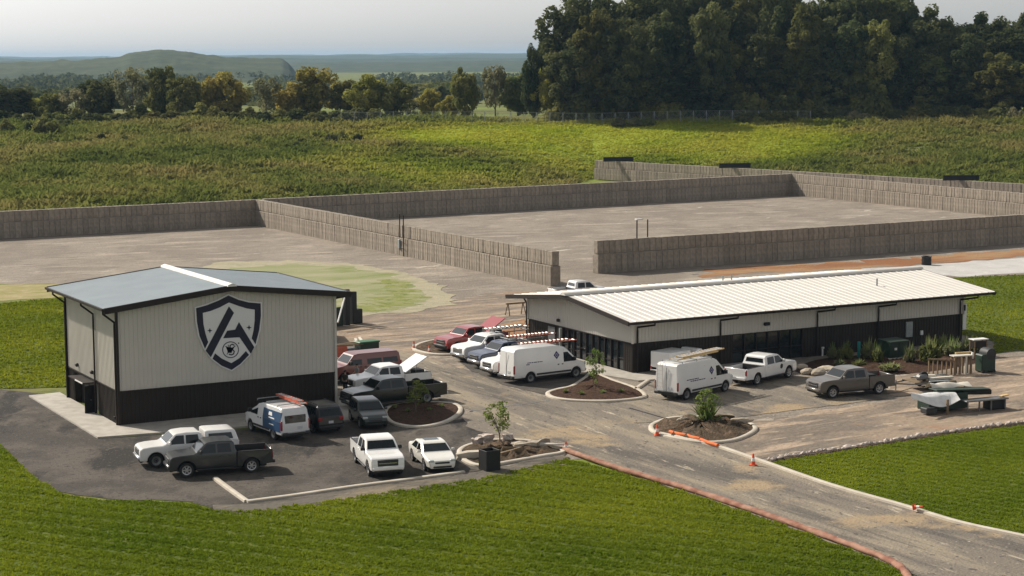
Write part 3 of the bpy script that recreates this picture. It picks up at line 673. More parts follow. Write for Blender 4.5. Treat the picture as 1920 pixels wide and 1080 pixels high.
# ---- right building: ridge runs along x
def right_building():
    X0, X1, Y0, Y1, ZE, ZR = 41.7, 75.8, 0.55, 17.35, 4.35, 5.25
    B = empty('low_building', (0, 0, 0), 0, 'low beige and dark metal building with white standing seam roof', 'building')
    zb = 2.45; W_ = Y1 - Y0; L_ = X1 - X0
    m = MB(); ribbed(m, (X0, Y0), (X1, Y0), zb, lambda t: ZE, (0, -1)); m.build('front_wall', M['beige'], B)
    m = MB(); ribbed(m, (X0, Y1), (X0, Y0), zb, lambda t: gable(t, W_, ZE, ZR), (-1, 0)); m.build('gable_wall', M['beige'], B)
    m = MB(); ribbed(m, (X1, Y0), (X1, Y1), zb, lambda t: gable(t, W_, ZE, ZR), (1, 0)); m.build('gable_wall', M['beige'], B)
    m = MB(); ribbed(m, (X1, Y1), (X0, Y1), zb, lambda t: ZE, (0, 1)); m.build('back_wall', M['beige'], B)
    # window bay in the front wall, storefront in the gable end
    fx0, fx1 = 51.3, 58.4
    gy0, gy1 = 1.9, 11.6
    for a, b in ((X0, fx0), (fx1, X1)):
        m = MB(); ribbed(m, (a, Y0 + 0.02), (b, Y0 + 0.02), 0, lambda t: zb, (0, -1)); m.build('wainscot', M['bronze'], B)
    for a, b in ((Y1, gy1), (gy0, Y0)):
        m = MB(); ribbed(m, (X0 + 0.02, a), (X0 + 0.02, b), 0, lambda t: zb, (-1, 0)); m.build('wainscot', M['bronze'], B)
    m = MB(); ribbed(m, (X1 - 0.02, Y0), (X1 - 0.02, Y1), 0, lambda t: zb, (1, 0)); m.build('wainscot', M['bronze'], B)
    m = MB(); ribbed(m, (X1, Y1 - 0.02), (X0, Y1 - 0.02), 0, lambda t: zb, (0, 1)); m.build('wainscot', M['bronze'], B)
    MB().box(((X0 + X1) / 2, Y0 - 0.045, zb), (L_, 0.05, 0.07)).build('trim_strip', M['bronze'], B)
    MB().box((X0 - 0.045, (Y0 + Y1) / 2, zb), (0.05, W_, 0.07)).build('trim_strip', M['bronze'], B)
    for x in (X0, X1):
        for y in (Y0, Y1): MB().box((x + (-0.02 if x == X0 else 0.02), y + (-0.02 if y == Y0 else 0.02), ZE / 2 + zb / 2), (0.16, 0.16, ZE - zb)).build('corner_trim', M['beige'], B)
    # storefront glazing
    n = 10
    for i in range(n):
        y0 = gy0 + (gy1 - gy0) * i / n; y1 = gy0 + (gy1 - gy0) * (i + 1) / n
        wd = MB().box((X0 + 0.14, (y0 + y1) / 2, 1.22), (0.03, y1 - y0 - 0.06, 2.4)).build('window_pane', M['glass_dark'], B)
        MB().box((X0 + 0.06, y0, 1.22), (0.12, 0.08, 2.42)).build('mullion', M['trim'], wd)
        MB().box((X0 + 0.07, (y0 + y1) / 2, 0.72 if i % 3 else 1.05), (0.08, y1 - y0 - 0.08, 0.06)).build('rail', M['trim'], wd)
    MB().box((X0 + 0.06, gy1, 1.22), (0.12, 0.1, 2.42)).build('mullion', M['trim'], B)
    MB().box((X0 - 0.5, gy1 - 0.6, 1.22), (0.2, 0.2, 2.44)).build('post', M['galv'], B)
    MB().box((X0 - 0.02, 13.3, 1.15), (0.06, 1.15, 2.2)).build('door', M['steel'], B)
    MB().box((X0 + 0.06, (gy0 + gy1) / 2, 0.05), (0.1, gy1 - gy0, 0.1)).build('sill', M['trim'], B)
    n = 6
    for i in range(n):
        a = fx0 + (fx1 - fx0) * i / n; b = fx0 + (fx1 - fx0) * (i + 1) / n
        wd = MB().box(((a + b) / 2, Y0 + 0.16, 1.22), (b - a - 0.06, 0.03, 2.4)).build('window_pane', M['glass_dark'], B)
        MB().box((a, Y0 + 0.07, 1.22), (0.08, 0.12, 2.42)).build('mullion', M['trim'], wd)
        MB().box(((a + b) / 2, Y0 + 0.08, 1.05), (b - a - 0.08, 0.08, 0.05)).build('rail', M['trim'], wd)
    MB().box((fx1, Y0 + 0.07, 1.22), (0.1, 0.12, 2.42)).build('mullion', M['trim'], B)
    # interior floor and back wall so the glass has something behind it
    # roof
    ou, oe = 1.35, 1.55
    ridge_y = (Y0 + Y1) / 2
    sl = (ZR - ZE) / (W_ / 2)
    zE2 = ZE - sl * oe + 0.24; zR2 = ZR + 0.24
    run = W_ / 2 + oe
    ang = math.atan2(zR2 - zE2, run); sll = math.hypot(run, zR2 - zE2)
    sp = 0.77
    pv = [(0, 0, 0), (0, sll, 0), (sp - 0.12, 0, 0), (sp - 0.12, sll, 0), (sp - 0.08, 0, 0.035), (sp - 0.08, sll, 0.035), (sp - 0.04, 0, 0.035), (sp - 0.04, sll, 0.035), (sp, 0, 0), (sp, sll, 0)]
    pm = mesh('roof_panel', pv, [(2 * i, 2 * i + 2, 2 * i + 3, 2 * i + 1) for i in range(4)], M['roof_white'])
    npan = int((L_ + 2 * ou) / sp) + 2
    xs0 = X0 - ou
    for i in range(npan):
        link('roof_panel', pm, B, (xs0 + i * sp, Y0 - oe, zE2), (ang, 0, 0))
        link('roof_panel', pm, B, (xs0 + (i + 1) * sp, Y1 + oe, zE2), (ang, 0, math.pi))
    xe = xs0 + npan * sp
    for s, yy in ((0, Y0 - oe), (1, Y1 + oe)):
        m = MB(); m.add([(xs0, yy, zE2 - 0.14), (xe, yy, zE2 - 0.14), (xe, ridge_y, zR2 - 0.14), (xs0, ridge_y, zR2 - 0.14)], [(0, 1, 2, 3)]); m.build('soffit', M['trim'], B)
        for xx in (xs0, xe):
            q = [(yy, zE2 + 0.04), (ridge_y, zR2 + 0.04), (ridge_y, zR2 - 0.30), (yy, zE2 - 0.30)]
            m = MB(); m.prism([(xx - 0.05, a, b) for a, b in q], 0, (0.1, 0, 0)); m.build('rake_trim', M['trim'], B)
        g = -1 if s == 0 else 1
        m = MB(); m.prism([(xs0, yy, zE2 - 0.01), (xs0, yy + g * 0.15, zE2 - 0.01), (xs0, yy + g * 0.14, zE2 - 0.14), (xs0, yy + g * 0.04, zE2 - 0.22), (xs0, yy, zE2 - 0.22)], 0, (xe - xs0, 0, 0)); m.build('gutter', M['trim'], B)
    h = [(-0.42, -0.0), (-0.34, 0.13), (-0.12, 0.24), (0.12, 0.24), (0.34, 0.13), (0.42, -0.0)]
    MB().prism([(xs0 - 0.15, ridge_y + a, zR2 + b) for a, b in h], 0, (xe - xs0 + 0.3, 0, 0)).build('ridge_cap', M['roof_white'], B, 50)
    # vent stacks
    for x, y in ((69.2, 4.2), (60, 13.0), (57.3, 10.5)):
        z = zE2 + (zR2 - zE2) * (1 - abs(y - ridge_y) / run)
        MB().tube([(x, y, z - 0.05), (x, y, z + 0.62)], 0.07, 8).build('vent_pipe', M['galv'], B, 40)
    # downspouts
    for x in (42.05, 50.0, 59.8, 66.3, 75.4):
        downspout(B, (x + 0.75, Y0 - oe + 0.05, zE2 - 0.2), (x, Y0 - 0.14, ZE - 0.75), 0.1)
    downspout(B, (X0 + 0.4, Y1 + oe - 0.05, zE2 - 0.2), (X0 - 0.1, Y1 + 0.14, ZE - 0.7), 0.1)
    # wall fittings
    MB().cbox((X0 - 0.14, 12.0, 2.95), (0.24, 0.3, 0.26), 0.05).build('wall_lamp', M['black'], B)
    MB().cbox((54.6, Y0 - 0.16, 3.12), (0.55, 0.26, 0.26), 0.05).build('wall_lamp', M['black'], B)
    MB().cbox((69.7, Y0 - 0.10, 1.55), (0.75, 0.14, 1.35), 0.03).build('meter_cabinet', M['galv'], B)
    MB().cbox((71.1, Y0 - 0.10, 1.15), (0.3, 0.16, 0.4), 0.04).build('meter_box', M['sign_white'], B)
    MB().cbox((X1 + 0.18, Y0 - 0.05, 2.2), (0.42, 0.10, 2.3), 0.03).build('end_sign', M['sign_white'], B)
    MB().box((X1 + 0.10, Y0 - 0.13, 3.0), (0.2, 0.05, 0.5)).build('sign_mark', M['black'], B)
    sheet('walkway', [(38.6, 19), (38.4, 4), (40.2, -2.6), (42.6, -2.9), (53.2, -2.2), (54.5, -3.2), (55.6, -1.0), (55.6, 0.5), (41.68, 0.5), (41.68, 19)], 0.13, M['concrete'], 0, skirt=0.12)
right_building()

# ------------------------------------------------------------------ vehicles
def inset_poly(pts, d):
    """move every vertex of a closed polygon inwards by d (counter-clockwise x,z polygon)"""
    n = len(pts); out = []
    ar = sum(pts[i][0] * pts[(i + 1) % n][1] - pts[(i + 1) % n][0] * pts[i][1] for i in range(n)); sg = 1 if ar > 0 else -1
    for i in range(n):
        a = Vector(pts[i - 1]); b = Vector(pts[i]); c = Vector(pts[(i + 1) % n])
        e1 = (b - a).normalized(); e2 = (c - b).normalized()
        n1 = Vector((-e1.y, e1.x)) * sg; n2 = Vector((-e2.y, e2.x)) * sg
        m = (n1 + n2); L = m.length
        m = m / L if L > 1e-4 else n1
        k = min(2.0, 1.0 / max(0.5, m.dot(n1)))
        q = b + m * d * k; out.append((q.x, q.y))
    return out
class Shape:
    """width of a body at (x, z)"""
    def __init__(s, W, zb, zt, tumble, xf, xr, nose=0.10, tail=0.05, L=6):
        s.W, s.zb, s.zt, s.tu, s.xf, s.xr, s.no, s.ta = W, zb, zt, tumble, xf, xr, nose, tail
    def __call__(s, x, z):
        w = s.W
        if z > s.zb: w *= 1 - s.tu * (z - s.zb) / (s.zt - s.zb)
        elif z < 0.62: w *= 1 - 0.05 * (0.62 - z) / 0.3
        if x > s.xf - 0.9: w *= 1 - s.no * ((x - s.xf + 0.9) / 0.9) ** 2
        if x < s.xr + 0.7: w *= 1 - s.ta * ((s.xr + 0.7 - x) / 0.7) ** 2
        return w
def arch_pts(xc, zc, r, zbase, n=9):
    """points along an arch from front to rear (x falling)"""
    a0 = math.asin(min(1, (zc - zbase) / r)) if zc > zbase else 0
    out = []
    for k in range(n + 1):
        g = -a0 + (math.pi + 2 * a0) * k / n
        out.append((xc + r * math.cos(g), zc + r * math.sin(g)))
    return [(x, max(z, zbase)) for x, z in out]
def hull(name, top, zbot, arches, shp, m, parent, delta=0.06, y0=None, smooth=27, cuts=()):
    """closed body from its side outline; top = outline from rear-bottom over the top to front-bottom (x rising)"""
    out = list(top)
    bottom = []
    for xc, zc, r in sorted(arches, reverse=True): bottom += arch_pts(xc, zc, r, zbot)
    out = out + bottom
    ins = inset_poly(out, delta)
    n = len(out)
    bm = bmesh.new()
    W = shp.W; f = delta / W
    secs = []
    for yy, pl in ((-1, ins), (-(1 - f), out), ((1 - f), out), (1, ins)):
        secs.append([bm.verts.new((x, yy, z)) for x, z in pl])
    for a, b in zip(secs[:-1], secs[1:]):
        for i in range(n):
            j = (i + 1) % n
            try: bm.faces.new((a[i], a[j], b[j], b[i]))
            except ValueError: pass
    c1 = bm.faces.new(secs[0][::-1]); c2 = bm.faces.new(secs[-1])
    bm.normal_update()
    bmesh.ops.triangulate(bm, faces=[c1, c2], quad_method='BEAUTY', ngon_method='EAR_CLIP')
    xs = [p[0] for p in out]
    for z in (0.62, shp.zb): bmesh.ops.bisect_plane(bm, geom=bm.verts[:] + bm.edges[:] + bm.faces[:], plane_co=(0, 0, z), plane_no=(0, 0, 1))
    for x in [shp.xf - 0.25, shp.xf - 0.5, shp.xf - 0.9, shp.xr + 0.3, shp.xr + 0.7] + list(cuts):
        if min(xs) < x < max(xs): bmesh.ops.bisect_plane(bm, geom=bm.verts[:] + bm.edges[:] + bm.faces[:], plane_co=(x, 0, 0), plane_no=(1, 0, 0))
    for v in bm.verts: v.co.y *= shp(v.co.x, v.co.z)
    bmesh.ops.recalc_face_normals(bm, faces=bm.faces[:])
    me = bpy.data.meshes.new(name); bm.to_mesh(me); bm.free(); me.materials.append(m)
    me.shade_smooth(); me.set_sharp_from_angle(angle=math.radians(smooth))
    return link(name, me, parent)
def side_pane(name, poly, shp, m, parent, off=0.008, sides=(-1, 1)):
    for s in sides:
        vs = [(x, s * (shp(x, z) + off), z) for x, z in poly]
        vi = [(x, s * (shp(x, z) - 0.03), z) for x, z in poly]; n = len(poly)
        fs = [tuple(range(n)) if s < 0 else tuple(range(n))[::-1]] + [(i, (i + 1) % n, n + (i + 1) % n, n + i) for i in range(n)]
        link(name, mesh(name, vs + vi, fs, m), parent)
def cross_pane(name, a, b, shp, m, parent, mar=0.12, off=0.012, bow=0.0):
    """glass across the body between outline points a and b (lower, upper)"""
    a = Vector(a); b = Vector(b); t = (b - a).normalized(); no = Vector((t.y, -t.x))
    if no.x * (1 if a.x > b.x else -1) < 0: no = -no
    p = [a + t * 0.05, b - t * 0.06]; vs = []
    for q in p:
        w = shp(q.x, q.y) - mar; q2 = q + no * off
        vs += [(q2.x, -w, q2.y), (q2.x, w, q2.y)]
    for q in p:
        w = shp(q.x, q.y) - mar; q2 = q - no * 0.03
        vs += [(q2.x, -w, q2.y), (q2.x, w, q2.y)]
    fs = [(0, 1, 3, 2), (4, 6, 7, 5), (0, 4, 5, 1), (2, 3, 7, 6), (0, 2, 6, 4), (1, 5, 7, 3)]
    return link(name, mesh(name, vs, fs, m), parent)

TYRES = {}
def wheel_mesh(R, wd, style):
    k = (round(R, 3), wd, style)
    if k in TYRES: return TYRES[k]
    r = R * 0.66
    t = MB(); t.lathe([(r, -wd / 2 * 0.85), (R * 0.93, -wd / 2), (R, -wd / 2 * 0.7), (R, wd / 2 * 0.7), (R * 0.93, wd / 2), (r, wd / 2 * 0.85), (r * 0.98, 0), (r, -wd / 2 * 0.85)], 24, 'Y')
    tm = mesh('tyre', t.v, t.f, M['rubber'], 35)
    d = MB(); d.lathe([(0.0, wd * 0.30), (r * 0.25, wd * 0.34), (r * 0.30, wd * 0.22), (r, wd * 0.12), (r, -wd * 0.3)], 20, 'Y')
    back = MB(); 
    rm = MB(); rm.lathe([(r * 0.80, wd * 0.36), (r, wd * 0.42), (r, wd * 0.20), (r * 0.80, wd * 0.20)], 24, 'Y')
    if style == 'spoke':
        for q in range(6):
            g = q * math.pi / 3
            rm.box((math.cos(g) * r * 0.5, wd * 0.33, math.sin(g) * r * 0.5), (r * 0.8, wd * 0.12, r * 0.27), Matrix.Rotation(-g, 3, 'Y'))
        rm.lathe([(0.001, wd * 0.42), (r * 0.22, wd * 0.40), (r * 0.24, wd * 0.2)], 12, 'Y')
        mt = M['rim']
    else:
        rm.lathe([(0.001, wd * 0.30), (r * 0.30, wd * 0.32), (r * 0.36, wd * 0.15), (r * 0.70, wd * 0.24), (r * 0.82, wd * 0.34)], 20, 'Y')
        mt = M['rim_steel'] if style == 'steel' else M['rim']
    rmm = mesh('rim', rm.v, rm.f, mt, 35)
    hb = mesh('hub', d.v, d.f, M['plastic'], 35)
    TYRES[k] = (tm, rmm, hb); return TYRES[k]
def wheels(parent, xs, track, R, wd=0.26, style='spoke'):
    tm, rm, hb = wheel_mesh(R, wd, style)
    for x in xs:
        for s in (-1, 1):
            w_ = link('wheel', tm, parent, (x, s * track, R), (0, 0, 0 if s > 0 else math.pi))
            link('hub', hb, w_); link('rim', rm, w_)
def wells(parent, arches, W):
    for xc, zc, r in arches:
        for sd in (-1, 1):
            pts = arch_pts(xc, zc, r - 0.012, 0.3, 10); n = len(pts); vs = []
            for x, z in pts: vs += [(x, sd * (W - 0.055), z), (x, sd * 0.45, z)]
            fs = [(2 * i, 2 * i + 1, 2 * i + 3, 2 * i + 2) for i in range(n - 1)]
            vs2 = [(x, sd * 0.46, z) for x, z in pts]; fs2 = [tuple(range(2 * n, 3 * n))]
            link('wheel_well', mesh('wheel_well', vs + vs2, fs + fs2, M['black']), parent)
def lamp(name, parent, c, d, m, b=0.03): return MB().cbox(c, d, b).build(name, m, parent, 40)
def plain(name, parent, m, c, d, b=0.03): return MB().cbox(c, d, b).build(name, m, parent, 40)
def mirrors(parent, x, y, z, m, s=1.0):
    for k in (-1, 1):
        o = MB().cbox((x, k * (y + 0.13), z), (0.12 * s, 0.22 * s, 0.20 * s), 0.03).build('mirror', m, parent, 40)
def underbody(parent, xr, xf, W, z0=0.28, z1=0.75):
    MB().box(((xr + xf) / 2, 0, (z0 + z1) / 2), (xf - xr, W * 1.25, z1 - z0)).build('chassis', M['plastic'], parent)

def pickup(label, m, loc, head, kx=1.0, s=1.05, bed='open', rims='spoke', grille=None, group='vehicles parked in the lot', cab='crew', name='pickup_truck', longbed=0.0, bump=None, lid_m=None):
    T = empty(name, (*loc, 0.05), head, label, 'pickup truck', group); T.scale = (s, s, s)
    XF, XR = 2.95 * kx, -2.95 * kx - longbed
    W = 1.0; R = 0.41
    fw, rw = 1.98 * kx, -1.72 * kx - longbed * 0.75
    sh = Shape(W, 1.22, 1.92, 0.17, XF, XR, 0.06, 0.02)
    cr = -0.88 * kx if cab == 'crew' else -0.55 * kx
    top = [(cr, 0.42), (cr, 1.28), (cr + 0.05, 1.36), (cr + 0.14, 1.80), (cr + 0.30, 1.90), (0.2 * kx, 1.93), (0.72 * kx, 1.885), (0.86 * kx, 1.84), (1.42 * kx, 1.34), (1.56 * kx, 1.27), (2.3 * kx, 1.24), (2.72 * kx, 1.18), (2.86 * kx, 1.10), (XF - 0.03, 0.98), (XF - 0.02, 0.78), (XF, 0.55), (XF - 0.06, 0.42)]
    b = hull('body', top, 0.42, [(fw, R, R + 0.10)], sh, m, T, 0.045, cuts=(1.42 * kx, 0.8 * kx))
    underbody(T, XR + 0.3, XF - 0.5, W * 0.95)
    glass = M['glass_car']
    wells(T, [(fw, R, R + 0.10), (rw, R, R + 0.11)], W)
    ws = cross_pane('windshield', (1.40 * kx, 1.36), (0.88 * kx, 1.825), sh, glass, T)
    cross_pane('rear_window', (cr + 0.055, 1.38), (cr + 0.135, 1.78), sh, glass, T, 0.2, 0.012)
    # side glass
    x0, x1 = cr + 0.30, 1.22 * kx
    mid = (x0 + x1) / 2 - 0.05
    zt = 1.79
    side_pane('side_window', [(x0, 1.30), (mid - 0.05, 1.30), (mid - 0.05, zt), (x0 + 0.08, zt)], sh, glass, T)
    side_pane('side_window', [(mid + 0.05, 1.30), (x1, 1.30), (x1 - 0.02, 1.38), (0.78 * kx, zt), (mid + 0.05, zt)], sh, glass, T)
    for sd in (-1, 1):
        for x in (mid - 0.25, x0 + 0.1 if cab == 'crew' else mid - 0.3): plain('door_handle', T, m, (x, sd * (sh(x, 1.12) + 0.01), 1.12), (0.2, 0.04, 0.05), 0.012)
    # door gaps
    for xg in (cr + 0.18, mid, 1.28 * kx):
        side_pane('door_gap', [(xg - 0.01, 0.56), (xg + 0.01, 0.56), (xg + 0.01, 1.27), (xg - 0.01, 1.27)], sh, M['plastic'], T, 0.003)
    for sd in (-1, 1): plain('running_board', T, M['plastic'], ((fw + rw) / 2 + 0.25, sd * (W - 0.03), 0.40), (fw - rw - 1.6, 0.16, 0.07), 0.02)
    # front
    g = plain('grille', T, grille or M['plastic'], (XF - 0.06, 0, 0.86), (0.12, 1.22, 0.38), 0.04)
    MB().box((XF + 0.003, 0, 0.86), (0.02, 1.05, 0.05)).build('grille_bar', M['chrome'], g)
    for sd in (-1, 1): lamp('headlight', T, (XF - 0.16, sd * 0.72, 0.90), (0.24, 0.34, 0.24), M['lamp_glass'])
    plain('front_bumper', T, bump or M['chrome'], (XF - 0.02, 0, 0.57), (0.22, 1.78, 0.22), 0.06)
    plain('air_dam', T, M['plastic'], (XF - 0.12, 0, 0.40), (0.2, 1.6, 0.16), 0.04)
    mirrors(T, 1.18 * kx, sh(1.2 * kx, 1.4), 1.40, M['plastic'] if bed == 'open_dark' else m, 1.05)
    # bed
    shb = Shape(W, 1.22, 1.92, 0.02, XF, XR, 0, 0.03)
    bx = cr - 0.03; zr = 1.27
    for sd in (-1, 1):
        out = [(XR, 0.5), (XR + 0.02, zr - 0.03), (XR + 0.06, zr), (bx, zr), (bx, 0.46)] + arch_pts(rw, R, R + 0.11, 0.46)
        n = len(out); vs = [(x, sd * shb(x, z), z) for x, z in out] + [(x, sd * (shb(x, z) - 0.10), z) for x, z in out]
        bm = bmesh.new(); V_ = [bm.verts.new(v) for v in vs]
        f1 = bm.faces.new(V_[:n]); f2 = bm.faces.new(V_[n:][::-1])
        for i in range(n): bm.faces.new((V_[i], V_[n + i], V_[n + (i + 1) % n], V_[(i + 1) % n]))
        bm.normal_update(); bmesh.ops.triangulate(bm, faces=[f1, f2], ngon_method='EAR_CLIP'); bmesh.ops.recalc_face_normals(bm, faces=bm.faces[:])
        me = bpy.data.meshes.new('bed_side'); bm.to_mesh(me); bm.free(); me.materials.append(m)
        o = link('bed_side', me, T)
        MB().box(((XR + bx) / 2, sd * (W - 0.06), zr + 0.012), (bx - XR - 0.1, 0.09, 0.03)).build('bed_rail', M['plastic'] if bed != 'topper' else m, o)
    plain('tailgate', T, m, (XR + 0.03, 0, 0.90), (0.09, 1.80, 0.72), 0.03)
    MB().box(((XR + bx) / 2, 0, 0.74), (bx - XR - 0.1, W * 1.78, 0.06)).build('bed_floor', M['bedliner'], T)
    MB().box((bx - 0.03, 0, 0.98), (0.06, W * 1.78, 0.52)).build('bed_bulkhead', M['bedliner'], T)
    for sd in (-1, 1):
        MB().cbox((rw, sd * 0.70, 0.85), (1.0, 0.34, 0.28), 0.08).build('wheel_house', M['bedliner'], T)
        lamp('taillight', T, (XR + 0.04, sd * 0.88, 0.98), (0.14, 0.16, 0.40), M['tail'])
    plain('rear_bumper', T, bump or M['chrome'], (XR - 0.06, 0, 0.56), (0.2, 1.76, 0.18), 0.04)
    MB().box((XR - 0.165, 0, 0.60), (0.01, 0.34, 0.17)).build('licence_plate', M['plate'], T)
    wheels(T, (fw, rw), W - 0.15, R, 0.27, rims)
    if bed == 'topper':
        st = Shape(W, 1.22, 1.95, 0.14, XF, XR, 0, 0.02)
        hull('topper', [(XR + 0.03, zr + 0.02), (XR + 0.22, 1.86), (XR + 0.38, 1.93), (bx - 0.15, 1.95), (bx - 0.02, 1.90), (bx - 0.02, zr + 0.02)], zr + 0.02, [], st, m, T, 0.05)
        a, c = XR + 0.42, bx - 0.22
        side_pane('topper_window', [(a - 0.06, 1.42), (c, 1.42), (c, 1.78), (a + 0.04, 1.78)], st, glass, T)
        cross_pane('topper_rear_window', (XR + 0.06, 1.36), (XR + 0.21, 1.82), st, glass, T, 0.16)
    if bed == 'lid':
        L = bx - XR - 0.05
        MB().cbox((bx - 0.05 - L / 2 * math.cos(0.52), 0, zr + 0.08 + L / 2 * math.sin(0.52)), (L, 1.84, 0.07), 0.02, Matrix.Rotation(0.52, 3, 'Y')).build('bed_cover', lid_m or m, T)
        for sd in (-1, 1): MB().tube([(bx - 0.9, sd * 0.8, zr), (bx - 1.0, sd * 0.8, zr + 0.55)], 0.02, 5).build('gas_strut', M['steel'], T)
        MB().cbox((XR + 0.7, 0.2, 1.15), (0.8, 0.7, 0.5), 0.05).build('tool_box', M['plastic'], T)
    if bed == 'rails':
        for sd in (-1, 1):
            for x in (bx - 0.15, XR + 0.25): MB().tube([(x, sd * 0.9, zr), (x, sd * 0.9, 2.05)], 0.035, 6).build('rack_post', M['steel'], T)
            MB().tube([(bx - 0.1 + 1.2, sd * 0.9, 2.05), (XR + 0.1, sd * 0.9, 2.05)], 0.04, 6).build('rack_rail', M['steel'], T)
        for x in (bx + 0.6, XR + 0.25): MB().tube([(x, -0.9, 2.05), (x, 0.9, 2.05)], 0.035, 6).build('rack_bar', M['steel'], T)
    if bed == 'toolbox': plain('tool_box', T, M['black'], (bx - 0.35, 0, 1.22), (0.5, 1.7, 0.35), 0.04)
    return T

def van(label, m, loc, head, L=6.0, Hh=2.55, W=1.02, s=1.05, kind='transit', wb=None, name='cargo_van', rims='steel', group='vans parked in the lot', rear_glass=True, cat='van', sidewin=0):
    T = empty(name, (*loc, 0.05), head, label, cat, group); T.scale = (s, s, s)
    XF, XR = L / 2, -L / 2; R = 0.37
    wb = wb or L * 0.61
    fw = XF - 0.98; rw = fw - wb
    zb = 1.26
    sh = Shape(W, zb, Hh, 0.12 if Hh > 2.2 else 0.15, XF, XR, 0.16, 0.04)
    if kind == 'transit':
        top = [(XR, 0.42), (XR + 0.01, 1.2), (XR + 0.10, Hh - 0.22), (XR + 0.22, Hh - 0.05), (XR + 0.5, Hh), (XF - 2.6, Hh - 0.02), (XF - 2.05, Hh - 0.16), (XF - 1.80, Hh - 0.33), (XF - 0.98, 1.42), (XF - 0.86, 1.33), (XF - 0.22, 1.12), (XF - 0.06, 0.95), (XF, 0.62), (XF - 0.05, 0.38)]
        wsl, wsu = (XF - 0.99, 1.45), (XF - 1.76, Hh - 0.38)
    elif kind == 'promaster':
        top = [(XR, 0.44), (XR, 1.3), (XR + 0.04, Hh - 0.14), (XR + 0.14, Hh - 0.03), (XR + 0.4, Hh), (XF - 2.2, Hh - 0.02), (XF - 1.90, Hh - 0.16), (XF - 0.92, 1.46), (XF - 0.78, 1.34), (XF - 0.28, 1.18), (XF - 0.05, 0.98), (XF, 0.60), (XF - 0.05, 0.36)]
        wsl, wsu = (XF - 0.93, 1.49), (XF - 1.88, Hh - 0.20)
    else:   # older full size van with a bonnet
        top = [(XR, 0.45), (XR + 0.03, 1.25), (XR + 0.14, Hh - 0.14), (XR + 0.30, Hh), (XF - 2.1, Hh), (XF - 1.75, Hh - 0.08), (XF - 1.18, 1.36), (XF - 1.0, 1.28), (XF - 0.2, 1.16), (XF - 0.04, 1.0), (XF, 0.6), (XF - 0.05, 0.42)]
        wsl, wsu = (XF - 1.20, 1.40), (XF - 1.72, Hh - 0.13)
    hull('body', top, 0.42, [(fw, R, R + 0.09), (rw, R, R + 0.09)], sh, m, T, 0.055, cuts=(XF - 2.0, XF - 1.0))
    underbody(T, XR + 0.2, XF - 0.3, W * 0.95, 0.25, 0.8)
    wells(T, [(fw, R, R + 0.09), (rw, R, R + 0.09)], W)
    cross_pane('windshield', wsl, wsu, sh, M['glass_car'], T, 0.14)
    wx = wsl[0] - 0.12
    wz = min(Hh - 0.40, 1.98)
    fr = (wz - 1.30) / (wsu[1] - wsl[1]) * (wsl[0] - wsu[0])
    side_pane('side_window', [(wx - 1.02, 1.28), (wx - 0.02, 1.28), (wx, 1.36), (wx - fr + 0.10, wz), (wx - 1.02, wz)], sh, M['glass_car'], T)
    for k in range(sidewin):
        a = XR + 0.30 + k * 1.28
        side_pane('side_window', [(a, 1.28), (a + 1.16, 1.28), (a + 1.16, wz), (a + 0.03, wz)], sh, M['glass_car'], T)
    if rear_glass:
        o = MB().cbox((XR + 0.045, 0, Hh * 0.66), (0.05, W * 1.42, 0.50), 0.02, Matrix.Rotation(0.06, 3, 'Y')).build('rear_window', M['glass_car'], T)
    else:
        MB().box((XR - 0.002, 0, 1.35), (0.02, 0.025, Hh - 0.75)).build('door_gap', M['plastic'], T)
    for sd in (-1, 1):
        lamp('headlight', T, (XF - 0.22, sd * (W * 0.78), 0.98), (0.34, 0.26, 0.26), M['lamp_glass'], 0.05)
        lamp('taillight', T, (XR + 0.05, sd * (W * 0.925), 1.05 if kind != 'promaster' else 1.0), (0.14, 0.11, 0.62), M['tail'], 0.03)
        for x in (XF - 2.25, XF - 2.62): plain('door_handle', T, M['plastic'], (x, sd * (sh(x, 1.14) + 0.01), 1.14), (0.14, 0.04, 0.07), 0.012)
        side_y = sh(0, 0.62)
        MB().box(((fw + rw) / 2, sd * (W - 0.005), 0.60), (wb - 1.0, 0.05, 0.13)).build('side_moulding', M['plastic'], T)
        for x in (XF - 2.12, XF - 3.3): side_pane('door_gap', [(x - 0.01, 0.56), (x + 0.01, 0.56), (x + 0.01, Hh - 0.35), (x - 0.01, Hh - 0.35)], sh, M['plastic'], T, 0.003, (sd,))
    plain('front_bumper', T, M['plastic'], (XF - 0.10, 0, 0.52), (0.34, W * 1.70, 0.30), 0.09)
    plain('grille', T, M['plastic'], (XF - 0.07, 0, 0.86), (0.12, W * 1.0, 0.20), 0.04)
    plain('rear_bumper', T, M['plastic'], (XR - 0.03, 0, 0.50), (0.24, W * 1.90, 0.22), 0.05)
    plain('rear_step', T, M['chrome'] if kind == 'transit' else M['plastic'], (XR - 0.10, 0, 0.60), (0.2, W * 1.2, 0.05), 0.01)
    MB().box((XR - 0.012, -W * 0.3, 0.86), (0.02, 0.34, 0.17)).build('licence_plate', M['plate'], T)
    mirrors(T, wsl[0] - 0.25, sh(wsl[0] - 0.25, 1.45), 1.46, M['plastic'], 1.25)
    wheels(T, (fw, rw), W - 0.14, R, 0.24, rims)
    T_ = (sh, XF, XR, Hh)
    return T, T_

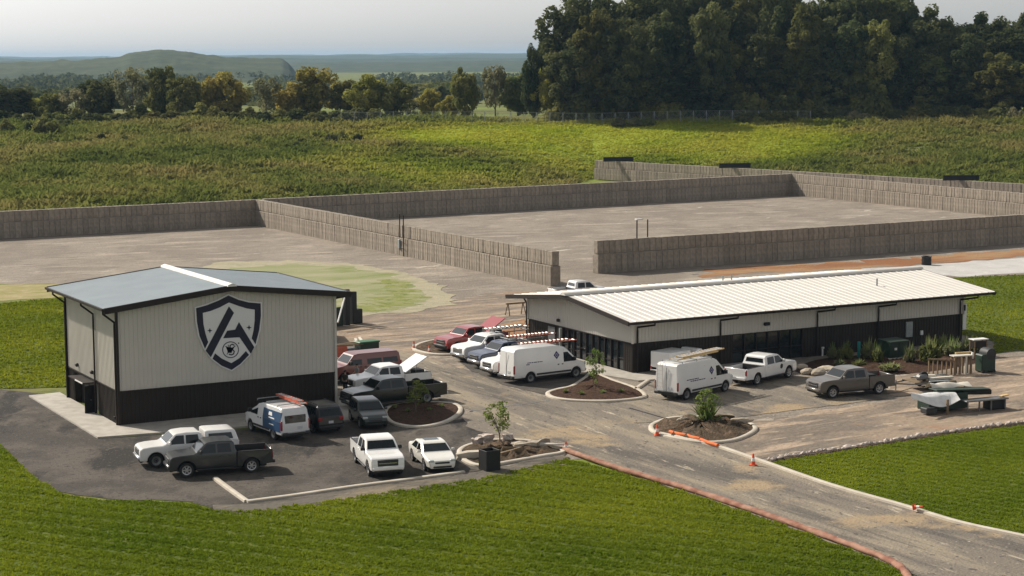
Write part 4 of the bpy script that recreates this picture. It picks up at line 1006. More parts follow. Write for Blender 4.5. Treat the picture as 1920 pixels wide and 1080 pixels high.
def ladder(name, label, m, p0, p1, wd, nr, off_z=0.0, group='ladders on roof racks', double=True):
    """extension ladder lying from p0 to p1"""
    p0 = Vector(p0); p1 = Vector(p1); d = p1 - p0; L = d.length; t = d / L
    side = Vector((-t.y, t.x, 0)).normalized()
    o = empty(name, p0, 0, label, 'ladder', group)
    for k, (fa, fb, dz) in enumerate(((0.0, 0.86, 0.0), (0.12, 1.0, 0.10)) if double else ((0, 1, 0),)):
        z = Vector((0, 0, dz)); w_ = wd / 2 * (1 - 0.12 * k)
        for sd in (-1, 1): 
            a = t * (L * fa) + side * w_ * sd + z; b = t * (L * fb) + side * w_ * sd + z
            mb = MB(); c = (a + b) / 2; ex = (b - a); rot = ex.to_track_quat('X', 'Z').to_matrix()
            mb.box(c, (ex.length, 0.05, 0.09), rot); mb.build('ladder_rail', m, o)
        n = nr
        for i in range(n):
            q = t * (L * (fa + (fb - fa) * (i + 0.5) / n)) + z
            MB().tube([q - side * w_, q + side * w_], 0.055, 5).build('rung', M['ladder_alu'], o)
    return o

def car(label, m, loc, head, kind='sedan', s=1.04, group='vehicles parked in the lot', name='car', cat='car', W=0.90, rims='spoke', Hh=None, L=None):
    T = empty(name, (*loc, 0.05), head, label, cat, group); T.scale = (s, s, s)
    if kind == 'sedan':
        L = L or 4.8; Hh = Hh or 1.45; R = 0.32; zb = 0.95
        XF, XR = L / 2, -L / 2; fw, rw = XF - 0.95, XR + 1.05
        top = [(XR + 0.04, 0.36), (XR, 0.60), (XR + 0.06, 0.96), (XR + 0.20, 1.02), (XR + 0.72, 1.05), (XR + 1.42, Hh - 0.06), (XR + 1.75, Hh), (0.1, Hh + 0.01), (0.42, Hh - 0.04), (1.18, 1.0), (1.32, 0.95), (XF - 0.5, 0.84), (XF - 0.12, 0.70), (XF, 0.52), (XF - 0.05, 0.28)]
        ws = ((1.16, 1.02), (0.46, Hh - 0.07)); rwn = ((XR + 0.76, 1.07), (XR + 1.40, Hh - 0.09))
        win = [[(XR + 1.05, 0.98), (-0.22, 0.98), (-0.22, Hh - 0.12), (XR + 1.56, Hh - 0.12)], [(-0.12, 0.98), (0.92, 0.98), (0.40, Hh - 0.12), (-0.12, Hh - 0.12)]]
        tb, tl = 0.97, 0.82
    elif kind == 'hatch':
        L = L or 4.2; Hh = Hh or 1.58; R = 0.33; zb = 1.0
        XF, XR = L / 2, -L / 2; fw, rw = XF - 0.85, XR + 0.75
        top = [(XR + 0.04, 0.36), (XR, 0.62), (XR + 0.05, 1.02), (XR + 0.38, Hh - 0.10), (XR + 0.60, Hh), (-0.1, Hh + 0.01), (0.22, Hh - 0.05), (1.02, 1.06), (1.16, 1.0), (XF - 0.35, 0.88), (XF - 0.08, 0.74), (XF, 0.52), (XF - 0.05, 0.28)]
        ws = ((1.0, 1.09), (0.26, Hh - 0.08)); rwn = ((XR + 0.07, 1.06), (XR + 0.36, Hh - 0.13))
        win = [[(XR + 0.45, 1.04), (-0.42, 1.04), (-0.42, Hh - 0.13), (XR + 0.62, Hh - 0.13)], [(-0.34, 1.04), (0.76, 1.04), (0.22, Hh - 0.13), (-0.34, Hh - 0.13)]]
        tb, tl = 1.0, 0.86
    else:  # minivan / suv
        L = L or 4.9; Hh = Hh or 1.76; R = 0.35; zb = 1.05
        XF, XR = L / 2, -L / 2; fw, rw = XF - 0.95, XR + 0.98
        top = [(XR + 0.05, 0.38), (XR, 0.62), (XR + 0.03, 1.05), (XR + 0.30, Hh - 0.10), (XR + 0.48, Hh - 0.01), (-0.2, Hh), (0.40, Hh - 0.06), (1.28, 1.12), (1.42, 1.06), (XF - 0.35, 0.94), (XF - 0.08, 0.78), (XF, 0.55), (XF - 0.05, 0.30)]
        ws = ((1.26, 1.14), (0.44, Hh - 0.09)); rwn = ((XR + 0.05, 1.10), (XR + 0.28, Hh - 0.15))
        win = [[(XR + 0.32, 1.09), (XR + 1.30, 1.09), (XR + 1.30, Hh - 0.14), (XR + 0.50, Hh - 0.14)], [(XR + 1.38, 1.09), (-0.12, 1.09), (-0.12, Hh - 0.14), (XR + 1.38, Hh - 0.14)], [(-0.04, 1.09), (1.02, 1.09), (0.38, Hh - 0.14), (-0.04, Hh - 0.14)]]
        tb, tl = 1.05, 0.95
    sh = Shape(W, zb, Hh, 0.20, XF, XR, 0.17, 0.08)
    hull('body', top, 0.30, [(fw, R, R + 0.07), (rw, R, R + 0.07)], sh, m, T, 0.07, cuts=(ws[0][0], ws[1][0], 0))
    underbody(T, XR + 0.3, XF - 0.3, W * 0.9, 0.2, 0.6)
    wells(T, [(fw, R, R + 0.07), (rw, R, R + 0.07)], W)
    cross_pane('windshield', ws[0], ws[1], sh, M['glass_car'], T, 0.10)
    cross_pane('rear_window', rwn[0], rwn[1], sh, M['glass_car'], T, 0.14)
    for w_ in win: side_pane('side_window', w_, sh, M['glass_car'], T)
    for sd in (-1, 1):
        lamp('headlight', T, (XF - 0.24, sd * W * 0.70, 0.68 if kind == 'sedan' else 0.74), (0.34, 0.32, 0.15), M['lamp_glass'], 0.04)
        lamp('taillight', T, (XR + 0.07, sd * W * 0.76, tl), (0.16, 0.30 if kind != 'hatch' else 0.2, 0.17 if kind == 'sedan' else 0.22), M['tail'], 0.03)
        for x in (0.0, -1.0): plain('door_handle', T, m, (x, sd * (sh(x, zb - 0.14) + 0.01), zb - 0.14), (0.16, 0.03, 0.04), 0.01)
        side_pane('door_gap', [(-0.15, 0.42), (-0.135, 0.42), (-0.135, zb), (-0.15, zb)], sh, M['plastic'], T, 0.003, (sd,))
    plain('grille', T, M['plastic'], (XF - 0.05, 0, 0.58), (0.10, W * 0.95, 0.12), 0.03)
    plain('lower_intake', T, M['plastic'], (XF - 0.05, 0, 0.36), (0.10, W * 1.2, 0.12), 0.03)
    plain('rear_bumper', T, m if kind != 'mini' else M['plastic'], (XR + 0.05, 0, 0.46), (0.20, W * 1.75, 0.20), 0.05)
    MB().box((XR - 0.02, 0, 0.76 if kind != 'sedan' else 0.72), (0.02, 0.32, 0.16)).build('licence_plate', M['plate'], T)
    mirrors(T, ws[0][0] - 0.25, sh(ws[0][0] - 0.25, zb + 0.05), zb + 0.10, m, 0.8)
    wheels(T, (fw, rw), W - 0.10, R, 0.21, rims)
    if kind == 'mini':
        for sd in (-1, 1): MB().tube([(XR + 0.6, sd * W * 0.68, Hh + 0.05), (0.2, sd * W * 0.68, Hh + 0.05)], 0.025, 6).build('roof_rail', M['plastic'], T)
    if kind == 'sedan': MB().box((-0.35, 0, Hh + 0.012), (0.62, 0.85, 0.015)).build('sunroof', M['glass_car'], T)
    return T, (sh, XF, XR, Hh, fw, rw)

def by_wheels(front, rear, side, track, fo, ro, s):
    """location and heading from the near front and rear wheel contacts; fo/ro wheel x in the model, side = +1 left side seen"""
    f = Vector(front); r = Vector(rear); d = (f - r).normalized(); left = Vector((-d.y, d.x))
    mid = (f + r) / 2 - left * side * track * s
    c = mid - d * (fo + ro) / 2 * s
    return (c.x, c.y), math.atan2(d.y, d.x)
def from_front(front, head_deg, side, track, fo, s):
    a = math.radians(head_deg); d = Vector((math.cos(a), math.sin(a))); left = Vector((-d.y, d.x)); f = Vector(front)
    c = f - left * side * track * s - d * fo * s
    return (c.x, c.y), a
def from_rear(rear, head_deg, side, track, ro, s): return from_front(rear, head_deg, side, track, ro, s)

# --- lot beside the emblem building
l, h = from_front((-1.98, -13.81), 172, 1, 0.88, 1.98, 1.05)
pickup('white pickup with a white bed topper, parked behind the dark gray pickup', M['p_white'], l, h, 1.0, 1.05, 'topper', 'steel', cab='crew')
l, h = by_wheels((-1.22, -17.32), (2.59, -17.99), 1, 0.88, 1.98, -1.72, 1.05)
pickup('dark gray crew cab pickup nearest the lawn, facing left', M['p_gray'], l, h, 1.0, 1.06, 'open_dark', 'spoke', bump=M['p_gray'])
l, h = from_rear((7.5, -9.5), 94, 1, 0.88, 2.72 - 0.98 - 3.3, 1.05)
BV, (bsh, bxf, bxr, bh) = van('white service van with dark blue side wrap and red ladder on its roof', M['p_silver'], l, h, 5.5, 2.12, 1.02, 1.05, 'transit', 3.3, rear_glass=True)
# wrap on both rear flanks
for k in range(8):
    a0, a1 = bxr + 0.10 + k * 0.31, bxr + 0.10 + (k + 1) * 0.31
    for zl, zh in ((0.62, 1.255), (1.265, 1.86)): side_pane('side_wrap', [(a0, zl), (a1, zl), (a1 + (zh > 1.4) * 0.0, zh), (a0, zh)], bsh, M['wrap_blue'], BV, 0.014)
for sd in (1, -1):
    for (x, z, w_, h_) in ((bxr + 1.55, 1.62, 0.55, 0.22), (bxr + 1.35, 1.38, 0.9, 0.07), (bxr + 1.35, 0.98, 0.7, 0.06)):
        side_pane('wrap_mark', [(x - w_ / 2, z - h_ / 2), (x + w_ / 2, z - h_ / 2), (x + w_ / 2 - 0.08, z + h_ / 2), (x - w_ / 2 + 0.08, z + h_ / 2)], bsh, M['sign_white'], BV, 0.020, (sd,))
bm_ = BV.matrix_basis if False else Matrix.Translation(BV.location) @ Matrix.Rotation(BV.rotation_euler.z, 4, 'Z') @ Matrix.Scale(1.05, 4)
for x in (-1.9, -0.3, 1.0):
    MB().tube([(x, -0.8, 2.12), (x, -0.8, 2.22), (x, 0.8, 2.22), (x, 0.8, 2.12)], 0.03, 6).build('rack_bar', M['galv'], BV)
ladder('ladder', 'red extension ladder on the roof of the blue-wrapped van', M['ladder_red'], bm_ @ Vector((-2.75, -0.62, 2.30)), bm_ @ Vector((0.9, -0.62, 2.30)), 0.42, 9)
l, h = from_rear((10.64, -8.5), 90, 1, 0.83, -2.45 + 0.98, 1.05)
car('black minivan parked nose-in beside the blue-wrapped van', M['p_black'], l, h, 'mini', 1.05, W=0.96, cat='minivan', name='minivan')
l, h = from_front((14.0, -8.75), -101, -1, 0.80, 2.1 - 0.85, 1.06)
car('dark green hatchback facing the camera beside the mulch island', M['p_green'], l, h, 'hatch', 1.06, W=0.90, name='hatchback')
l, h = by_wheels((8.39, -22.51), (9.27, -18.52), -1, 0.88, 1.98, -1.72, 1.06)
pickup('white crew cab pickup facing the front lawn beside the white sedan', M['p_white'], l, h, 1.0, 1.06, 'open_dark', 'steel', bump=M['p_white'])
l, h = from_front((11.92, -22.85), -102, -1, 0.80, 2.4 - 0.95, 1.06)
car('cream white sedan with sunroof facing the front lawn', M['p_cream'], l, h, 'sedan', 1.06, W=0.90, name='sedan')
# --- behind the emblem building
l, h = from_rear((21.95, -2.78), 181, 1, 0.88, -1.72 * 1.08 - 0.7 * 0.75, 1.08)
pickup('black crew cab pickup beside the mulch island, facing left', M['p_dkgreen'], l, h, 1.08, 1.08, 'open_dark', 'steel', longbed=0.7)
l, h = from_front((19.6, 2.4), 180, 1, 0.88, 1.98, 1.05)
pickup('white pickup with its white bed cover propped up, behind the black pickup', M['p_white'], l, h, 1.0, 1.07, 'lid', 'spoke')
l, h = by_wheels((19.9, 7.9), (24.2, 8.0), 1, 0.86, 2.75 - 0.98, 2.75 - 0.98 - 3.5, 1.08)
van('maroon passenger van parked behind the white pickup', M['p_maroon'], l, h, 5.5, 2.05, 1.0, 1.08, 'old', 3.5, name='passenger_van', rims='steel', sidewin=2)
# --- row at the right building
l, h = from_front((34.6, 17.0), 188, 1, 0.88, 1.98, 1.07)
pickup('red pickup with its red bed cover propped up', M['p_red'], l, h, 1.02, 1.07, 'lid', 'spoke', bump=M['plastic'])
l, h = from_front((33.6, 11.9), 186, 1, 0.88, 1.98 * 1.03, 1.09)
TR1 = pickup('white pickup with a ladder rack, parked between the red and the blue pickup', M['p_white'], l, h, 1.03, 1.10, 'rails', 'steel', grille=M['steel'])
t1 = Matrix.Translation(TR1.location) @ Matrix.Rotation(h, 4, 'Z') @ Matrix.Scale(1.10, 4)
ladder('ladder', 'silver ladder on the rack of the white pickup beside the red one', M['ladder_alu'], t1 @ Vector((-3.6, -0.3, 2.15)), t1 @ Vector((0.4, -0.3, 2.15)), 0.5, 9)
l, h = from_front((33.1, 8.2), 184, 1, 0.88, 1.98 * 1.0, 1.07)
TR2 = pickup('dark blue pickup with a ladder rack, between two white pickups', M['p_blue'], l, h, 1.0, 1.07, 'rails', 'steel', cab='single')
t2 = Matrix.Translation(TR2.location) @ Matrix.Rotation(h, 4, 'Z') @ Matrix.Scale(1.07, 4)
ladder('ladder', 'red extension ladder on the rack of the blue pickup', M['ladder_red'], t2 @ Vector((-4.2, 0.25, 2.15)), t2 @ Vector((0.2, 0.25, 2.15)), 0.45, 12)
l, h = from_front((32.2, 4.35), 183, 1, 0.88, 1.98, 1.07)
TR3 = pickup('white pickup half hidden behind the tall white van', M['p_white'], l, h, 1.0, 1.07, 'rails', 'steel')
t3 = Matrix.Translation(TR3.location) @ Matrix.Rotation(h, 4, 'Z') @ Matrix.Scale(1.07, 4)
ladder('ladder', 'orange-red ladder with yellow end showing above the tall white van', M['ladder_red'], t3 @ Vector((-4.6, 0.4, 2.18)), t3 @ Vector((0.3, 0.4, 2.18)), 0.45, 12)
def diamond(T, sh, x, z, r, sd):
    a = [(x - r * 0.86, z), (x, z - r), (x + r * 0.86, z), (x, z + r)]
    side_pane('diamond_logo', a, sh, M['navy_v'], T, 0.012, (sd,))
    side_pane('logo_ring', [(x + r * 0.42 * math.cos(k * math.pi / 5), z + r * 0.45 * math.sin(k * math.pi / 5)) for k in range(10)], sh, M['logo_pale'], T, 0.018, (sd,))
    side_pane('logo_mark', [(x - r * 0.22, z - r * 0.16), (x + r * 0.22, z - r * 0.16), (x + r * 0.22, z + r * 0.16), (x - r * 0.22, z + r * 0.16)], sh, M['navy_v'], T, 0.023, (sd,))
def small_text(T, sh, rows, sd):
    for x, z, L in rows:
        k = x
        while k < x + L:
            w_ = random.uniform(0.10, 0.34); e = min(k + w_, x + L)
            side_pane('lettering', [(k, z - 0.030), (e, z - 0.030), (e, z + 0.030), (k, z + 0.030)], sh, M['navy_v'], T, 0.010, (sd,))
            k += w_ + 0.05
M['navy_v'] = mat('navy_violet', (0.030, 0.022, 0.10), (0.024, 0.018, 0.085), 0.8, 0.4)
M['logo_pale'] = mat('logo_pale', (0.30, 0.28, 0.42), None, 0.8, 0.4)
l, h = by_wheels((37.0, 1.45), (32.65, 1.02), -1, 0.88, 3.25 - 0.98, 3.25 - 0.98 - 4.05, 1.07)
TV, (tsh, txf, txr, th) = van('tall white van with a purple diamond logo, parked by the storefront', M['p_white'], l, h, 6.5, 2.52, 1.02, 1.07, 'transit', 4.05, rear_glass=False)
for sd in (-1, 1):
    diamond(TV, tsh, txf - 2.75, 1.82, 0.30, sd); small_text(TV, tsh, ((txr + 1.15, 1.48, 1.35), (txr + 1.05, 1.36, 0.3)), sd)
l, h = by_wheels((43.47, -9.56), (38.91, -10.99), -1, 0.90, 3.15 - 0.95, 3.15 - 0.95 - 4.3, 1.07)
PV, (psh, pxf, pxr, ph) = van('white high roof van with a yellow ladder and rear ladder rungs', M['p_white'], l, h, 6.3, 2.52, 1.04, 1.07, 'promaster', 4.3, rear_glass=False)
for sd in (-1, 1):
    diamond(PV, psh, pxf - 2.6, 1.72, 0.30, sd); small_text(PV, psh, ((pxr + 0.95, 1.36, 1.3), (pxr + 1.35, 1.24, 1.6)), sd)
pm_ = Matrix.Translation(PV.location) @ Matrix.Rotation(h, 4, 'Z') @ Matrix.Scale(1.07, 4)
for x in (-2.5, -0.9, 0.7):
    MB().tube([(x, -0.85, 2.50), (x, -0.85, 2.64), (x, 0.85, 2.64), (x, 0.85, 2.50)], 0.035, 6).build('rack_bar', M['galv'], PV)
ladder('ladder', 'yellow fiberglass extension ladder on the high roof van', M['fiberglass'], pm_ @ Vector((-2.9, -0.40, 2.80)), pm_ @ Vector((2.6, -0.20, 2.86)), 0.72, 14)
for sd in (0.28, 0.72): MB().tube([(pxr - 0.09, sd, 0.8), (pxr - 0.09, sd, 2.45), (pxr + 0.15, sd, 2.58)], 0.02, 6).build('rear_ladder', M['ladder_alu'], PV)
for k in range(6): MB().tube([(pxr - 0.09, 0.28, 0.95 + k * 0.27), (pxr - 0.09, 0.72, 0.95 + k * 0.27)], 0.016, 5).build('rear_ladder_rung', M['ladder_alu'], PV)
# white box-bodied truck behind it
def box_truck(loc, head, s):
    T = empty('box_truck', (*loc, 0.05), head, 'small white box-bodied truck mostly hidden behind the high roof van', 'truck', 'vans parked in the lot'); T.scale = (s, s, s)
    plain('cargo_box', T, M['p_white'], (-1.45, 0, 1.42), (2.7, 2.0, 1.3), 0.05)
    sh = Shape(0.98, 1.2, 2.0, 0.14, 2.9, 0.8, 0.1, 0.0)
    hull('cab', [(0.85, 0.5), (0.85, 1.9), (1.0, 2.0), (1.5, 1.98), (2.1, 1.4), (2.25, 1.3), (2.8, 1.15), (2.9, 0.8), (2.88, 0.45)], 0.45, [(2.1, 0.4, 0.48)], sh, M['p_white'], T)
    cross_pane('windshield', (2.08, 1.43), (1.53, 1.94), sh, M['glass_car'], T)
    side_pane('side_window', [(1.05, 1.28), (1.95, 1.28), (1.48, 1.85), (1.05, 1.85)], sh, M['glass_car'], T)
    underbody(T, -2.7, 2.6, 0.9, 0.35, 0.8)
    for sd in (-1, 1): lamp('headlight', T, (2.82, sd * 0.72, 0.9), (0.16, 0.26, 0.2), M['lamp_glass']); lamp('taillight', T, (-2.82, sd * 0.9, 0.7), (0.06, 0.12, 0.3), M['tail'], 0.01)
    plain('front_bumper', T, M['chrome'], (2.9, 0, 0.55), (0.16, 1.8, 0.2), 0.04); plain('rear_bumper', T, M['steel'], (-2.85, 0, 0.55), (0.14, 1.9, 0.14), 0.03)
    wheels(T, (2.1, -1.75), 0.86, 0.40, 0.26, 'steel')
_q = gp(1222, 719)
l, h = from_rear((_q.x, _q.y), 17, 1, -0.86, -1.75, 1.0)
box_truck((l[0] + 3.0, l[1] + 1.1), h, 0.97)
l, h = by_wheels((51.24, -6.99), (47.1, -8.47), -1, 0.88, 1.98 * 1.08, -1.72 * 1.08, 1.08)
RM = pickup('white crew cab pickup with a door badge, parked ahead of the high roof van', M['p_white'], l, h, 1.08, 1.08, 'open', 'spoke', bump=M['p_white'])
rsh = Shape(1.0, 1.22, 1.92, 0.17, 3.2, -3.2)
side_pane('door_badge', [(0.95, 0.86), (1.10, 0.80), (1.26, 0.90), (1.26, 1.10), (1.08, 1.17), (0.94, 1.06)], rsh, M['black'], RM, 0.006, (-1,))
l, h = by_wheels((48.53, -15.84), (52.62, -16.18), 1, 0.88, 1.98 * 1.03, -1.72 * 1.03, 1.07)
SV = pickup('gray-brown crew cab pickup towing a trailer on the dirt lot', M['p_bronze'], l, h, 1.03, 1.07, 'toolbox', 'spoke', bump=M['p_bronze'], grille=M['black'])
_q = gp(1085, 526, 2.05)
pickup('white pickup behind the white roof near the end of the block wall', M['p_white'], (_q.x, _q.y), math.radians(-4), 1.0, 1.05, 'open', 'steel')

# ------------------------------------------------------------------ kerbs, islands, verges
def smooth_line(pts, n=6, closed=False):
    """Catmull-Rom through 2d points"""
    P_ = [Vector((p[0], p[1])) for p in pts]; out = []; N = len(P_)
    rngk = range(N if closed else N - 1)
    for i in rngk:
        p0 = P_[(i - 1) % N] if closed or i > 0 else P_[0]; p1 = P_[i]; p2 = P_[(i + 1) % N]; p3 = P_[(i + 2) % N] if closed or i + 2 < N else P_[-1]
        for k in range(n):
            t = k / n
            out.append(0.5 * ((2 * p1) + (p2 - p0) * t + (2 * p0 - 5 * p1 + 4 * p2 - p3) * t * t + (3 * p1 - p0 - 3 * p2 + p3) * t ** 3))
    if not closed: out.append(P_[-1])
    return out
def sweep(pts, prof, closed=False, z0=0.0):
    """sweep a (offset, height) profile along 2d points"""
    n = len(pts); mb = MB(); vs = []; m = len(prof)
    for i, p in enumerate(pts):
        a = pts[(i - 1) % n] if closed or i else pts[0]; b = pts[(i + 1) % n] if closed or i < n - 1 else pts[-1]
        t = (b - a).normalized(); no = Vector((-t.y, t.x))
        for o, h in prof: q = p + no * o; vs.append((q.x, q.y, z0 + h))
    fs = []
    for i in range(n if closed else n - 1):
        j = (i + 1) % n
        for k in range(m):
            k2 = (k + 1) % m
            fs.append((i * m + k, j * m + k, j * m + k2, i * m + k2))
    if not closed: fs += [tuple(range(m)), tuple(range((n - 1) * m, n * m))[::-1]]
    mb.add(vs, fs); return mb
KERB = [(-0.17, 0), (-0.16, 0.13), (-0.11, 0.16), (0.11, 0.16), (0.17, 0.11), (0.18, 0)]
def kerb_things(name, pts, label, m=None, closed=False):
    o = sweep(smooth_line(pts, 6, closed), KERB, closed, 0.03).build(name, m or M['kerb'], None, 40)
    tag(o, label, 'kerb', 'concrete kerbs', 'thing'); return o
def mound(name, ring, h, m, parent=None, jag=0.04, z0=0.12):
    """low heap inside a ring"""
    c = sum((Vector((p[0], p[1])) for p in ring), Vector((0, 0))) / len(ring); n = len(ring); vs = []; fs = []; K = 7
    for k in range(K):
        f = 1 - k / (K - 1) * 0.97
        for p in ring:
            q = c + (Vector((p[0], p[1])) - c) * f
            vs.append((q.x + random.gauss(0, jag * 0.5), q.y + random.gauss(0, jag * 0.5), z0 + h * (1 - f * f) + random.gauss(0, jag) * (k > 0)))
    for k in range(K - 1):
        for i in range(n):
            j = (i + 1) % n; fs.append((k * n + i, k * n + j, (k + 1) * n + j, (k + 1) * n + i))
    fs.append(tuple(range((K - 1) * n, K * n)))
    return link(name, mesh(name, vs, fs, m, 60), parent)
def island(px, label, mm='mulch', h=0.28, kerb=True, jag=0.03):
    pts = P(*px); line = smooth_line(pts, 6, True)
    c = sum(line, Vector((0, 0))) / len(line)
    I = empty('planting_island', (0, 0, 0), 0, label, 'planting bed', 'kerbed planting beds')
    ar = sum(line[i].x * line[(i + 1) % len(line)].y - line[(i + 1) % len(line)].x * line[i].y for i in range(len(line)))
    if ar > 0: line = line[::-1]
    if kerb: sweep(line, KERB, True, 0.03).build('kerb', M['kerb'], I, 40)
    mound('mulch', [tuple(c + (p - c) * 0.985) for p in line], h, M[mm], I, jag)
    return I
island([(722, 778), (738, 796), (785, 803), (830, 795), (858, 780), (863, 768), (850, 760), (815, 757), (770, 757), (735, 763)], 'mulch island with kerb beside the black pickup')
island([(1027, 740), (1042, 749), (1090, 754), (1150, 754), (1200, 749), (1208, 742), (1190, 730), (1150, 716), (1112, 702), (1096, 712), (1072, 727), (1045, 733)], 'mulch island with kerb below the storefront corner')
island([(1221, 802), (1228, 813), (1262, 823), (1320, 832), (1375, 828), (1412, 812), (1412, 800), (1380, 790), (1320, 785), (1265, 786), (1236, 793)], 'rough soil island with a yucca-like shrub beside the driveway', 'soil', 0.35, True, 0.10)
island([(862, 848), (872, 866), (905, 876), (960, 868), (1015, 858), (1056, 850), (1030, 838), (985, 829), (930, 828), (885, 836)], 'half-finished soil island with a sapling at the driveway mouth', 'soil', 0.25, True, 0.10)
island([(776, 655), (790, 662), (825, 667), (872, 664), (905, 650), (900, 634), (868, 630), (825, 638), (790, 646)], 'bare clay island in front of the red pickup', 'soil', 0.2, True, 0.05)
# drive edges
kerb_things('kerb', P((1236, 815), (1330, 835), (1430, 868), (1560, 913), (1700, 953), (1800, 983), (1920, 1009), (2060, 1040)), 'long pale kerb along the right side of the driveway')
kerb_things('kerb', [tuple(p) for p in P((404, 900), (428, 918), (463, 943))], 'short broken kerb by the dark gray pickup')
kerb_things('kerb', P((463, 944), (560, 931), (660, 916), (760, 903), (870, 888)), 'kerb along the lawn edge of the left parking lot')
kerb_things('kerb', P((1215, 716), (1190, 733)), 'short kerb at the storefront corner')
line = smooth_line(P((1058, 847), (1150, 880), (1300, 925), (1450, 975), (1600, 1030), (1670, 1058), (1698, 1080), (1712, 1110)), 8)
o = sweep(line, [(0.20 * math.cos(k * math.pi / 5), 0.15 + 0.16 * math.sin(k * math.pi / 5)) for k in range(10)], False, 0.02).build('erosion_sock', M['sock'], None, 50)
for v in o.data.vertices: v.co += Vector((random.gauss(0, 0.022), random.gauss(0, 0.022), random.gauss(0, 0.02)))
tag(o, 'long red-brown erosion sock along the left side of the driveway', 'erosion sock', 'erosion socks')
for i, (a, b, lab) in enumerate((((1256, 816), (1286, 823), 'orange sock piece nearest the cone at the soil island'), ((1288, 823), (1312, 829), 'middle orange sock piece against the soil island kerb'), ((1314, 830), (1346, 841), 'rightmost orange sock piece along the driveway kerb'))):
    l2 = smooth_line(P(a, ((a[0] + b[0]) / 2, (a[1] + b[1]) / 2 + 0.8), b), 4)
    o = sweep(l2, [(0.12 * math.cos(k * math.pi / 4), 0.11 + 0.12 * math.sin(k * math.pi / 4)) for k in range(8)], False, 0.14 - i * 0.02).build('sock_piece', M['sock_orange'], None, 50)
    tag(o, lab, 'erosion sock', 'erosion socks')
# dark patched trench lines across the drive
for i, (a, b) in enumerate((((948, 818), (985, 840)), ((1180, 766), (1262, 790)), ((880, 772), (1030, 752)))):
    q = smooth_line(P(a, b), 2)
    o = sweep(q, [(-0.10, 0), (-0.10, 0.006), (0.10, 0.006), (0.10, 0)], False, 0.047).build('trench_patch', M['rubber'] if i < 2 else M['steel'], None)
    tag(o, kind='structure')
# verge of stones between dirt and the side lawn
SV_ = []
for s_ in range(5):
    r = random.Random(s_ + 40); bm = bmesh.new(); bmesh.ops.create_icosphere(bm, subdivisions=1, radius=1)
    for v in bm.verts: v.co = Vector((v.co.x * 0.26, v.co.y * 0.17, v.co.z * 0.14)) * r.uniform(0.78, 1.18)
    me = bpy.data.meshes.new('stone'); bm.to_mesh(me); bm.free(); me.materials.append(M['stone']); SV_.append(me)
SE = empty('stone_edging', (0, 0, 0), 0, 'row of pale stones edging the right lawn', 'stone edging')
ln = smooth_line(P((1446, 864), (1560, 847), (1700, 825), (1800, 810), (1920, 794), (2050, 778)), 24)
for i in range(len(ln) - 1):
    p = ln[i]; link('stone', random.choice(SV_), SE, (p.x + random.gauss(0, 0.06), p.y + random.gauss(0, 0.10), 0.12), (0, random.gauss(0, 0.2), random.uniform(-0.5, 0.5)), [random.uniform(0.7, 1.35)] * 3)
# brown clay lip under the stones
o = sweep(ln, [(-0.5, 0.0), (-0.3, 0.10), (0.1, 0.12), (0.35, 0.0)], False, 0.03).build('clay_lip', M['soil'], None); tag(o, kind='structure')
# bed in front of the right building
pts = P((1492, 692), (1500, 700), (1560, 712), (1640, 705), (1720, 700), (1790, 690), (1862, 672), (1850, 662), (1800, 655), (1700, 660), (1600, 668), (1530, 676))
BED = empty('shrub_bed', (0, 0, 0), 0, 'long mulch bed with shrubs along the front of the low building', 'planting bed', 'kerbed planting beds')
_l = smooth_line(pts, 4, True)
mound('mulch', [tuple(p) for p in _l], 0.22, M['mulch'], BED, 0.05, 0.05)
for i, (px, py, sc, lab) in enumerate(((1512, 702, 0.8, 'pale boulder at the left tip of the shrub bed'), (1535, 704, 1.1, 'rounded tan boulder beside the gray-brown pickup'), (1552, 700, 1.2, 'largest tan boulder in front of the shrub bed'), (1505, 692, 0.7, 'small boulder near the white pickup nose'))):
    r = random.Random(i + 80); bm = bmesh.new(); bmesh.ops.create_icosphere(bm, subdivisions=2, radius=0.6 * sc)
    for v in bm.verts: v.co = Vector((v.co.x * 1.25, v.co.y, v.co.z * 0.6)) * (1 + 0.16 * math.sin(v.co.x * 5 + i) * math.cos(v.co.y * 4 + i) + r.uniform(-0.05, 0.05))
    me = bpy.data.meshes.new('boulder'); bm.to_mesh(me); bm.free(); me.materials.append(M['rock'])
    q = gp(px, py); o = link('boulder', me, None, (q.x, q.y, 0.2), (0, 0, i)); tag(o, lab, 'boulder', 'boulders at the shrub bed')

# ------------------------------------------------------------------ plants
def leaf_cloud(centers, radii, n_each, size, seed, flat=0.6, squash=1.0):
    """numpy quads scattered around cluster centres"""
    r = np.random.default_rng(seed); C = np.repeat(np.asarray(centers, float), n_each, 0); Rr = np.repeat(np.asarray(radii, float), n_each)
    N = len(C); d = r.normal(size=(N, 3)); d /= np.linalg.norm(d, axis=1, keepdims=True)
    rad = Rr * r.uniform(0.35, 1.0, N) ** 0.5
    p = C + d * rad[:, None] * np.array([1, 1, squash])
    no = d + 0.55 * r.normal(size=(N, 3)) + np.array([0, 0, 0.25]); a = np.cross(no, r.normal(size=(N, 3))); a /= np.linalg.norm(a, axis=1, keepdims=True)
    b = np.cross(no, a); b /= np.linalg.norm(b, axis=1, keepdims=True)
    s = size * r.uniform(0.55, 1.3, N)[:, None]; a = a * s; b = b * s * 0.62
    V = np.stack([p - a, p - b * 0.9, p + a, p + b], 1).reshape(-1, 3)
    Q = np.arange(N * 4).reshape(N, 4); return V, Q
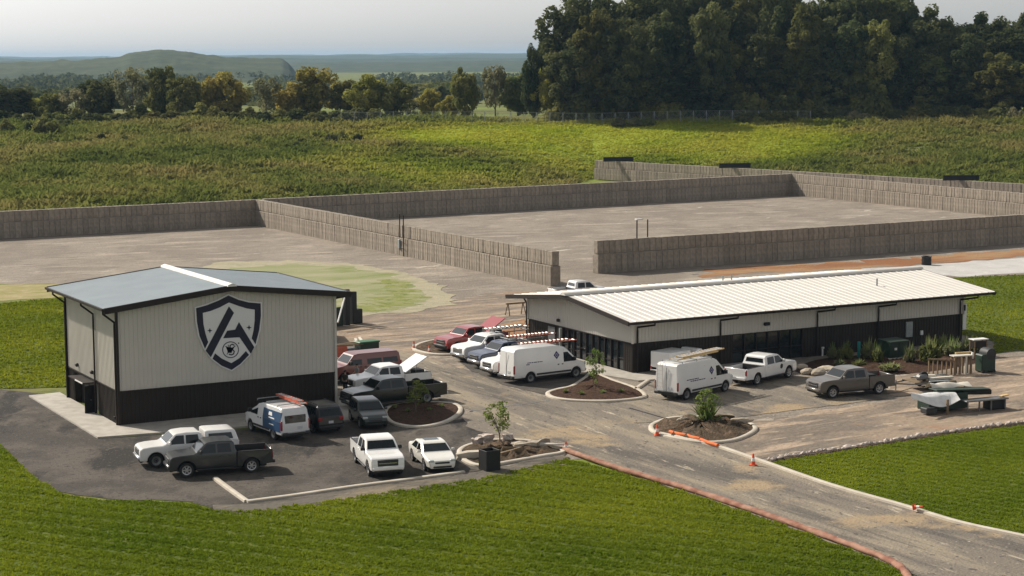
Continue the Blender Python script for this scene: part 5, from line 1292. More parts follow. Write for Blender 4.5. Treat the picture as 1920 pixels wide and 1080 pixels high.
def tree_variant(name, Hh, rx, crown_base, ncl, n_each, lsize, leaf, seed, clr=(1.3, 2.2), trunk_r=0.3, bark='bark', top_heavy=0.4, limbs=10, shape='oval'):
    """returns (trunk mesh, crown mesh): base at origin"""
    r = random.Random(seed); mb = MB()
    zc = (Hh + crown_base) / 2; rz = (Hh - crown_base) / 2
    pts = []; lean = (r.uniform(-0.3, 0.3), r.uniform(-0.3, 0.3)); kk = 7
    for k in range(kk + 1):
        t = k / kk; pts.append((lean[0] * t * 2 + math.sin(t * 4 + seed) * 0.15, lean[1] * t * 2 + math.cos(t * 3 + seed) * 0.15, Hh * 0.88 * t - 0.3 * (k == 0)))
    mb.tube(pts, [trunk_r * (1.25 - 1.1 * (k / kk)) * (1.35 if k == 0 else 1) for k in range(kk + 1)], 7)
    cl = []; rad = []
    tries = 0
    while len(cl) < ncl and tries < 9000:
        tries += 1
        g = r.uniform(0, 2 * math.pi); z = r.uniform(-1, 1); q = math.sqrt(1 - z * z)
        f = r.uniform(0.25, 1.0) ** 0.5
        lobes = 1 + 0.22 * math.sin(3 * g + seed) * q + 0.15 * math.sin(5 * g + 2 * seed + 3 * z)
        w = rx * (1 + top_heavy * 0.25 * z) if shape == 'oval' else rx * (0.95 - 0.45 * max(0, z))
        p = Vector((math.cos(g) * q * w * f * lobes, math.sin(g) * q * w * f * lobes, zc + z * rz * f))
        if any((p - c).length < 0.55 * clr[0] for c in cl[-60:]): continue
        cl.append(p); rad.append(r.uniform(*clr))
    for i in range(min(limbs, len(cl))):
        c = cl[i * max(1, len(cl) // limbs)]
        t0 = max(0.25, min(0.8, (c.z - rz * 0.5) / (Hh * 0.88))); k = int(t0 * kk); s = Vector(pts[k])
        m_ = s.lerp(c, 0.5) + Vector((0, 0, 0.25 * (c - s).length * 0.3))
        mb.tube([s, m_, c], [trunk_r * 0.42, trunk_r * 0.26, trunk_r * 0.10], 5)
    V, Q = leaf_cloud(cl, rad, n_each, lsize, seed)
    return mesh(name + '_trunk', mb.v, mb.f, M[bark], 60), np_mesh(name + '_crown', V, Q, leaf)
def plant_tree(name, var, loc, label, cat='tree', group=None, s=(1, 1, 1), rz=None):
    T = empty(name, loc, random.uniform(0, 6.28) if rz is None else rz, label, cat, group); T.scale = s
    link('trunk', var[0], T); link('crown', var[1], T); return T
ORD = ['first', 'second', 'third', 'fourth', 'fifth', 'sixth', 'seventh', 'eighth', 'ninth', 'tenth', 'eleventh', 'twelfth', 'thirteenth', 'fourteenth', 'fifteenth', 'sixteenth', 'seventeenth', 'eighteenth', 'nineteenth', 'twentieth', 'twenty-first', 'twenty-second', 'twenty-third', 'twenty-fourth', 'twenty-fifth', 'twenty-sixth', 'twenty-seventh', 'twenty-eighth', 'twenty-ninth', 'thirtieth']
def hz(x, y): return float(height(np.array([x]), np.array([y]))[0])

# big wood on the right
BIG = [tree_variant('wood_tree', 28, 6.6, 1.5, 110, 150, 0.48, LEAF_DARK, 100 + i, (1.2, 2.3), 0.38, 'bark', 0.3, 12) for i in range(4)]
BIG2 = [tree_variant('wood_tree', 27, 6.0, 1.0, 105, 150, 0.46, LEAF_MID, 120 + i, (1.1, 2.1), 0.34, 'bark', 0.2, 12) for i in range(2)]
rows = [(450, 22, 1058, 2010, 0.0), (466, 21, 1050, 2040, 21), (486, 20, 1062, 2060, 10)]
for ri, (D, n, xa, xb, off) in enumerate(rows):
    for i in range(n):
        px = xa + (xb - xa) * (i + 0.5) / n + random.uniform(-9, 9)
        d = D + random.uniform(-6, 6)
        q = at_depth(px, 200, d); z = hz(q.x, q.y)
        want_top = np.interp(px, [1020, 1060, 1300, 1680, 1715, 1760, 1830, 1920], [10, -10, -25, -22, 0, 42, 34, 26]) + random.uniform(-6, 22) + (0 if ri else random.uniform(25, 125))
        Ht = (CAM.z - (want_top - 105) * d / FPX) - z
        v = random.choice(BIG) if random.random() < 0.68 else random.choice(BIG2)
        sc = max(0.5, Ht / 28.0); wd = random.uniform(0.85, 1.15) * (0.9 if ri == 0 else 1.0)
        lab = ORD[i] + (' tree from the left along the front edge of the tall dark wood', ' tree from the left in the second rank of the tall dark wood', ' tree from the left at the back of the tall dark wood')[ri]
        plant_tree('wood_tree', v, (q.x, q.y, z - 0.3), lab, 'tree', 'trees of the tall dark wood', (wd * 0.95, wd * 0.95, sc))
# lower trees along the left skyline
MIDV = {'dark': [tree_variant('hedgerow_tree', 11, 4.4, 0.9, 64, 110, 0.38, LEAF_DARK, 200 + i, (0.8, 1.6), 0.24, 'bark', 0.2, 10) for i in range(2)],
        'mid': [tree_variant('hedgerow_tree', 11, 4.2, 0.9, 64, 110, 0.38, LEAF_MID, 210 + i, (0.8, 1.5), 0.22, 'bark', 0.5, 12) for i in range(3)],
        'yellow': [tree_variant('hedgerow_tree', 11, 4.3, 0.9, 64, 110, 0.36, LEAF_YELLOW, 220 + i, (0.8, 1.5), 0.22, 'bark', 0.6, 12) for i in range(3)],
        'pale': [tree_variant('hedgerow_tree', 11, 3.8, 2.2, 36, 60, 0.34, LEAF_PALE, 230 + i, (0.8, 1.4), 0.18, 'bark_pale', 0.4, 14) for i in range(2)]}
LT = [(-30, 150, 95, 'dark', 'dark tree at the left edge of the photo'), (22, 158, 80, 'dark', 'round dark tree second from the left edge'), (66, 178, 56, 'yellow', 'small yellow-green tree between dark ones at the left'), (100, 172, 60, 'mid', 'low olive tree beside the small yellow-green one'),
      (140, 165, 62, 'pale', 'faded brownish tree left of the big round dark one'), (188, 142, 82, 'dark', 'big round dark tree in the left hedgerow'), (248, 126, 74, 'pale', 'tall pale gray-green tree right of the round dark one'), (302, 124, 66, 'mid', 'tall olive tree behind the pale ones'),
      (345, 142, 70, 'mid', 'broad olive tree left of the yellow crowned one'), (388, 148, 62, 'yellow', 'yellow-green tree touching the yellow crowned one'), (424, 131, 84, 'yellow', 'yellow crowned spreading tree on the left skyline'), (500, 146, 62, 'pale', 'thin sparse tree in the gap of the left skyline'),
      (540, 150, 60, 'yellow', 'low yellowish tree left of the tall spreading one'), (592, 123, 90, 'yellow', 'tall spreading tree with open branches in the middle left'), (652, 150, 60, 'mid', 'low olive tree beside the spreading one'), (690, 137, 78, 'yellow', 'yellow-olive tree left of the far blue gap'),
      (738, 146, 70, 'mid', 'olive tree at the edge of the far blue gap'), (806, 165, 50, 'yellow', 'small bright tree standing in the far blue gap'), (770, 186, 44, 'pale', 'low pale scrub tree in the far blue gap'), (872, 128, 56, 'mid', 'thin branching tree right of the far blue gap'), (845, 178, 44, 'yellow', 'short yellow tree under the thin branching one'),
      (928, 118, 60, 'pale', 'tall thin pale tree by the wire fence'), (972, 140, 66, 'mid', 'green tree between the pale one and the wood'), (1030, 126, 72, 'yellow', 'yellowish tree against the left flank of the tall wood'), (1000, 92, 50, 'dark', 'dark treetop showing left of the tall wood')]
for px, ty, wpx, kd, lab in LT:
    d = random.uniform(452, 478); q = at_depth(px, 220, d); z = hz(q.x, q.y)
    Ht = (CAM.z - (ty - 105) * d / FPX) - z + 0.6
    v = random.choice(MIDV[kd]); sc = Ht / 11.3; w_ = (wpx * d / FPX) / (2 * 4.7)
    plant_tree('hedgerow_tree', v, (q.x, q.y, z - 0.3), lab, 'tree', 'trees along the left skyline', (w_, w_, sc))
# second, more distant clumps down in the valley
for i, (px, ty, by, d, wpx) in enumerate(((30, 160, 190, 760, 60), (110, 156, 195, 900, 80), (790, 152, 190, 950, 90), (835, 150, 190, 980, 80))):
    q = at_depth(px, 200, d); z = hz(q.x, q.y); Ht = (CAM.z - (ty - 105) * d / FPX) - z
    v = random.choice(MIDV['dark'] + MIDV['mid']); w_ = wpx * d / FPX / 9.4
    plant_tree('valley_tree', v, (q.x, q.y, z - 0.5), ORD[i] + ' bluish tree from the left seen beyond the hedgerow', 'tree', 'trees in the valley', (w_, w_, Ht / 11.3))
# bushes
def bush_variant(name, seed, leaf, n=26, each=70, size=0.26, squash=0.8):
    r = random.Random(seed); cl = []; rad = []
    for i in range(n):
        g = r.uniform(0, 6.28); f = r.uniform(0, 1) ** 0.6
        cl.append((math.cos(g) * f * 1.5, math.sin(g) * f * 1.5, r.uniform(0.2, 1.0) * 2.2 * (1 - 0.55 * f))); rad.append(r.uniform(0.35, 0.8))
    V, Q = leaf_cloud(cl, rad, each, size, seed)
    mb = MB()
    for i in range(6): mb.tube([(0, 0, -0.2), Vector(cl[i]) * 0.6, cl[i]], [0.06, 0.04, 0.015], 4)
    return mesh(name + '_stems', mb.v, mb.f, M['bark']), np_mesh(name + '_foliage', V, Q, leaf)
BUSH = [bush_variant('bush', 300 + i, LEAF_DARK) for i in range(2)] + [bush_variant('bush', 310 + i, LEAF_MID) for i in range(2)]
BUSHP = [bush_variant('bush', 320, LEAF_PALE), bush_variant('bush', 321, LEAF_MID)]
def put_bush(px, py, wpx, hpx, label, vs, group, D=None, name='bush'):
    if D is None:
        lo, hi = 300.0, 452.0        # walk the sight line until it meets the bank
        for k in range(240):
            D = lo + (hi - lo) * k / 239; q = at_depth(px, py, D)
            if q.z <= hz(q.x, q.y): break
    q = at_depth(px, py, D); z = hz(q.x, q.y)
    v = random.choice(vs); w_ = wpx * D / FPX / 3.6; h_ = hpx * D / FPX / 2.7
    T = empty(name, (q.x, q.y, z), random.uniform(0, 6.28), label, 'bush', group); T.scale = (w_, w_, h_)
    link('stems', v[0], T); link('foliage', v[1], T)
for i, (px, py, w_, h_) in enumerate(((85, 256, 58, 44), (58, 250, 30, 26), (12, 248, 34, 26), (190, 262, 16, 14), (235, 264, 20, 14), (95, 276, 22, 14), (255, 272, 12, 12), (345, 250, 26, 18), (475, 262, 20, 14), (555, 275, 14, 12), (620, 266, 24, 20), (640, 262, 22, 18), (672, 264, 22, 16), (300, 238, 30, 18), (120, 240, 40, 22))):
    put_bush(px, py, w_, h_, ORD[i] + ' dark bush on the left weedy field' if i else 'largest dark bush on the left weedy field', BUSH, 'bushes on the weedy field')
i = 0
for px in np.linspace(-30, 700, 26):
    put_bush(px + random.uniform(-8, 8), 236, random.uniform(40, 62), random.uniform(18, 34), ORD[i] + ' bush from the left at the foot of the hedgerow', BUSH, 'bushes at the foot of the hedgerow', random.uniform(442, 450)); i += 1
i = 0
for px in np.linspace(1385, 1960, 24):
    put_bush(px + random.uniform(-8, 8), 232, random.uniform(34, 56), random.uniform(20, 34), ORD[i] + ' bush from the left at the foot of the tall wood', BUSH + BUSHP, 'bushes at the foot of the wood', random.uniform(438, 446)); i += 1
for i, (px, w_) in enumerate(((1160, 30), (1190, 34), (1215, 26), (1420, 26))): put_bush(px, 236, w_, 20, ORD[i] + ' low bush in front of the wire fence', BUSHP, 'bushes at the wire fence', 436)

i = 0
for px in np.linspace(1040, 1640, 28):
    put_bush(px + random.uniform(-6, 6), 225, random.uniform(46, 64), random.uniform(34, 60), ORD[i] + ' dark bush from the left under the wood behind the fence', BUSH, 'bushes under the wood', random.uniform(444, 450)); i += 1
# saplings and shrubs around the buildings
SAP = [tree_variant('sapling', 3.1, 0.80, 0.6, 32, 17, 0.11, LEAF_SAP, 400 + i, (0.18, 0.34), 0.035, 'bark_pale', 0.2, 12) for i in range(3)]
for i, (px, py, hpx, wpx, lab) in enumerate(((781, 782, 66, 46, 'young leafy sapling on the mulch island by the black pickup'), (1118, 737, 76, 40, 'slim young tree on the mulch island below the storefront'), (934, 832, 78, 56, 'open branched sapling on the half-finished soil island'))):
    q = gp(px, py); D = camframe(q.x, q.y)[1]; s_ = hpx * D / FPX / 3.1; w_ = wpx * D / FPX / 1.9
    plant_tree('sapling', SAP[i], (q.x, q.y, 0.25), lab, 'sapling', 'saplings in the islands', (w_, w_, s_))
def spiky(seed, n, L, leaf):
    r = np.random.default_rng(seed); V = []; Q = []
    for i in range(n):
        g = r.uniform(0, 6.28); el = r.uniform(0.35, 1.45); l_ = L * r.uniform(0.6, 1.0); w_ = 0.035 * L * r.uniform(0.8, 1.4)
        d = np.array([math.cos(g) * math.cos(el), math.sin(g) * math.cos(el), math.sin(el)]); s_ = np.array([-math.sin(g), math.cos(g), 0]) * w_
        b = r.normal(0, 0.10 * L, 3) * np.array([1, 1, 0]); m_ = b + d * l_ * 0.55; t_ = b + d * l_ + np.array([0, 0, -0.12 * l_ * math.cos(el)])
        k = len(V); V += [b - s_ * 0.5, b + s_ * 0.5, m_ + s_, m_ - s_, t_ + s_ * 0.1, t_ - s_ * 0.1]; Q += [[k, k + 1, k + 2, k + 3], [k + 3, k + 2, k + 4, k + 5]]
    return np_mesh('spiky_leaves', np.array(V), np.array(Q), leaf)
SPK = [spiky(500, 85, 2.2, LEAF_SAP), spiky(501, 90, 1.3, LEAF_SHRUB), spiky(502, 90, 1.3, LEAF_SHRUB)]
q = gp(1325, 800)
T = empty('spiky_shrub', (q.x, q.y, 0.3), 0, 'large spiky shrub on the rough soil island', 'shrub', 'shrubs'); T.scale = (0.85, 0.85, 1.0)
link('leaves', SPK[0], T); link('leaves', SAP[1][1], T, (0, 0, 0.4), None, (1.1, 1.1, 0.6))
for i, (px, py, hpx, wpx, vs, lab) in enumerate(((1562, 676, 26, 24, 1, 'leftmost leafy shrub in the long bed'), (1586, 676, 30, 26, 2, 'second leafy shrub from the left in the long bed'), (1628, 676, 36, 28, 1, 'shrub right of the teal pipe'), (1645, 684, 34, 20, 2, 'bright yellow-green shrub in front of the transformer'), (1706, 684, 34, 26, 1, 'shrub at the right corner of the transformer'), (1743, 682, 44, 38, 2, 'largest pale shrub in the long bed'), (1784, 672, 34, 32, 1, 'pale grassy shrub near the right end of the long bed'), (1765, 664, 30, 40, 2, 'dark shrub against the wall behind the pale ones'), (1818, 664, 26, 40, 1, 'low shrub at the building corner'), (1610, 690, 12, 26, 2, 'low yellow clump in the middle of the bed'), (1668, 698, 14, 40, 1, 'low spreading clump in front of the transformer'), (1575, 690, 12, 22, 1, 'low clump behind the boulders'))):
    q = gp(px, py); D = camframe(q.x, q.y)[1]; s_ = hpx * 1.3 * D / FPX / 1.25; w_ = wpx * 1.35 * D / FPX / 2.0
    T = empty('leafy_shrub', (q.x, q.y, 0.2), random.uniform(0, 6), lab, 'shrub', 'shrubs'); T.scale = (w_, w_, s_)
    link('leaves', SPK[vs], T); link('foliage', BUSHP[vs - 1][1], T, (0, 0, 0), None, (0.42, 0.42, 0.36))
# small mulch-island plants
for i, (px, py) in enumerate(((740, 772), (765, 780), (805, 778), (828, 770), (1060, 742), (1090, 746), (1130, 744), (1165, 742))):
    q = gp(px, py); T = empty('small_plant', (q.x, q.y, 0.28), i, ORD[i] + ' tiny plant from the left on the two mulch islands', 'plant', 'tiny plants on the mulch islands'); T.scale = (0.35, 0.35, 0.28); link('leaves', SPK[1 + i % 2], T)

# ------------------------------------------------------------------ wire fence on the bank
def wire_fence():
    a = at_depth(640, 225, 440); b = at_depth(1520, 225, 440)
    d = (b - a); L = math.hypot(d.x, d.y); n = int(L / 3.0)
    Fc = empty('wire_fence', (0, 0, 0), 0, 'chain link fence with steel posts along the top of the bank', 'fence')
    pm = mesh('post', *(lambda m: (m.v, m.f))(MB().tube([(0, 0, -0.3), (0, 0, 2.6)], 0.07, 6)), M['galv'])
    P0 = []
    for i in range(n + 1):
        q = a + d * (i / n); z = hz(q.x, q.y); P0.append(Vector((q.x, q.y, z))); link('post', pm, Fc, (q.x, q.y, z))
    m = MB(); m.tube([p + Vector((0, 0, 2.5)) for p in P0], 0.03, 4); m.build('top_rail', M['galv'], Fc)
    V = []; Q = []
    for i in range(n):
        for k in range(8):
            for sgn in (0, 1):
                t0, t1 = k / 8, min(1, (k + 4) / 8) if sgn == 0 else max(0, (k - 4) / 8)
                p = P0[i].lerp(P0[i + 1], t0) + Vector((0, 0, 0.05)); q = P0[i].lerp(P0[i + 1], t1) + Vector((0, 0, 2.45))
                w_ = (P0[i + 1] - P0[i]).normalized() * 0.012; k0 = len(V)
                V += [tuple(p - w_), tuple(p + w_), tuple(q + w_), tuple(q - w_)]; Q.append((k0, k0 + 1, k0 + 2, k0 + 3))
    o = link('chain_link', np_mesh('chain_link', np.array(V), np.array(Q), M['galv']), Fc)
wire_fence()

# ------------------------------------------------------------------ small site objects
def cone(px, py, label, s=1.0, z=0.05, tip=0.0):
    q = gp(px, py); C = empty('traffic_cone', (q.x, q.y, z), random.uniform(0, 3), label, 'traffic cone', 'orange traffic cones'); C.scale = (s * 0.8, s * 0.8, s * 0.8)
    C.rotation_euler.x = tip
    MB().cbox((0, 0, 0.025), (0.42, 0.42, 0.05), 0.01).build('base', M['orange'], C)
    MB().lathe([(0.16, 0.05), (0.125, 0.30)], 14).build('body', M['orange'], C, 40)
    MB().lathe([(0.128, 0.29), (0.095, 0.52)], 14).build('band', M['white_band'], C, 40)
    MB().lathe([(0.096, 0.51), (0.05, 0.80), (0.0, 0.81)], 14).build('tip', M['orange'], C, 40)
cone(776, 656, 'left orange cone at the clay island', 1.15)
cone(805, 664, 'right orange cone at the clay island', 1.15)
cone(1232, 818, 'orange cone at the left tip of the soil island', 1.15)
cone(1412, 874, 'orange cone on the driveway kerb near the stone row', 1.15)
cone(1061, 847, 'orange cone at the top end of the red-brown sock', 1.0)
cone(1713, 961, 'orange cone lying over on the driveway kerb', 0.9, 0.3, 1.35)

def poles(pa, pb, zt, label, boxat, lamp_on):
    q = gp(*pa); r = gp(*pb)
    U_ = empty('utility_rack', (q.x, q.y, 0), math.atan2(r.y - q.y, r.x - q.x), label, 'utility rack', 'electrical racks at the block walls')
    L = math.hypot(r.x - q.x, r.y - q.y)
    for x in (0, L): MB().tube([(x, 0, 0), (x, 0, zt)], 0.075, 8).build('pole', M['trim'], U_, 40)
    for z in (1.1, 1.9): MB().box((L / 2, -0.02, z), (L, 0.06, 0.06)).build('cross_bar', M['galv'], U_)
    MB().cbox((L * boxat, -0.16, 1.45), (0.75, 0.24, 1.15), 0.03).build('panel_box', M['galv'], U_)
    if lamp_on:
        MB().cbox((0.28, 0, zt + 0.08), (1.0, 0.4, 0.16), 0.04).build('flood_lamp', M['white_band'], U_)
poles((1194, 507), (1214, 505), 5.9, 'two poles with gray electrical box and flood lamp before the front block wall', 0.65, True)
poles((750, 478), (757, 481), 5.2, 'two poles with gray electrical box beside the dividing block wall', 0.15, False)

q = gp(1737, 497)
D_ = empty('black_drum', (q.x, q.y, 0.03), 0, 'black waste drum on the pale gravel pad', 'drum')
MB().lathe([(0.0, 0.0), (0.55, 0.0), (0.60, 0.08), (0.56, 0.35), (0.60, 0.55), (0.56, 0.80), (0.60, 1.0), (0.5, 1.02), (0.46, 0.9), (0.0, 0.9)], 18).build('barrel', M['black'], D_, 40)
MB().lathe([(0.62, 0.96), (0.64, 1.0), (0.62, 1.04), (0.58, 1.0), (0.62, 0.96)], 18).build('rim', M['plastic'], D_, 40)

q = gp(1674, 674)
TX = empty('transformer', (q.x, q.y, 0), 0, 'dark green electrical transformer cabinet on a concrete pad', 'transformer')
MB().cbox((0, 0, 0.14), (2.5, 2.2, 0.28), 0.03).build('pad', M['concrete'], TX)
MB().prism([(-0.95, -0.75, 0.28), (0.95, -0.75, 0.28), (0.95, 0.75, 0.28), (-0.95, 0.75, 0.28)], 0, (0, 0, 1.25)).build('cabinet', M['dgreen'], TX)
MB().prism([(-1.0, -0.85, 1.53), (1.0, -0.85, 1.53), (1.0, 0.8, 1.60), (-1.0, 0.8, 1.60)], 0, (0, 0, 0.10)).build('lid', M['dgreen'], TX)
MB().box((-0.35, -0.765, 1.0), (0.26, 0.02, 0.2)).build('warning_label', M['white_band'], TX)
MB().box((0.0, -0.762, 0.9), (0.02, 0.02, 1.2)).build('door_gap', M['black'], TX)
q = gp(1610, 671)
o = MB().tube([(q.x, q.y, 0), (q.x, q.y, 1.35)], 0.14, 10).build('standpipe', M['teal'], None, 40); tag(o, 'teal plastic standpipe among the shrubs', 'pipe')
q = gp(1542, 668)
HY_ = empty('hose_post', (q.x, q.y, 0), 0, 'small white hose post at the left end of the shrub bed', 'post')
MB().cbox((0, 0, 0.35), (0.12, 0.12, 0.7), 0.02).build('post', M['white_band'], HY_); MB().cbox((0, -0.05, 0.72), (0.2, 0.2, 0.16), 0.03).build('head', M['white_band'], HY_)

# dumpster and gate posts behind the emblem building
q = gp(655, 640)
DP = empty('dumpster', (27.2, 30.5, 0.02), math.radians(74), 'open dark roll-off dumpster behind the emblem building', 'dumpster')
for (c, d, nm) in (((0, -1.15, 0.95), (6.0, 0.08, 1.7), 'side_panel'), ((0, 1.15, 0.95), (6.0, 0.08, 1.7), 'side_panel'), ((-3.0, 0, 0.95), (0.08, 2.3, 1.7), 'end_panel'), ((3.0, 0, 0.95), (0.08, 2.3, 1.7), 'end_panel'), ((0, 0, 0.16), (6.0, 2.3, 0.12), 'floor')):
    MB().cbox(c, d, 0.015).build(nm, M['dgreen'] if nm != 'floor' else M['bronze'], DP)
for k in range(8):
    for sd in (-1, 1): MB().box((-2.7 + k * 0.77, sd * 1.23, 0.95), (0.10, 0.09, 1.6)).build('rib', M['bronze'], DP)
for sd in (-1, 1): MB().box((0, sd * 1.17, 1.84), (6.1, 0.16, 0.10)).build('top_rail', M['steel'], DP)
for k in range(5): MB().cbox((-2.2 + k * 1.1, random.uniform(-0.4, 0.4), 1.2), (1.0, 1.4, 0.6), 0.08, Matrix.Rotation(random.uniform(-0.5, 0.5), 3, 'Y')).build('scrap', (M['bronze'], M['wood'], M['black'])[k % 3], DP)
GT = empty('trash_enclosure', (33.4, 37.4, 0), math.radians(20), 'black posts and bent frame of a trash enclosure by the seeded verge', 'enclosure')
for x, hh in ((0, 3.4), (0.9, 3.1)): MB().cbox((x, 0, hh / 2), (0.55, 0.5, hh), 0.05).build('post', M['black'], GT)
MB().cbox((1.5, 0.2, 0.7), (0.9, 0.9, 1.4), 0.1).build('block', M['black'], GT)
MB().tube([(-4.2, 0, 1.6), (-3.4, 0, 2.6), (-0.3, 0, 2.9)], 0.09, 6).build('top_bar', M['black'], GT)
MB().tube([(-0.8, -0.6, 2.7), (-3.6, -2.6, 0.9)], 0.08, 6).build('white_brace', M['white_band'], GT)
MB().box((-2.2, 0.1, 0.9), (3.6, 0.12, 1.8)).build('gate_panel', M['dgreen'], GT)
for i, (x, y, L, rz) in enumerate(((29.9, 27.4, 2.2, 0.7), (30.6, 28.0, 2.0, 0.75))):
    o = MB().cbox((0, 0, 0.09), (L, 0.22, 0.14), 0.02).build('plank', M['tarp'], None, None, (x, y, 0.03), (0, 0, rz + 0.5)); tag(o, ('left', 'right')[i] + ' pale plank on the dirt beside the dumpster', 'plank', 'planks on the dirt')

# bin and scrap behind the maroon van
q = gp(688, 668)
BN = empty('green_bin', (q.x, q.y, 0), 0.1, 'green lidded bin behind the maroon van', 'bin')
MB().prism([(-0.9, -0.5, 0.12), (0.9, -0.5, 0.12), (0.9, 0.5, 0.12), (-0.9, 0.5, 0.12)], 0, (0, 0, 1.1)).build('box', M['dgreen'], BN)
MB().cbox((0, 0, 1.27), (2.0, 1.15, 0.12), 0.04).build('lid', M['green_lid'], BN)
for x in (-0.7, 0.7): MB().lathe([(0.0, -0.05), (0.11, -0.05), (0.11, 0.05), (0.0, 0.05)], 10, 'Y', (x, -0.4, 0.11)).build('castor', M['rubber'], BN)
q = gp(646, 672)
PL = empty('material_pallet', (q.x, q.y, 0), 0.1, 'pallet of lumber and red wrapped material behind the maroon van', 'pallet')
for k in range(3): MB().box((0, -0.5 + k * 0.5, 0.08), (2.4, 0.12, 0.12)).build('skid', M['wood'], PL)
for k in range(6): MB().box((-1.05 + k * 0.42, 0, 0.16), (0.2, 1.2, 0.03)).build('deck_board', M['wood'], PL)
MB().cbox((-0.5, 0, 0.65), (1.1, 1.0, 0.9), 0.08).build('wrapped_load', M['ladder_red'], PL)
MB().cbox((0.65, 0.1, 0.5), (1.0, 0.8, 0.62), 0.05).build('wrapped_load', M['steel'], PL)
for k in range(4): MB().box((0.1, -0.35 + k * 0.22, 1.16 + 0.04 * (k % 2)), (2.8, 0.14, 0.07), 0.12 * (k - 1.5)).build('lumber', M['wood'], PL)

# sawhorse behind the low building
def sawhorse(x, y, rz, label, s=1.0):
    S_ = empty('sawhorse', (x, y, 0.02), rz, label, 'sawhorse', 'sawhorses'); S_.scale = (s, s, s)
    MB().box((0, 0, 1.05), (1.9, 0.14, 0.14)).build('beam', M['wood'], S_)
    for sx in (-0.75, 0.75):
        for sy in (-1, 1): MB().tube([(sx, sy * 0.04, 1.0), (sx * 1.08, sy * 0.42, 0)], 0.05, 4).build('leg', M['wood'], S_)
sawhorse(50.4, 35.4, 0.0, 'wooden sawhorse on the dirt left of the low building', 1.1)
sawhorse(53.6, 35.6, 1.1, 'second sawhorse half hidden by the low building', 1.1)

# trailer behind the gray-brown pickup
Tm = Matrix.Translation(SV.location) @ Matrix.Rotation(SV.rotation_euler.z, 4, 'Z')
hp = Tm @ Vector((-3.4 * 1.07, 0, 0)); hd = SV.rotation_euler.z + math.pi - 0.12
TL = empty('flatbed_trailer', (hp.x, hp.y, 0.03), hd + math.pi, 'low flatbed trailer with scrap hitched to the gray-brown pickup', 'trailer')
for sd in (-1, 1):
    MB().tube([(0.0, 0, 0.55), (-1.5, sd * 0.9, 0.52)], 0.06, 5).build('drawbar', M['steel'], TL)
    MB().box((-3.2, sd * 0.95, 0.55), (3.5, 0.09, 0.16)).build('side_rail', M['steel'], TL)
    MB().cbox((-3.4, sd * 1.12, 0.72), (1.7, 0.28, 0.06), 0.02).build('mudguard', M['galv'], TL)
for k in range(7): MB().box((-3.2, -0.80 + k * 0.266, 0.63), (3.45, 0.24, 0.05)).build('deck_board', M['wood'], TL)
MB().tube([(-0.4, 0.0, 0.0), (-0.4, 0.0, 0.8)], 0.05, 6).build('jack', M['galv'], TL)
wheels(TL, (-3.0, -3.8), 1.12, 0.34, 0.2, 'steel')
MB().cbox((-2.3, 0.5, 0.95), (1.0, 0.5, 0.4), 0.12, 0.4).build('scrap', M['steel'], TL)
MB().lathe([(0.16, -0.1), (0.34, -0.12), (0.36, 0.0), (0.34, 0.12), (0.16, 0.1), (0.16, -0.1)], 16, 'Y', (-2.6, 0.2, 1.0)).build('spare_wheel', M['rubber'], TL, 40)
MB().box((-4.0, 0.3, 0.78), (2.2, 0.3, 0.16), 0.1).build('plank', M['tarp'], TL)
MB().cbox((-3.2, -0.4, 0.82), (1.5, 0.5, 0.3), 0.1, -0.2).build('scrap', M['tarp'], TL)
MB().tube([(-2.0, -0.7, 0.75), (-4.9, -0.5, 0.9)], 0.05, 6).build('pipe', M['galv'], TL)

# tarp-covered scrap heap on the dirt
q = gp(1790, 772)
JK = empty('scrap_heap', (q.x, q.y, 0), math.radians(-6), 'heap of dark scrap under a flapping white tarp on the dirt lot', 'scrap heap')
J = lambda nm, c, d, m, rot=None, b=0.05: MB().cbox(c, d, b, rot).build(nm, M[m], JK)
J('crate', (-0.6, 0.6, 0.75), (3.4, 1.4, 1.1), 'dgreen', 0.05)
J('crate', (2.2, 0.9, 1.15), (2.6, 0.9, 0.34), 'black', Matrix.Rotation(0.06, 3, 'Y'))
J('panel', (0.9, 0.7, 1.45), (4.6, 1.0, 0.10), 'dgreen', Matrix.Rotation(0.05, 3, 'Y'), 0.02)
J('bench_top', (2.1, -0.5, 0.82), (3.6, 0.9, 0.10), 'steel', None, 0.02)
for x in (0.5, 1.5, 2.5, 3.7): J('bench_leg', (x, -0.8, 0.4), (0.10, 0.10, 0.8), 'steel', None, 0.01)
J('crate', (3.2, -0.2, 0.4), (1.3, 0.9, 0.75), 'black')
J('plank', (3.9, -0.4, 0.95), (0.9, 0.3, 0.08), 'fiberglass', 0.3, 0.01)
J('post', (-1.2, -0.8, 0.55), (0.14, 0.14, 1.1), 'wood', None, 0.01)
J('frame', (-2.4, -0.3, 0.35), (0.9, 0.8, 0.4), 'plastic')
# tarp: folded sheet with thickness
nx, ny = 15, 9; V = []; F = []
for j in range(ny):
    for i in range(nx):
        u, v = i / (nx - 1), j / (ny - 1)
        x = -3.9 + 3.9 * u + 0.4 * (v - 0.5); y = -0.9 + 1.9 * v * (0.35 + 0.65 * u) + 0.3 * (1 - u)
        z = 1.30 + 0.35 * (1 - u) ** 2 - 0.55 * (1 - abs(2 * v - 1)) * 0 - 0.75 * max(0, 0.35 - v) / 0.35 * (0.35 + 0.6 * math.sin(u * 3.0)) + 0.09 * math.sin(u * 7 + v * 4) + 0.05 * math.sin(v * 9 + u * 3)
        V.append((x, y, z))
for j in range(ny - 1):
    for i in range(nx - 1): F.append((j * nx + i, j * nx + i + 1, (j + 1) * nx + i + 1, (j + 1) * nx + i))
V2 = [(a, b, c - 0.03) for a, b, c in V]; N = len(V); F2 = [tuple(N + k for k in f[::-1]) for f in F]
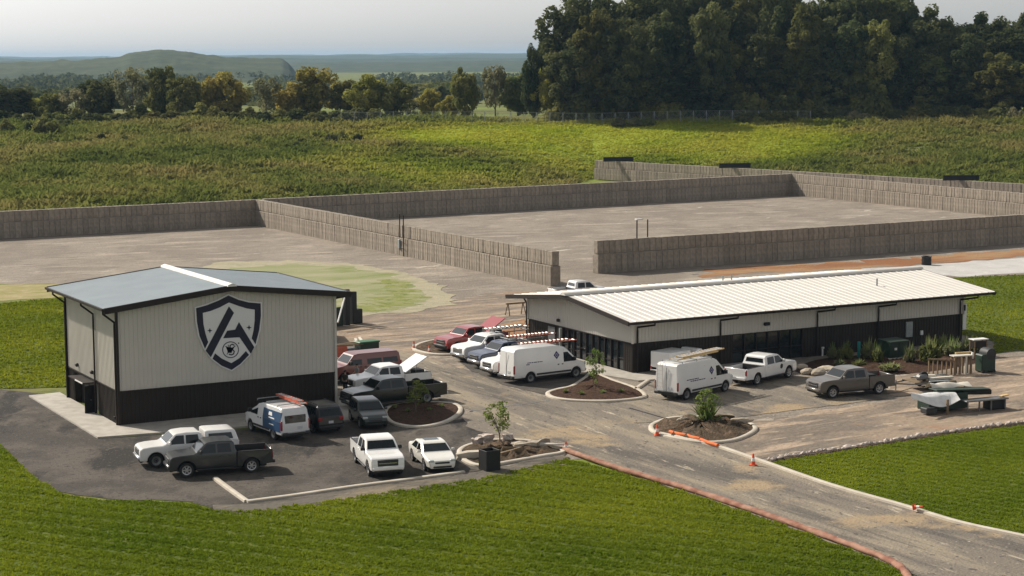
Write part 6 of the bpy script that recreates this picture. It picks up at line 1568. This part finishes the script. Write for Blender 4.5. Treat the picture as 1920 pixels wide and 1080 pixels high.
link('tarp', mesh('tarp', V + V2, F + F2, M['white_band'], 60), JK)
V = []; F = []
for j in range(ny):
    for i in range(nx):
        u, v = i / (nx - 1), j / (ny - 1)
        V.append((-1.2 + 3.4 * u, 1.0 + 1.0 * v, 1.55 + 0.35 * math.sin(math.pi * v) * (1 - 0.6 * u) + 0.07 * math.sin(u * 11 + v * 5)))
for j in range(ny - 1):
    for i in range(nx - 1): F.append((j * nx + i, j * nx + i + 1, (j + 1) * nx + i + 1, (j + 1) * nx + i))
V2 = [(a, b, c - 0.03) for a, b, c in V]; F2 = [tuple(N + k for k in f[::-1]) for f in F]
link('tarp', mesh('tarp', V + V2, F + F2, M['tarp'], 60), JK)
for x in (-0.9, 0.4, 1.9): MB().tube([(x, 1.5, 0), (x, 1.5, 1.6)], 0.05, 5).build('prop', M['wood'], JK)

# wooden stand and dark bin at the right end of the bed
q = gp(1795, 702)
ST = empty('wooden_stand', (q.x, q.y, 0), math.radians(-10), 'wooden slatted stand with plank tops at the right end of the shrub bed', 'stand')
MB().box((0.3, 0.0, 1.5), (1.7, 0.7, 0.08)).build('top', M['tarp'], ST)
for x in (-0.4, 0.05, 0.6, 1.05):
    MB().box((x, -0.25, 0.75), (0.14, 0.14, 1.5)).build('leg', M['wood'] if x != 0.6 else M['tarp'], ST)
    MB().box((x, 0.25, 0.75), (0.12, 0.12, 1.5)).build('leg', M['wood'], ST)
for k in range(6): MB().box((-0.65 - k * 0.3, -0.1 + k * 0.16, 0.6 - 0.0 * k), (0.08, 0.1, 1.2)).build('slat', M['wood'], ST)
MB().box((-1.4, 0.3, 1.22), (1.9, 0.12, 0.1), -0.49).build('rail', M['wood'], ST)
MB().box((0.8, 0.45, 1.62), (1.5, 0.12, 0.12)).build('rail', M['fiberglass'], ST)
MB().box((1.25, -0.1, 1.45), (0.12, 0.16, 0.5)).build('white_block', M['white_band'], ST)
q = gp(1847, 698)
UB = empty('dark_bin', (q.x, q.y, 0), math.radians(-8), 'dark green waste bin at the end of the wooden stand', 'bin')
MB().cbox((0, 0, 0.78), (1.3, 1.0, 1.4), 0.08).build('box', M['dgreen'], UB)
MB().lathe([(0.0, 0.52), (0.45, 0.5), (0.5, 0.0), (0.45, -0.5), (0.0, -0.52)], 14, 'Y', (0.2, 0, 1.5)).build('domed_lid', M['plastic'], UB, 40)
for x in (-0.5, 0.5): MB().lathe([(0.0, -0.06), (0.14, -0.06), (0.14, 0.06), (0.0, 0.06)], 10, 'Y', (x, -0.45, 0.14)).build('castor', M['rubber'], UB)
q = gp(1834, 668)
TB = empty('pallet_table', (q.x, q.y, 0.1), math.radians(-6), 'pale plank table top beside the building corner', 'table')
MB().cbox((0, 0, 1.35), (1.5, 0.8, 0.08), 0.02).build('top', M['white_band'], TB)
for x in (-0.6, 0.6):
    for y in (-0.3, 0.3): MB().box((x, y, 0.66), (0.1, 0.1, 1.32)).build('leg', M['wood'], TB)
MB().box((0, 0, 0.9), (1.3, 0.65, 0.5)).build('shelf_box', M['bronze'], TB)

# form box and rubble on the half-finished island
q = gp(918, 882)
FB = empty('form_box', (q.x, q.y, 0), math.radians(2), 'tall black inlet form standing at the half-finished island', 'form box')
for (c, d) in (((0, -0.45, 0.65), (0.98, 0.06, 1.3)), ((0, 0.45, 0.65), (0.98, 0.06, 1.3)), ((-0.46, 0, 0.65), (0.06, 0.84, 1.3)), ((0.46, 0, 0.65), (0.06, 0.84, 1.3))): MB().cbox(c, d, 0.01).build('panel', M['black'], FB)
MB().box((0, 0, 1.1), (0.84, 0.82, 0.04)).build('fill', M['soil'], FB)
for i, (px, py, L, W_, Hh_, rz, mm, lab) in enumerate(((890, 862, 2.2, 0.5, 0.5, -0.5, 'kerb', 'broken kerb slab at the left of the half-finished island'), (958, 858, 1.8, 0.3, 0.35, 0.25, 'wood', 'plank form beside the black inlet form'), (985, 846, 1.6, 0.7, 0.5, -0.3, 'rock', 'gray slab on the half-finished island'), (1010, 842, 1.3, 0.8, 0.55, 0.4, 'rock', 'tilted slab near the driveway end of the island'), (1035, 845, 2.0, 0.35, 0.3, -0.6, 'kerb', 'pale kerb end by the top of the sock'), (912, 832, 0.9, 0.6, 0.6, 0.2, 'stone', 'pale stone left of the sapling'), (952, 832, 0.8, 0.6, 0.55, 0.9, 'stone', 'pale stone right of the sapling'), (895, 836, 0.7, 0.5, 0.4, 0.5, 'stone', 'small pale stone on the island edge'), (970, 852, 2.4, 0.16, 0.3, 0.1, 'wood', 'long board lying along the island'))):
    q = gp(px, py); r = random.Random(i); bm = bmesh.new(); bmesh.ops.create_cube(bm, size=1)
    bmesh.ops.subdivide_edges(bm, edges=bm.edges[:], cuts=2, use_grid_fill=True)
    for v in bm.verts: v.co = Vector((v.co.x * L, v.co.y * W_, v.co.z * Hh_)) + Vector((r.gauss(0, 0.04), r.gauss(0, 0.04), r.gauss(0, 0.04))) * (0.3 if mm == 'wood' else 1)
    me = bpy.data.meshes.new('rubble'); bm.to_mesh(me); bm.free(); me.materials.append(M[mm])
    o = link('rubble_piece', me, None, (q.x, q.y, 0.32), (r.uniform(-0.15, 0.15), r.uniform(-0.15, 0.15), rz)); tag(o, lab, 'rubble', 'rubble on the half-finished island')
for i, (px, py, L, W_, Hh_, rz) in enumerate(((1280, 798, 1.2, 0.5, 0.35, 0.4), (1355, 793, 1.6, 0.4, 0.35, -0.5), (1390, 800, 1.8, 0.4, 0.4, -0.7), (1375, 806, 1.1, 0.6, 0.35, 0.2), (1300, 806, 1.0, 0.5, 0.3, 0.9))):
    q = gp(px, py); r = random.Random(i + 30); bm = bmesh.new(); bmesh.ops.create_icosphere(bm, subdivisions=2, radius=0.5)
    for v in bm.verts: v.co = Vector((v.co.x * L, v.co.y * W_, v.co.z * Hh_)) * r.uniform(0.85, 1.15)
    me = bpy.data.meshes.new('clod'); bm.to_mesh(me); bm.free(); me.materials.append(M['soil'] if i % 2 else M['rock'])
    o = link('soil_clod', me, None, (q.x, q.y, 0.42), (0, 0, rz)); tag(o, ORD[i] + ' clod from the left on the rough soil island', 'clod', 'clods on the soil island')

# ------------------------------------------------------------------ two people talking behind the building
def skin_mesh(name, nodes, edges, radii, m, parent, root=0, sub=1):
    me = bpy.data.meshes.new(name); me.from_pydata(nodes, edges, []); me.update(); me.materials.append(m)
    o = link(name, me, parent)
    md = o.modifiers.new('skin', 'SKIN'); md.use_smooth_shade = True
    sv = me.skin_vertices[0].data
    for i, r in enumerate(radii): sv[i].radius = (r[0], r[1]) if isinstance(r, tuple) else (r, r)
    sv[root].use_root = True
    ss = o.modifiers.new('subsurf', 'SUBSURF'); ss.levels = sub; ss.render_levels = sub
    return o
def person(x, y, face, label, shirt, trousers, arm_bend):
    T = empty('person', (x, y, 0.14), face, label, 'person', 'people talking by the trucks')
    N = []; Ed = []; R = []
    def nd(p, r, link_to=None):
        N.append(p); R.append(r)
        if link_to is not None: Ed.append((link_to, len(N) - 1))
        return len(N) - 1
    pel = nd((0, 0, 0.96), (0.15, 0.11)); wa = nd((0, 0, 1.12), (0.135, 0.10), pel); ch = nd((0, 0.0, 1.33), (0.165, 0.115), wa); nk0 = nd((0, 0, 1.47), (0.09, 0.075), ch); nk = nd((0, 0.01, 1.54), 0.055, nk0)
    hd1 = nd((0, 0.015, 1.62), (0.075, 0.088), nk); hd2 = nd((0, 0.02, 1.71), (0.078, 0.098), hd1); hd3 = nd((0, 0.015, 1.775), (0.05, 0.06), hd2)
    hips = []
    for s in (-1, 1):
        h = nd((s * 0.10, 0, 0.88), 0.095, pel); k = nd((s * 0.12, 0.02, 0.50), 0.062, h); c = nd((s * 0.125, -0.01, 0.34), 0.058, k); a = nd((s * 0.13, -0.02, 0.09), 0.04, c); f = nd((s * 0.14, 0.12, 0.04), 0.035, a); nd((s * 0.145, 0.20, 0.03), 0.025, f)
        sh_ = nd((s * 0.19, 0, 1.42), 0.062, ch); e = nd((s * 0.26, 0.0 if arm_bend < 0.5 else 0.02, 1.14), 0.045, sh_)
        w = nd((s * (0.25 - 0.08 * arm_bend), 0.06 + 0.20 * arm_bend, 0.90 + 0.20 * arm_bend), 0.030, e)
        d = Vector((N[w][0] - N[e][0], N[w][1] - N[e][1], N[w][2] - N[e][2])).normalized()
        pm_ = nd(tuple(Vector(N[w]) + d * 0.06), (0.036, 0.018), w)
        for q in range(4):
            o_ = Vector((0, (q - 1.5) * 0.019, 0)); b = Vector(N[pm_]) + d * 0.03 + o_; ln = (0.065, 0.078, 0.072, 0.055)[q]
            f1 = nd(tuple(b), 0.0095, pm_); f2 = nd(tuple(b + d * ln * 0.55), 0.009, f1); nd(tuple(b + d * ln + Vector((-s * 0.018, 0, 0))), 0.008, f2)
        t1 = nd(tuple(Vector(N[w]) + d * 0.035 + Vector((-s * 0.012, 0.034, 0))), 0.011, w); nd(tuple(Vector(N[t1]) + d * 0.045 + Vector((0, 0.012, 0))), 0.009, t1)
    skin_mesh('body', N, Ed, R, M['skin'], T)
    # face and hair
    MB().lathe([(0.0, 0.105), (0.06, 0.085), (0.095, 0.03), (0.10, -0.03), (0.085, -0.06)], 14, 'Z', (0, 0.002, 1.71)).build('hair', M['hair'], T, 60)
    for s in (-1, 1):
        MB().cbox((s * 0.033, 0.108, 1.69), (0.022, 0.012, 0.012), 0.003).build('eye', M['hair'], T); MB().cbox((s * 0.083, 0.01, 1.675), (0.016, 0.035, 0.055), 0.006).build('ear', M['skin'], T)
    MB().cbox((0, 0.118, 1.662), (0.022, 0.026, 0.045), 0.006).build('nose', M['skin'], T); MB().cbox((0, 0.104, 1.618), (0.045, 0.012, 0.010), 0.003).build('mouth', M['ladder_red'], T)
    # shirt
    n2 = [(0, 0, 0.93), (0, 0, 1.12), (0, 0, 1.33), (0, 0, 1.47)]; e2 = [(0, 1), (1, 2), (2, 3)]; r2 = [(0.165, 0.125), (0.15, 0.115), (0.18, 0.13), (0.095, 0.085)]
    for s in (-1, 1):
        b = len(n2); n2 += [(s * 0.195, 0, 1.42), (s * 0.245, 0.0, 1.20)]; r2 += [0.075, 0.062]; e2 += [(2, b), (b, b + 1)]
    skin_mesh('shirt', n2, e2, r2, M[shirt], T)
    n3 = [(0, 0, 0.95)]; e3 = []; r3 = [(0.158, 0.118)]
    for s in (-1, 1):
        b = len(n3); n3 += [(s * 0.10, 0, 0.86), (s * 0.12, 0.02, 0.50), (s * 0.128, -0.015, 0.12)]; r3 += [0.105, 0.075, 0.062]; e3 += [(0, b), (b, b + 1), (b + 1, b + 2)]
    skin_mesh('trousers', n3, e3, r3, M[trousers], T)
    for s in (-1, 1): MB().cbox((s * 0.14, 0.07, 0.05), (0.105, 0.29, 0.10), 0.03).build('shoe', M['rubber'], T, 60)
person(18.2, 3.3, math.radians(-60), 'person in dark clothes standing at the building corner', 'shirt_olive', 'trousers', 0.2)
person(20.2, 5.6, math.radians(100), 'person in pale gray shirt standing before the maroon van', 'shirt_grey', 'trousers', 0.8)

# ------------------------------------------------------------------ ground cover
def scatter_blades(name, poly, n, hgt, wid, m, seed, label, cat, z0=0.06, blades=2, terrain=False, clump=0.5, holes=(), freq=8.0):
    r = np.random.default_rng(seed); A = np.array(poly); mn, mx = A.min(0), A.max(0)
    Pn = r.uniform(mn, mx, (int(n * 3), 2)); Pn = Pn[inside(poly, Pn)]
    X, D = camframe(Pn[:, 0], Pn[:, 1]); px = 960 + FPX * X / np.maximum(D, 1); py = 105 + FPX * CAM.z / np.maximum(D, 1)
    for hole in holes: Pn, px, D, py = (lambda k: (Pn[k], px[k], D[k], py[k]))(~inside(hole, Pn))
    Pn = Pn[(px > -160) & (px < 2080) & (D > 0) & (py < 1180)][:n]
    dens = wobble(Pn[:, 0], Pn[:, 1], freq, seed + 1) + 0.8 * wobble(Pn[:, 0], Pn[:, 1], freq * 1.9, seed + 2)
    Pn = Pn[dens + r.normal(0, clump, len(Pn)) > -0.9]; dens = wobble(Pn[:, 0], Pn[:, 1], freq, seed + 1) + 0.8 * wobble(Pn[:, 0], Pn[:, 1], freq * 1.9, seed + 2)
    N = len(Pn); Z = height(Pn[:, 0], Pn[:, 1]) if terrain else np.zeros(N); V = []; base = np.column_stack([Pn, Z + z0])
    allV = []
    for b in range(blades):
        g = r.uniform(0, 6.28, N); h_ = hgt * r.uniform(0.4, 1.0, N) * np.clip(1 + 0.85 * dens, 0.25, 3); w_ = wid * r.uniform(0.6, 1.2, N)
        s_ = np.column_stack([np.cos(g), np.sin(g), np.zeros(N)]) * w_[:, None]; ln = r.normal(0, 0.5, (N, 2)) * h_[:, None]
        tip = base + np.column_stack([ln, h_]); o_ = np.column_stack([r.normal(0, wid, (N, 2)), np.zeros(N)])
        allV.append(np.stack([base + o_ - s_, base + o_ + s_, tip + o_ + s_ * 0.35, tip + o_ - s_ * 0.35], 1))
    V = np.concatenate(allV, 0).reshape(-1, 3); Q = np.arange(len(V)).reshape(-1, 4)
    o = link(name, np_mesh(name, V, Q, m)); tag(o, label, cat, None, 'stuff'); return o
scatter_blades('front_lawn_grass', LAWN_F, 150000, 0.10, 0.05, GRASS, 1, 'short green grass of the front lawn', 'grass', 0.05, 3)
scatter_blades('side_lawn_grass', LAWN_R, 70000, 0.08, 0.05, GRASS, 2, 'short green grass of the right lawn', 'grass', 0.05, 2)
scatter_blades('far_lawn_grass', LAWN_B, 34000, 0.12, 0.09, GRASS, 3, 'short green grass right of the low building', 'grass', 0.03, 2)
scatter_blades('left_lawn_grass', LAWN_L, 28000, 0.13, 0.09, GRASS, 4, 'short green grass left of the emblem building', 'grass', 0.03, 2)
# weeds of the bank behind the walls
q = [at_depth(-60, 300, 262), at_depth(520, 300, 308), at_depth(1000, 300, 340), at_depth(1110, 300, 386), at_depth(1500, 300, 352), at_depth(1990, 300, 312), at_depth(1990, 300, 446), at_depth(-60, 300, 446)]
BANK = [(v.x, v.y) for v in q]
def bank_cover(n, seed):
    r = np.random.default_rng(seed); A = np.array(BANK); mn, mx = A.min(0), A.max(0)
    Pn = r.uniform(mn, mx, (n * 4, 2)); Pn = Pn[inside(BANK, Pn)][:n]
    lu = lush(Pn[:, 0], Pn[:, 1]); N = len(Pn)
    d1 = wobble(Pn[:, 0], Pn[:, 1], 0.9, seed + 1) + 1.0 * wobble(Pn[:, 0], Pn[:, 1], 2.1, seed + 2) + 0.5 * wobble(Pn[:, 0], Pn[:, 1], 0.2, seed + 3)
    keep = (d1 + r.normal(0, 0.4, N) > -0.6) | (lu > 0.5); Pn, lu, d1 = Pn[keep], lu[keep], d1[keep]; N = len(Pn)
    base = np.column_stack([Pn, height(Pn[:, 0], Pn[:, 1]) - 0.05]); hh = (0.85 - 0.6 * lu) * np.clip(1 + 0.8 * d1 * (1 - 0.6 * lu), 0.2, 3)
    out = []; att = []
    for b in range(2):
        g = r.uniform(0, 6.28, N); h_ = hh * r.uniform(0.4, 1.1, N); w_ = 0.28 * r.uniform(0.5, 1.3, N)
        s_ = np.column_stack([np.cos(g), np.sin(g), np.zeros(N)]) * w_[:, None]; ln = r.normal(0, 0.75, (N, 2)) * h_[:, None]
        o_ = np.column_stack([r.normal(0, 0.3, (N, 2)), np.zeros(N)]); tip = base + np.column_stack([ln, h_])
        out.append(np.stack([base + o_ - s_, base + o_ + s_, tip + o_ + s_ * 0.45, tip + o_ - s_ * 0.45], 1)); att.append(np.repeat(lu, 4))
    V = np.concatenate(out, 0).reshape(-1, 3); me = np_mesh('bank_weeds', V, np.arange(len(V)).reshape(-1, 4), None)
    at = me.attributes.new('lush', 'FLOAT', 'POINT'); at.data.foreach_set('value', np.concatenate(att).astype(np.float32))
    me.materials.append(bank_leaf()); o = link('bank_weeds', me); tag(o, 'tangled weeds and bright grass covering the bank', 'weeds', None, 'stuff')
def bank_leaf():
    m = leaf_mat('weeds', (0.085, 0.118, 0.026), (0.255, 0.230, 0.075), 0.05, 0.0, 0.42); nt = m.node_tree; n, l = nt.nodes, nt.links
    hv = [x for x in n if x.type == 'HUE_SAT'][0]; cr = [x for x in n if x.type == 'VALTORGB'][0]
    e = cr.color_ramp.elements.new(0.48); e.color = (0.150, 0.180, 0.042, 1)
    at = n.new('ShaderNodeAttribute'); at.attribute_name = 'lush'
    c2 = n.new('ShaderNodeValToRGB'); c2.color_ramp.elements[0].color = (0.27, 0.36, 0.022, 1); c2.color_ramp.elements[1].color = (0.37, 0.40, 0.042, 1)
    c2.color_ramp.elements[0].position = 0.38; c2.color_ramp.elements[1].position = 0.62
    nz = [x for x in n if x.type == 'TEX_NOISE'][0]; l.new(nz.outputs[0], c2.inputs[0])
    mx = n.new('ShaderNodeMix'); mx.data_type = 'RGBA'; l.new(at.outputs['Fac'], mx.inputs['Factor']); l.new(cr.outputs[0], mx.inputs['A']); l.new(c2.outputs[0], mx.inputs['B']); l.new(mx.outputs['Result'], hv.inputs['Color'])
    return m
bank_cover(140000, 5)

# ------------------------------------------------------------------ distance
HILLM = ground_mat('hill_wood', [((0.035, 0.050, 0.024), 1, 0, 1), ((0.062, 0.074, 0.032), 0.02, 0.42, 0.62), ((0.020, 0.032, 0.016), 0.06, 0.5, 0.7)], bump=1.0, bscale=0.08)
def hill(name, prof, D, depth, zb, rough_, seed, nseg=260, rows_=14, step=1):
    r = np.random.default_rng(seed); xs = np.array([p[0] for p in prof], float); ys = np.array([p[1] for p in prof], float)
    X = np.linspace(xs[0], xs[-1], nseg); V = []; top = CAM.z - (np.interp(X, xs, ys) - 105) * D / FPX
    for k in range(rows_):
        t = k / (rows_ - 1); d = D - depth * (1 - t); prof_t = math.sin(t * math.pi / 2) ** 0.7
        nz_ = np.convolve(r.normal(0, rough_ * 2.2, nseg + 6), np.array([0.1, 0.25, 0.3, 0.25, 0.1]), 'same')[3:-3] + np.convolve(r.normal(0, rough_ * 4, nseg + 40), np.ones(21) / 21, 'same')[20:-20]
        for i in range(nseg):
            b = at_depth(X[i], 105, d); z = zb + (top[i] - zb) * prof_t + nz_[i] * (0.3 + prof_t); V.append((b.x, b.y, z))
    for i in range(nseg):
        b = at_depth(X[i], 105, D + depth); V.append((b.x, b.y, zb))
    i_ = np.arange((rows_ + 1) * nseg).reshape(rows_ + 1, nseg); Q = np.stack([i_[:-1, :-1], i_[:-1, 1:], i_[1:, 1:], i_[1:, :-1]], -1).reshape(-1, 4)
    o = link(name, np_mesh(name, np.array(V), Q, HILLM)); tag(o, kind='structure'); return o
hill('hills', [(-700, 122), (-300, 116), (0, 114), (60, 112), (150, 109), (225, 103), (245, 96), (270, 93), (300, 91), (330, 93), (370, 99), (420, 105), (480, 107), (530, 107), (541, 116), (560, 140)], 2700, 500, -16, 0.45, 3, 300)
hill('valley_woods', [(-900, 122), (200, 121), (450, 118), (640, 116), (760, 117), (900, 114), (1000, 115), (1500, 114), (2800, 118)], 4300, 700, -12, 0.8, 14)
hill('middle_hills', [(-900, 112), (200, 111), (540, 109), (700, 110), (860, 108), (1000, 109), (1500, 108), (2800, 112)], 6200, 900, -12, 1.4, 15)
hill('far_hills', [(-900, 108), (200, 106), (540, 104), (700, 103), (800, 104), (900, 102), (1000, 103), (1400, 101), (2000, 103), (2800, 106)], 9000, 2500, -12, 2.0, 4)
hill('farther_hills', [(-900, 104), (200, 103), (560, 102), (760, 101), (1000, 101), (1500, 100), (2800, 103)], 14500, 1500, -12, 2.5, 6)
# distant woods in the valley, read as one mass
r = np.random.default_rng(77); cl = []; rd = []
for k in range(90):
    d = r.uniform(1200, 2400); px = r.uniform(-200, 1100); n = r.integers(4, 14)
    for j in range(n):
        b = at_depth(px + j * 7, 105, d + r.normal(0, 15)); z = hz(b.x, b.y); cl.append((b.x, b.y, z + r.uniform(3, 8))); rd.append(r.uniform(4, 7))
for k in range(70):
    d = r.uniform(620, 1150); px = r.uniform(-200, 1100); n = r.integers(2, 7)
    for j in range(n):
        b = at_depth(px + j * 9, 105, d + r.normal(0, 8)); z = hz(b.x, b.y); cl.append((b.x, b.y, z + r.uniform(1.5, 4.5))); rd.append(r.uniform(2.5, 4.5))
V, Q = leaf_cloud(cl, rd, 30, 2.2, 5)
o = link('distant_woods', np_mesh('distant_woods', V, Q, LEAF_DARK)); tag(o, 'distant woods in the valley beyond the hedgerow', 'woods', None, 'stuff')

# ------------------------------------------------------------------ haze
HZ = bpy.data.materials.new('haze'); HZ.use_nodes = True
n_ = HZ.node_tree.nodes; n_.remove(n_["Principled BSDF"])
pv_ = n_.new("ShaderNodeVolumePrincipled"); pv_.inputs["Color"].default_value = (0.45, 0.72, 1.0, 1); pv_.inputs["Density"].default_value = 0.000055; pv_.inputs["Anisotropy"].default_value = 0.0
HZ.node_tree.links.new(pv_.outputs[0], n_["Material Output"].inputs["Volume"])
c = at_depth(960, 105, 8400)
o = MB().box((c.x, c.y, 20.0), (32500, 19500, 96)).build('haze', HZ, None, None)
o.data.transform(Matrix.Translation((c.x, c.y, 0)) @ Matrix.Rotation(math.atan2(-HX, HY), 4, 'Z') @ Matrix.Translation((-c.x, -c.y, 0)))
tag(o, kind='stuff')
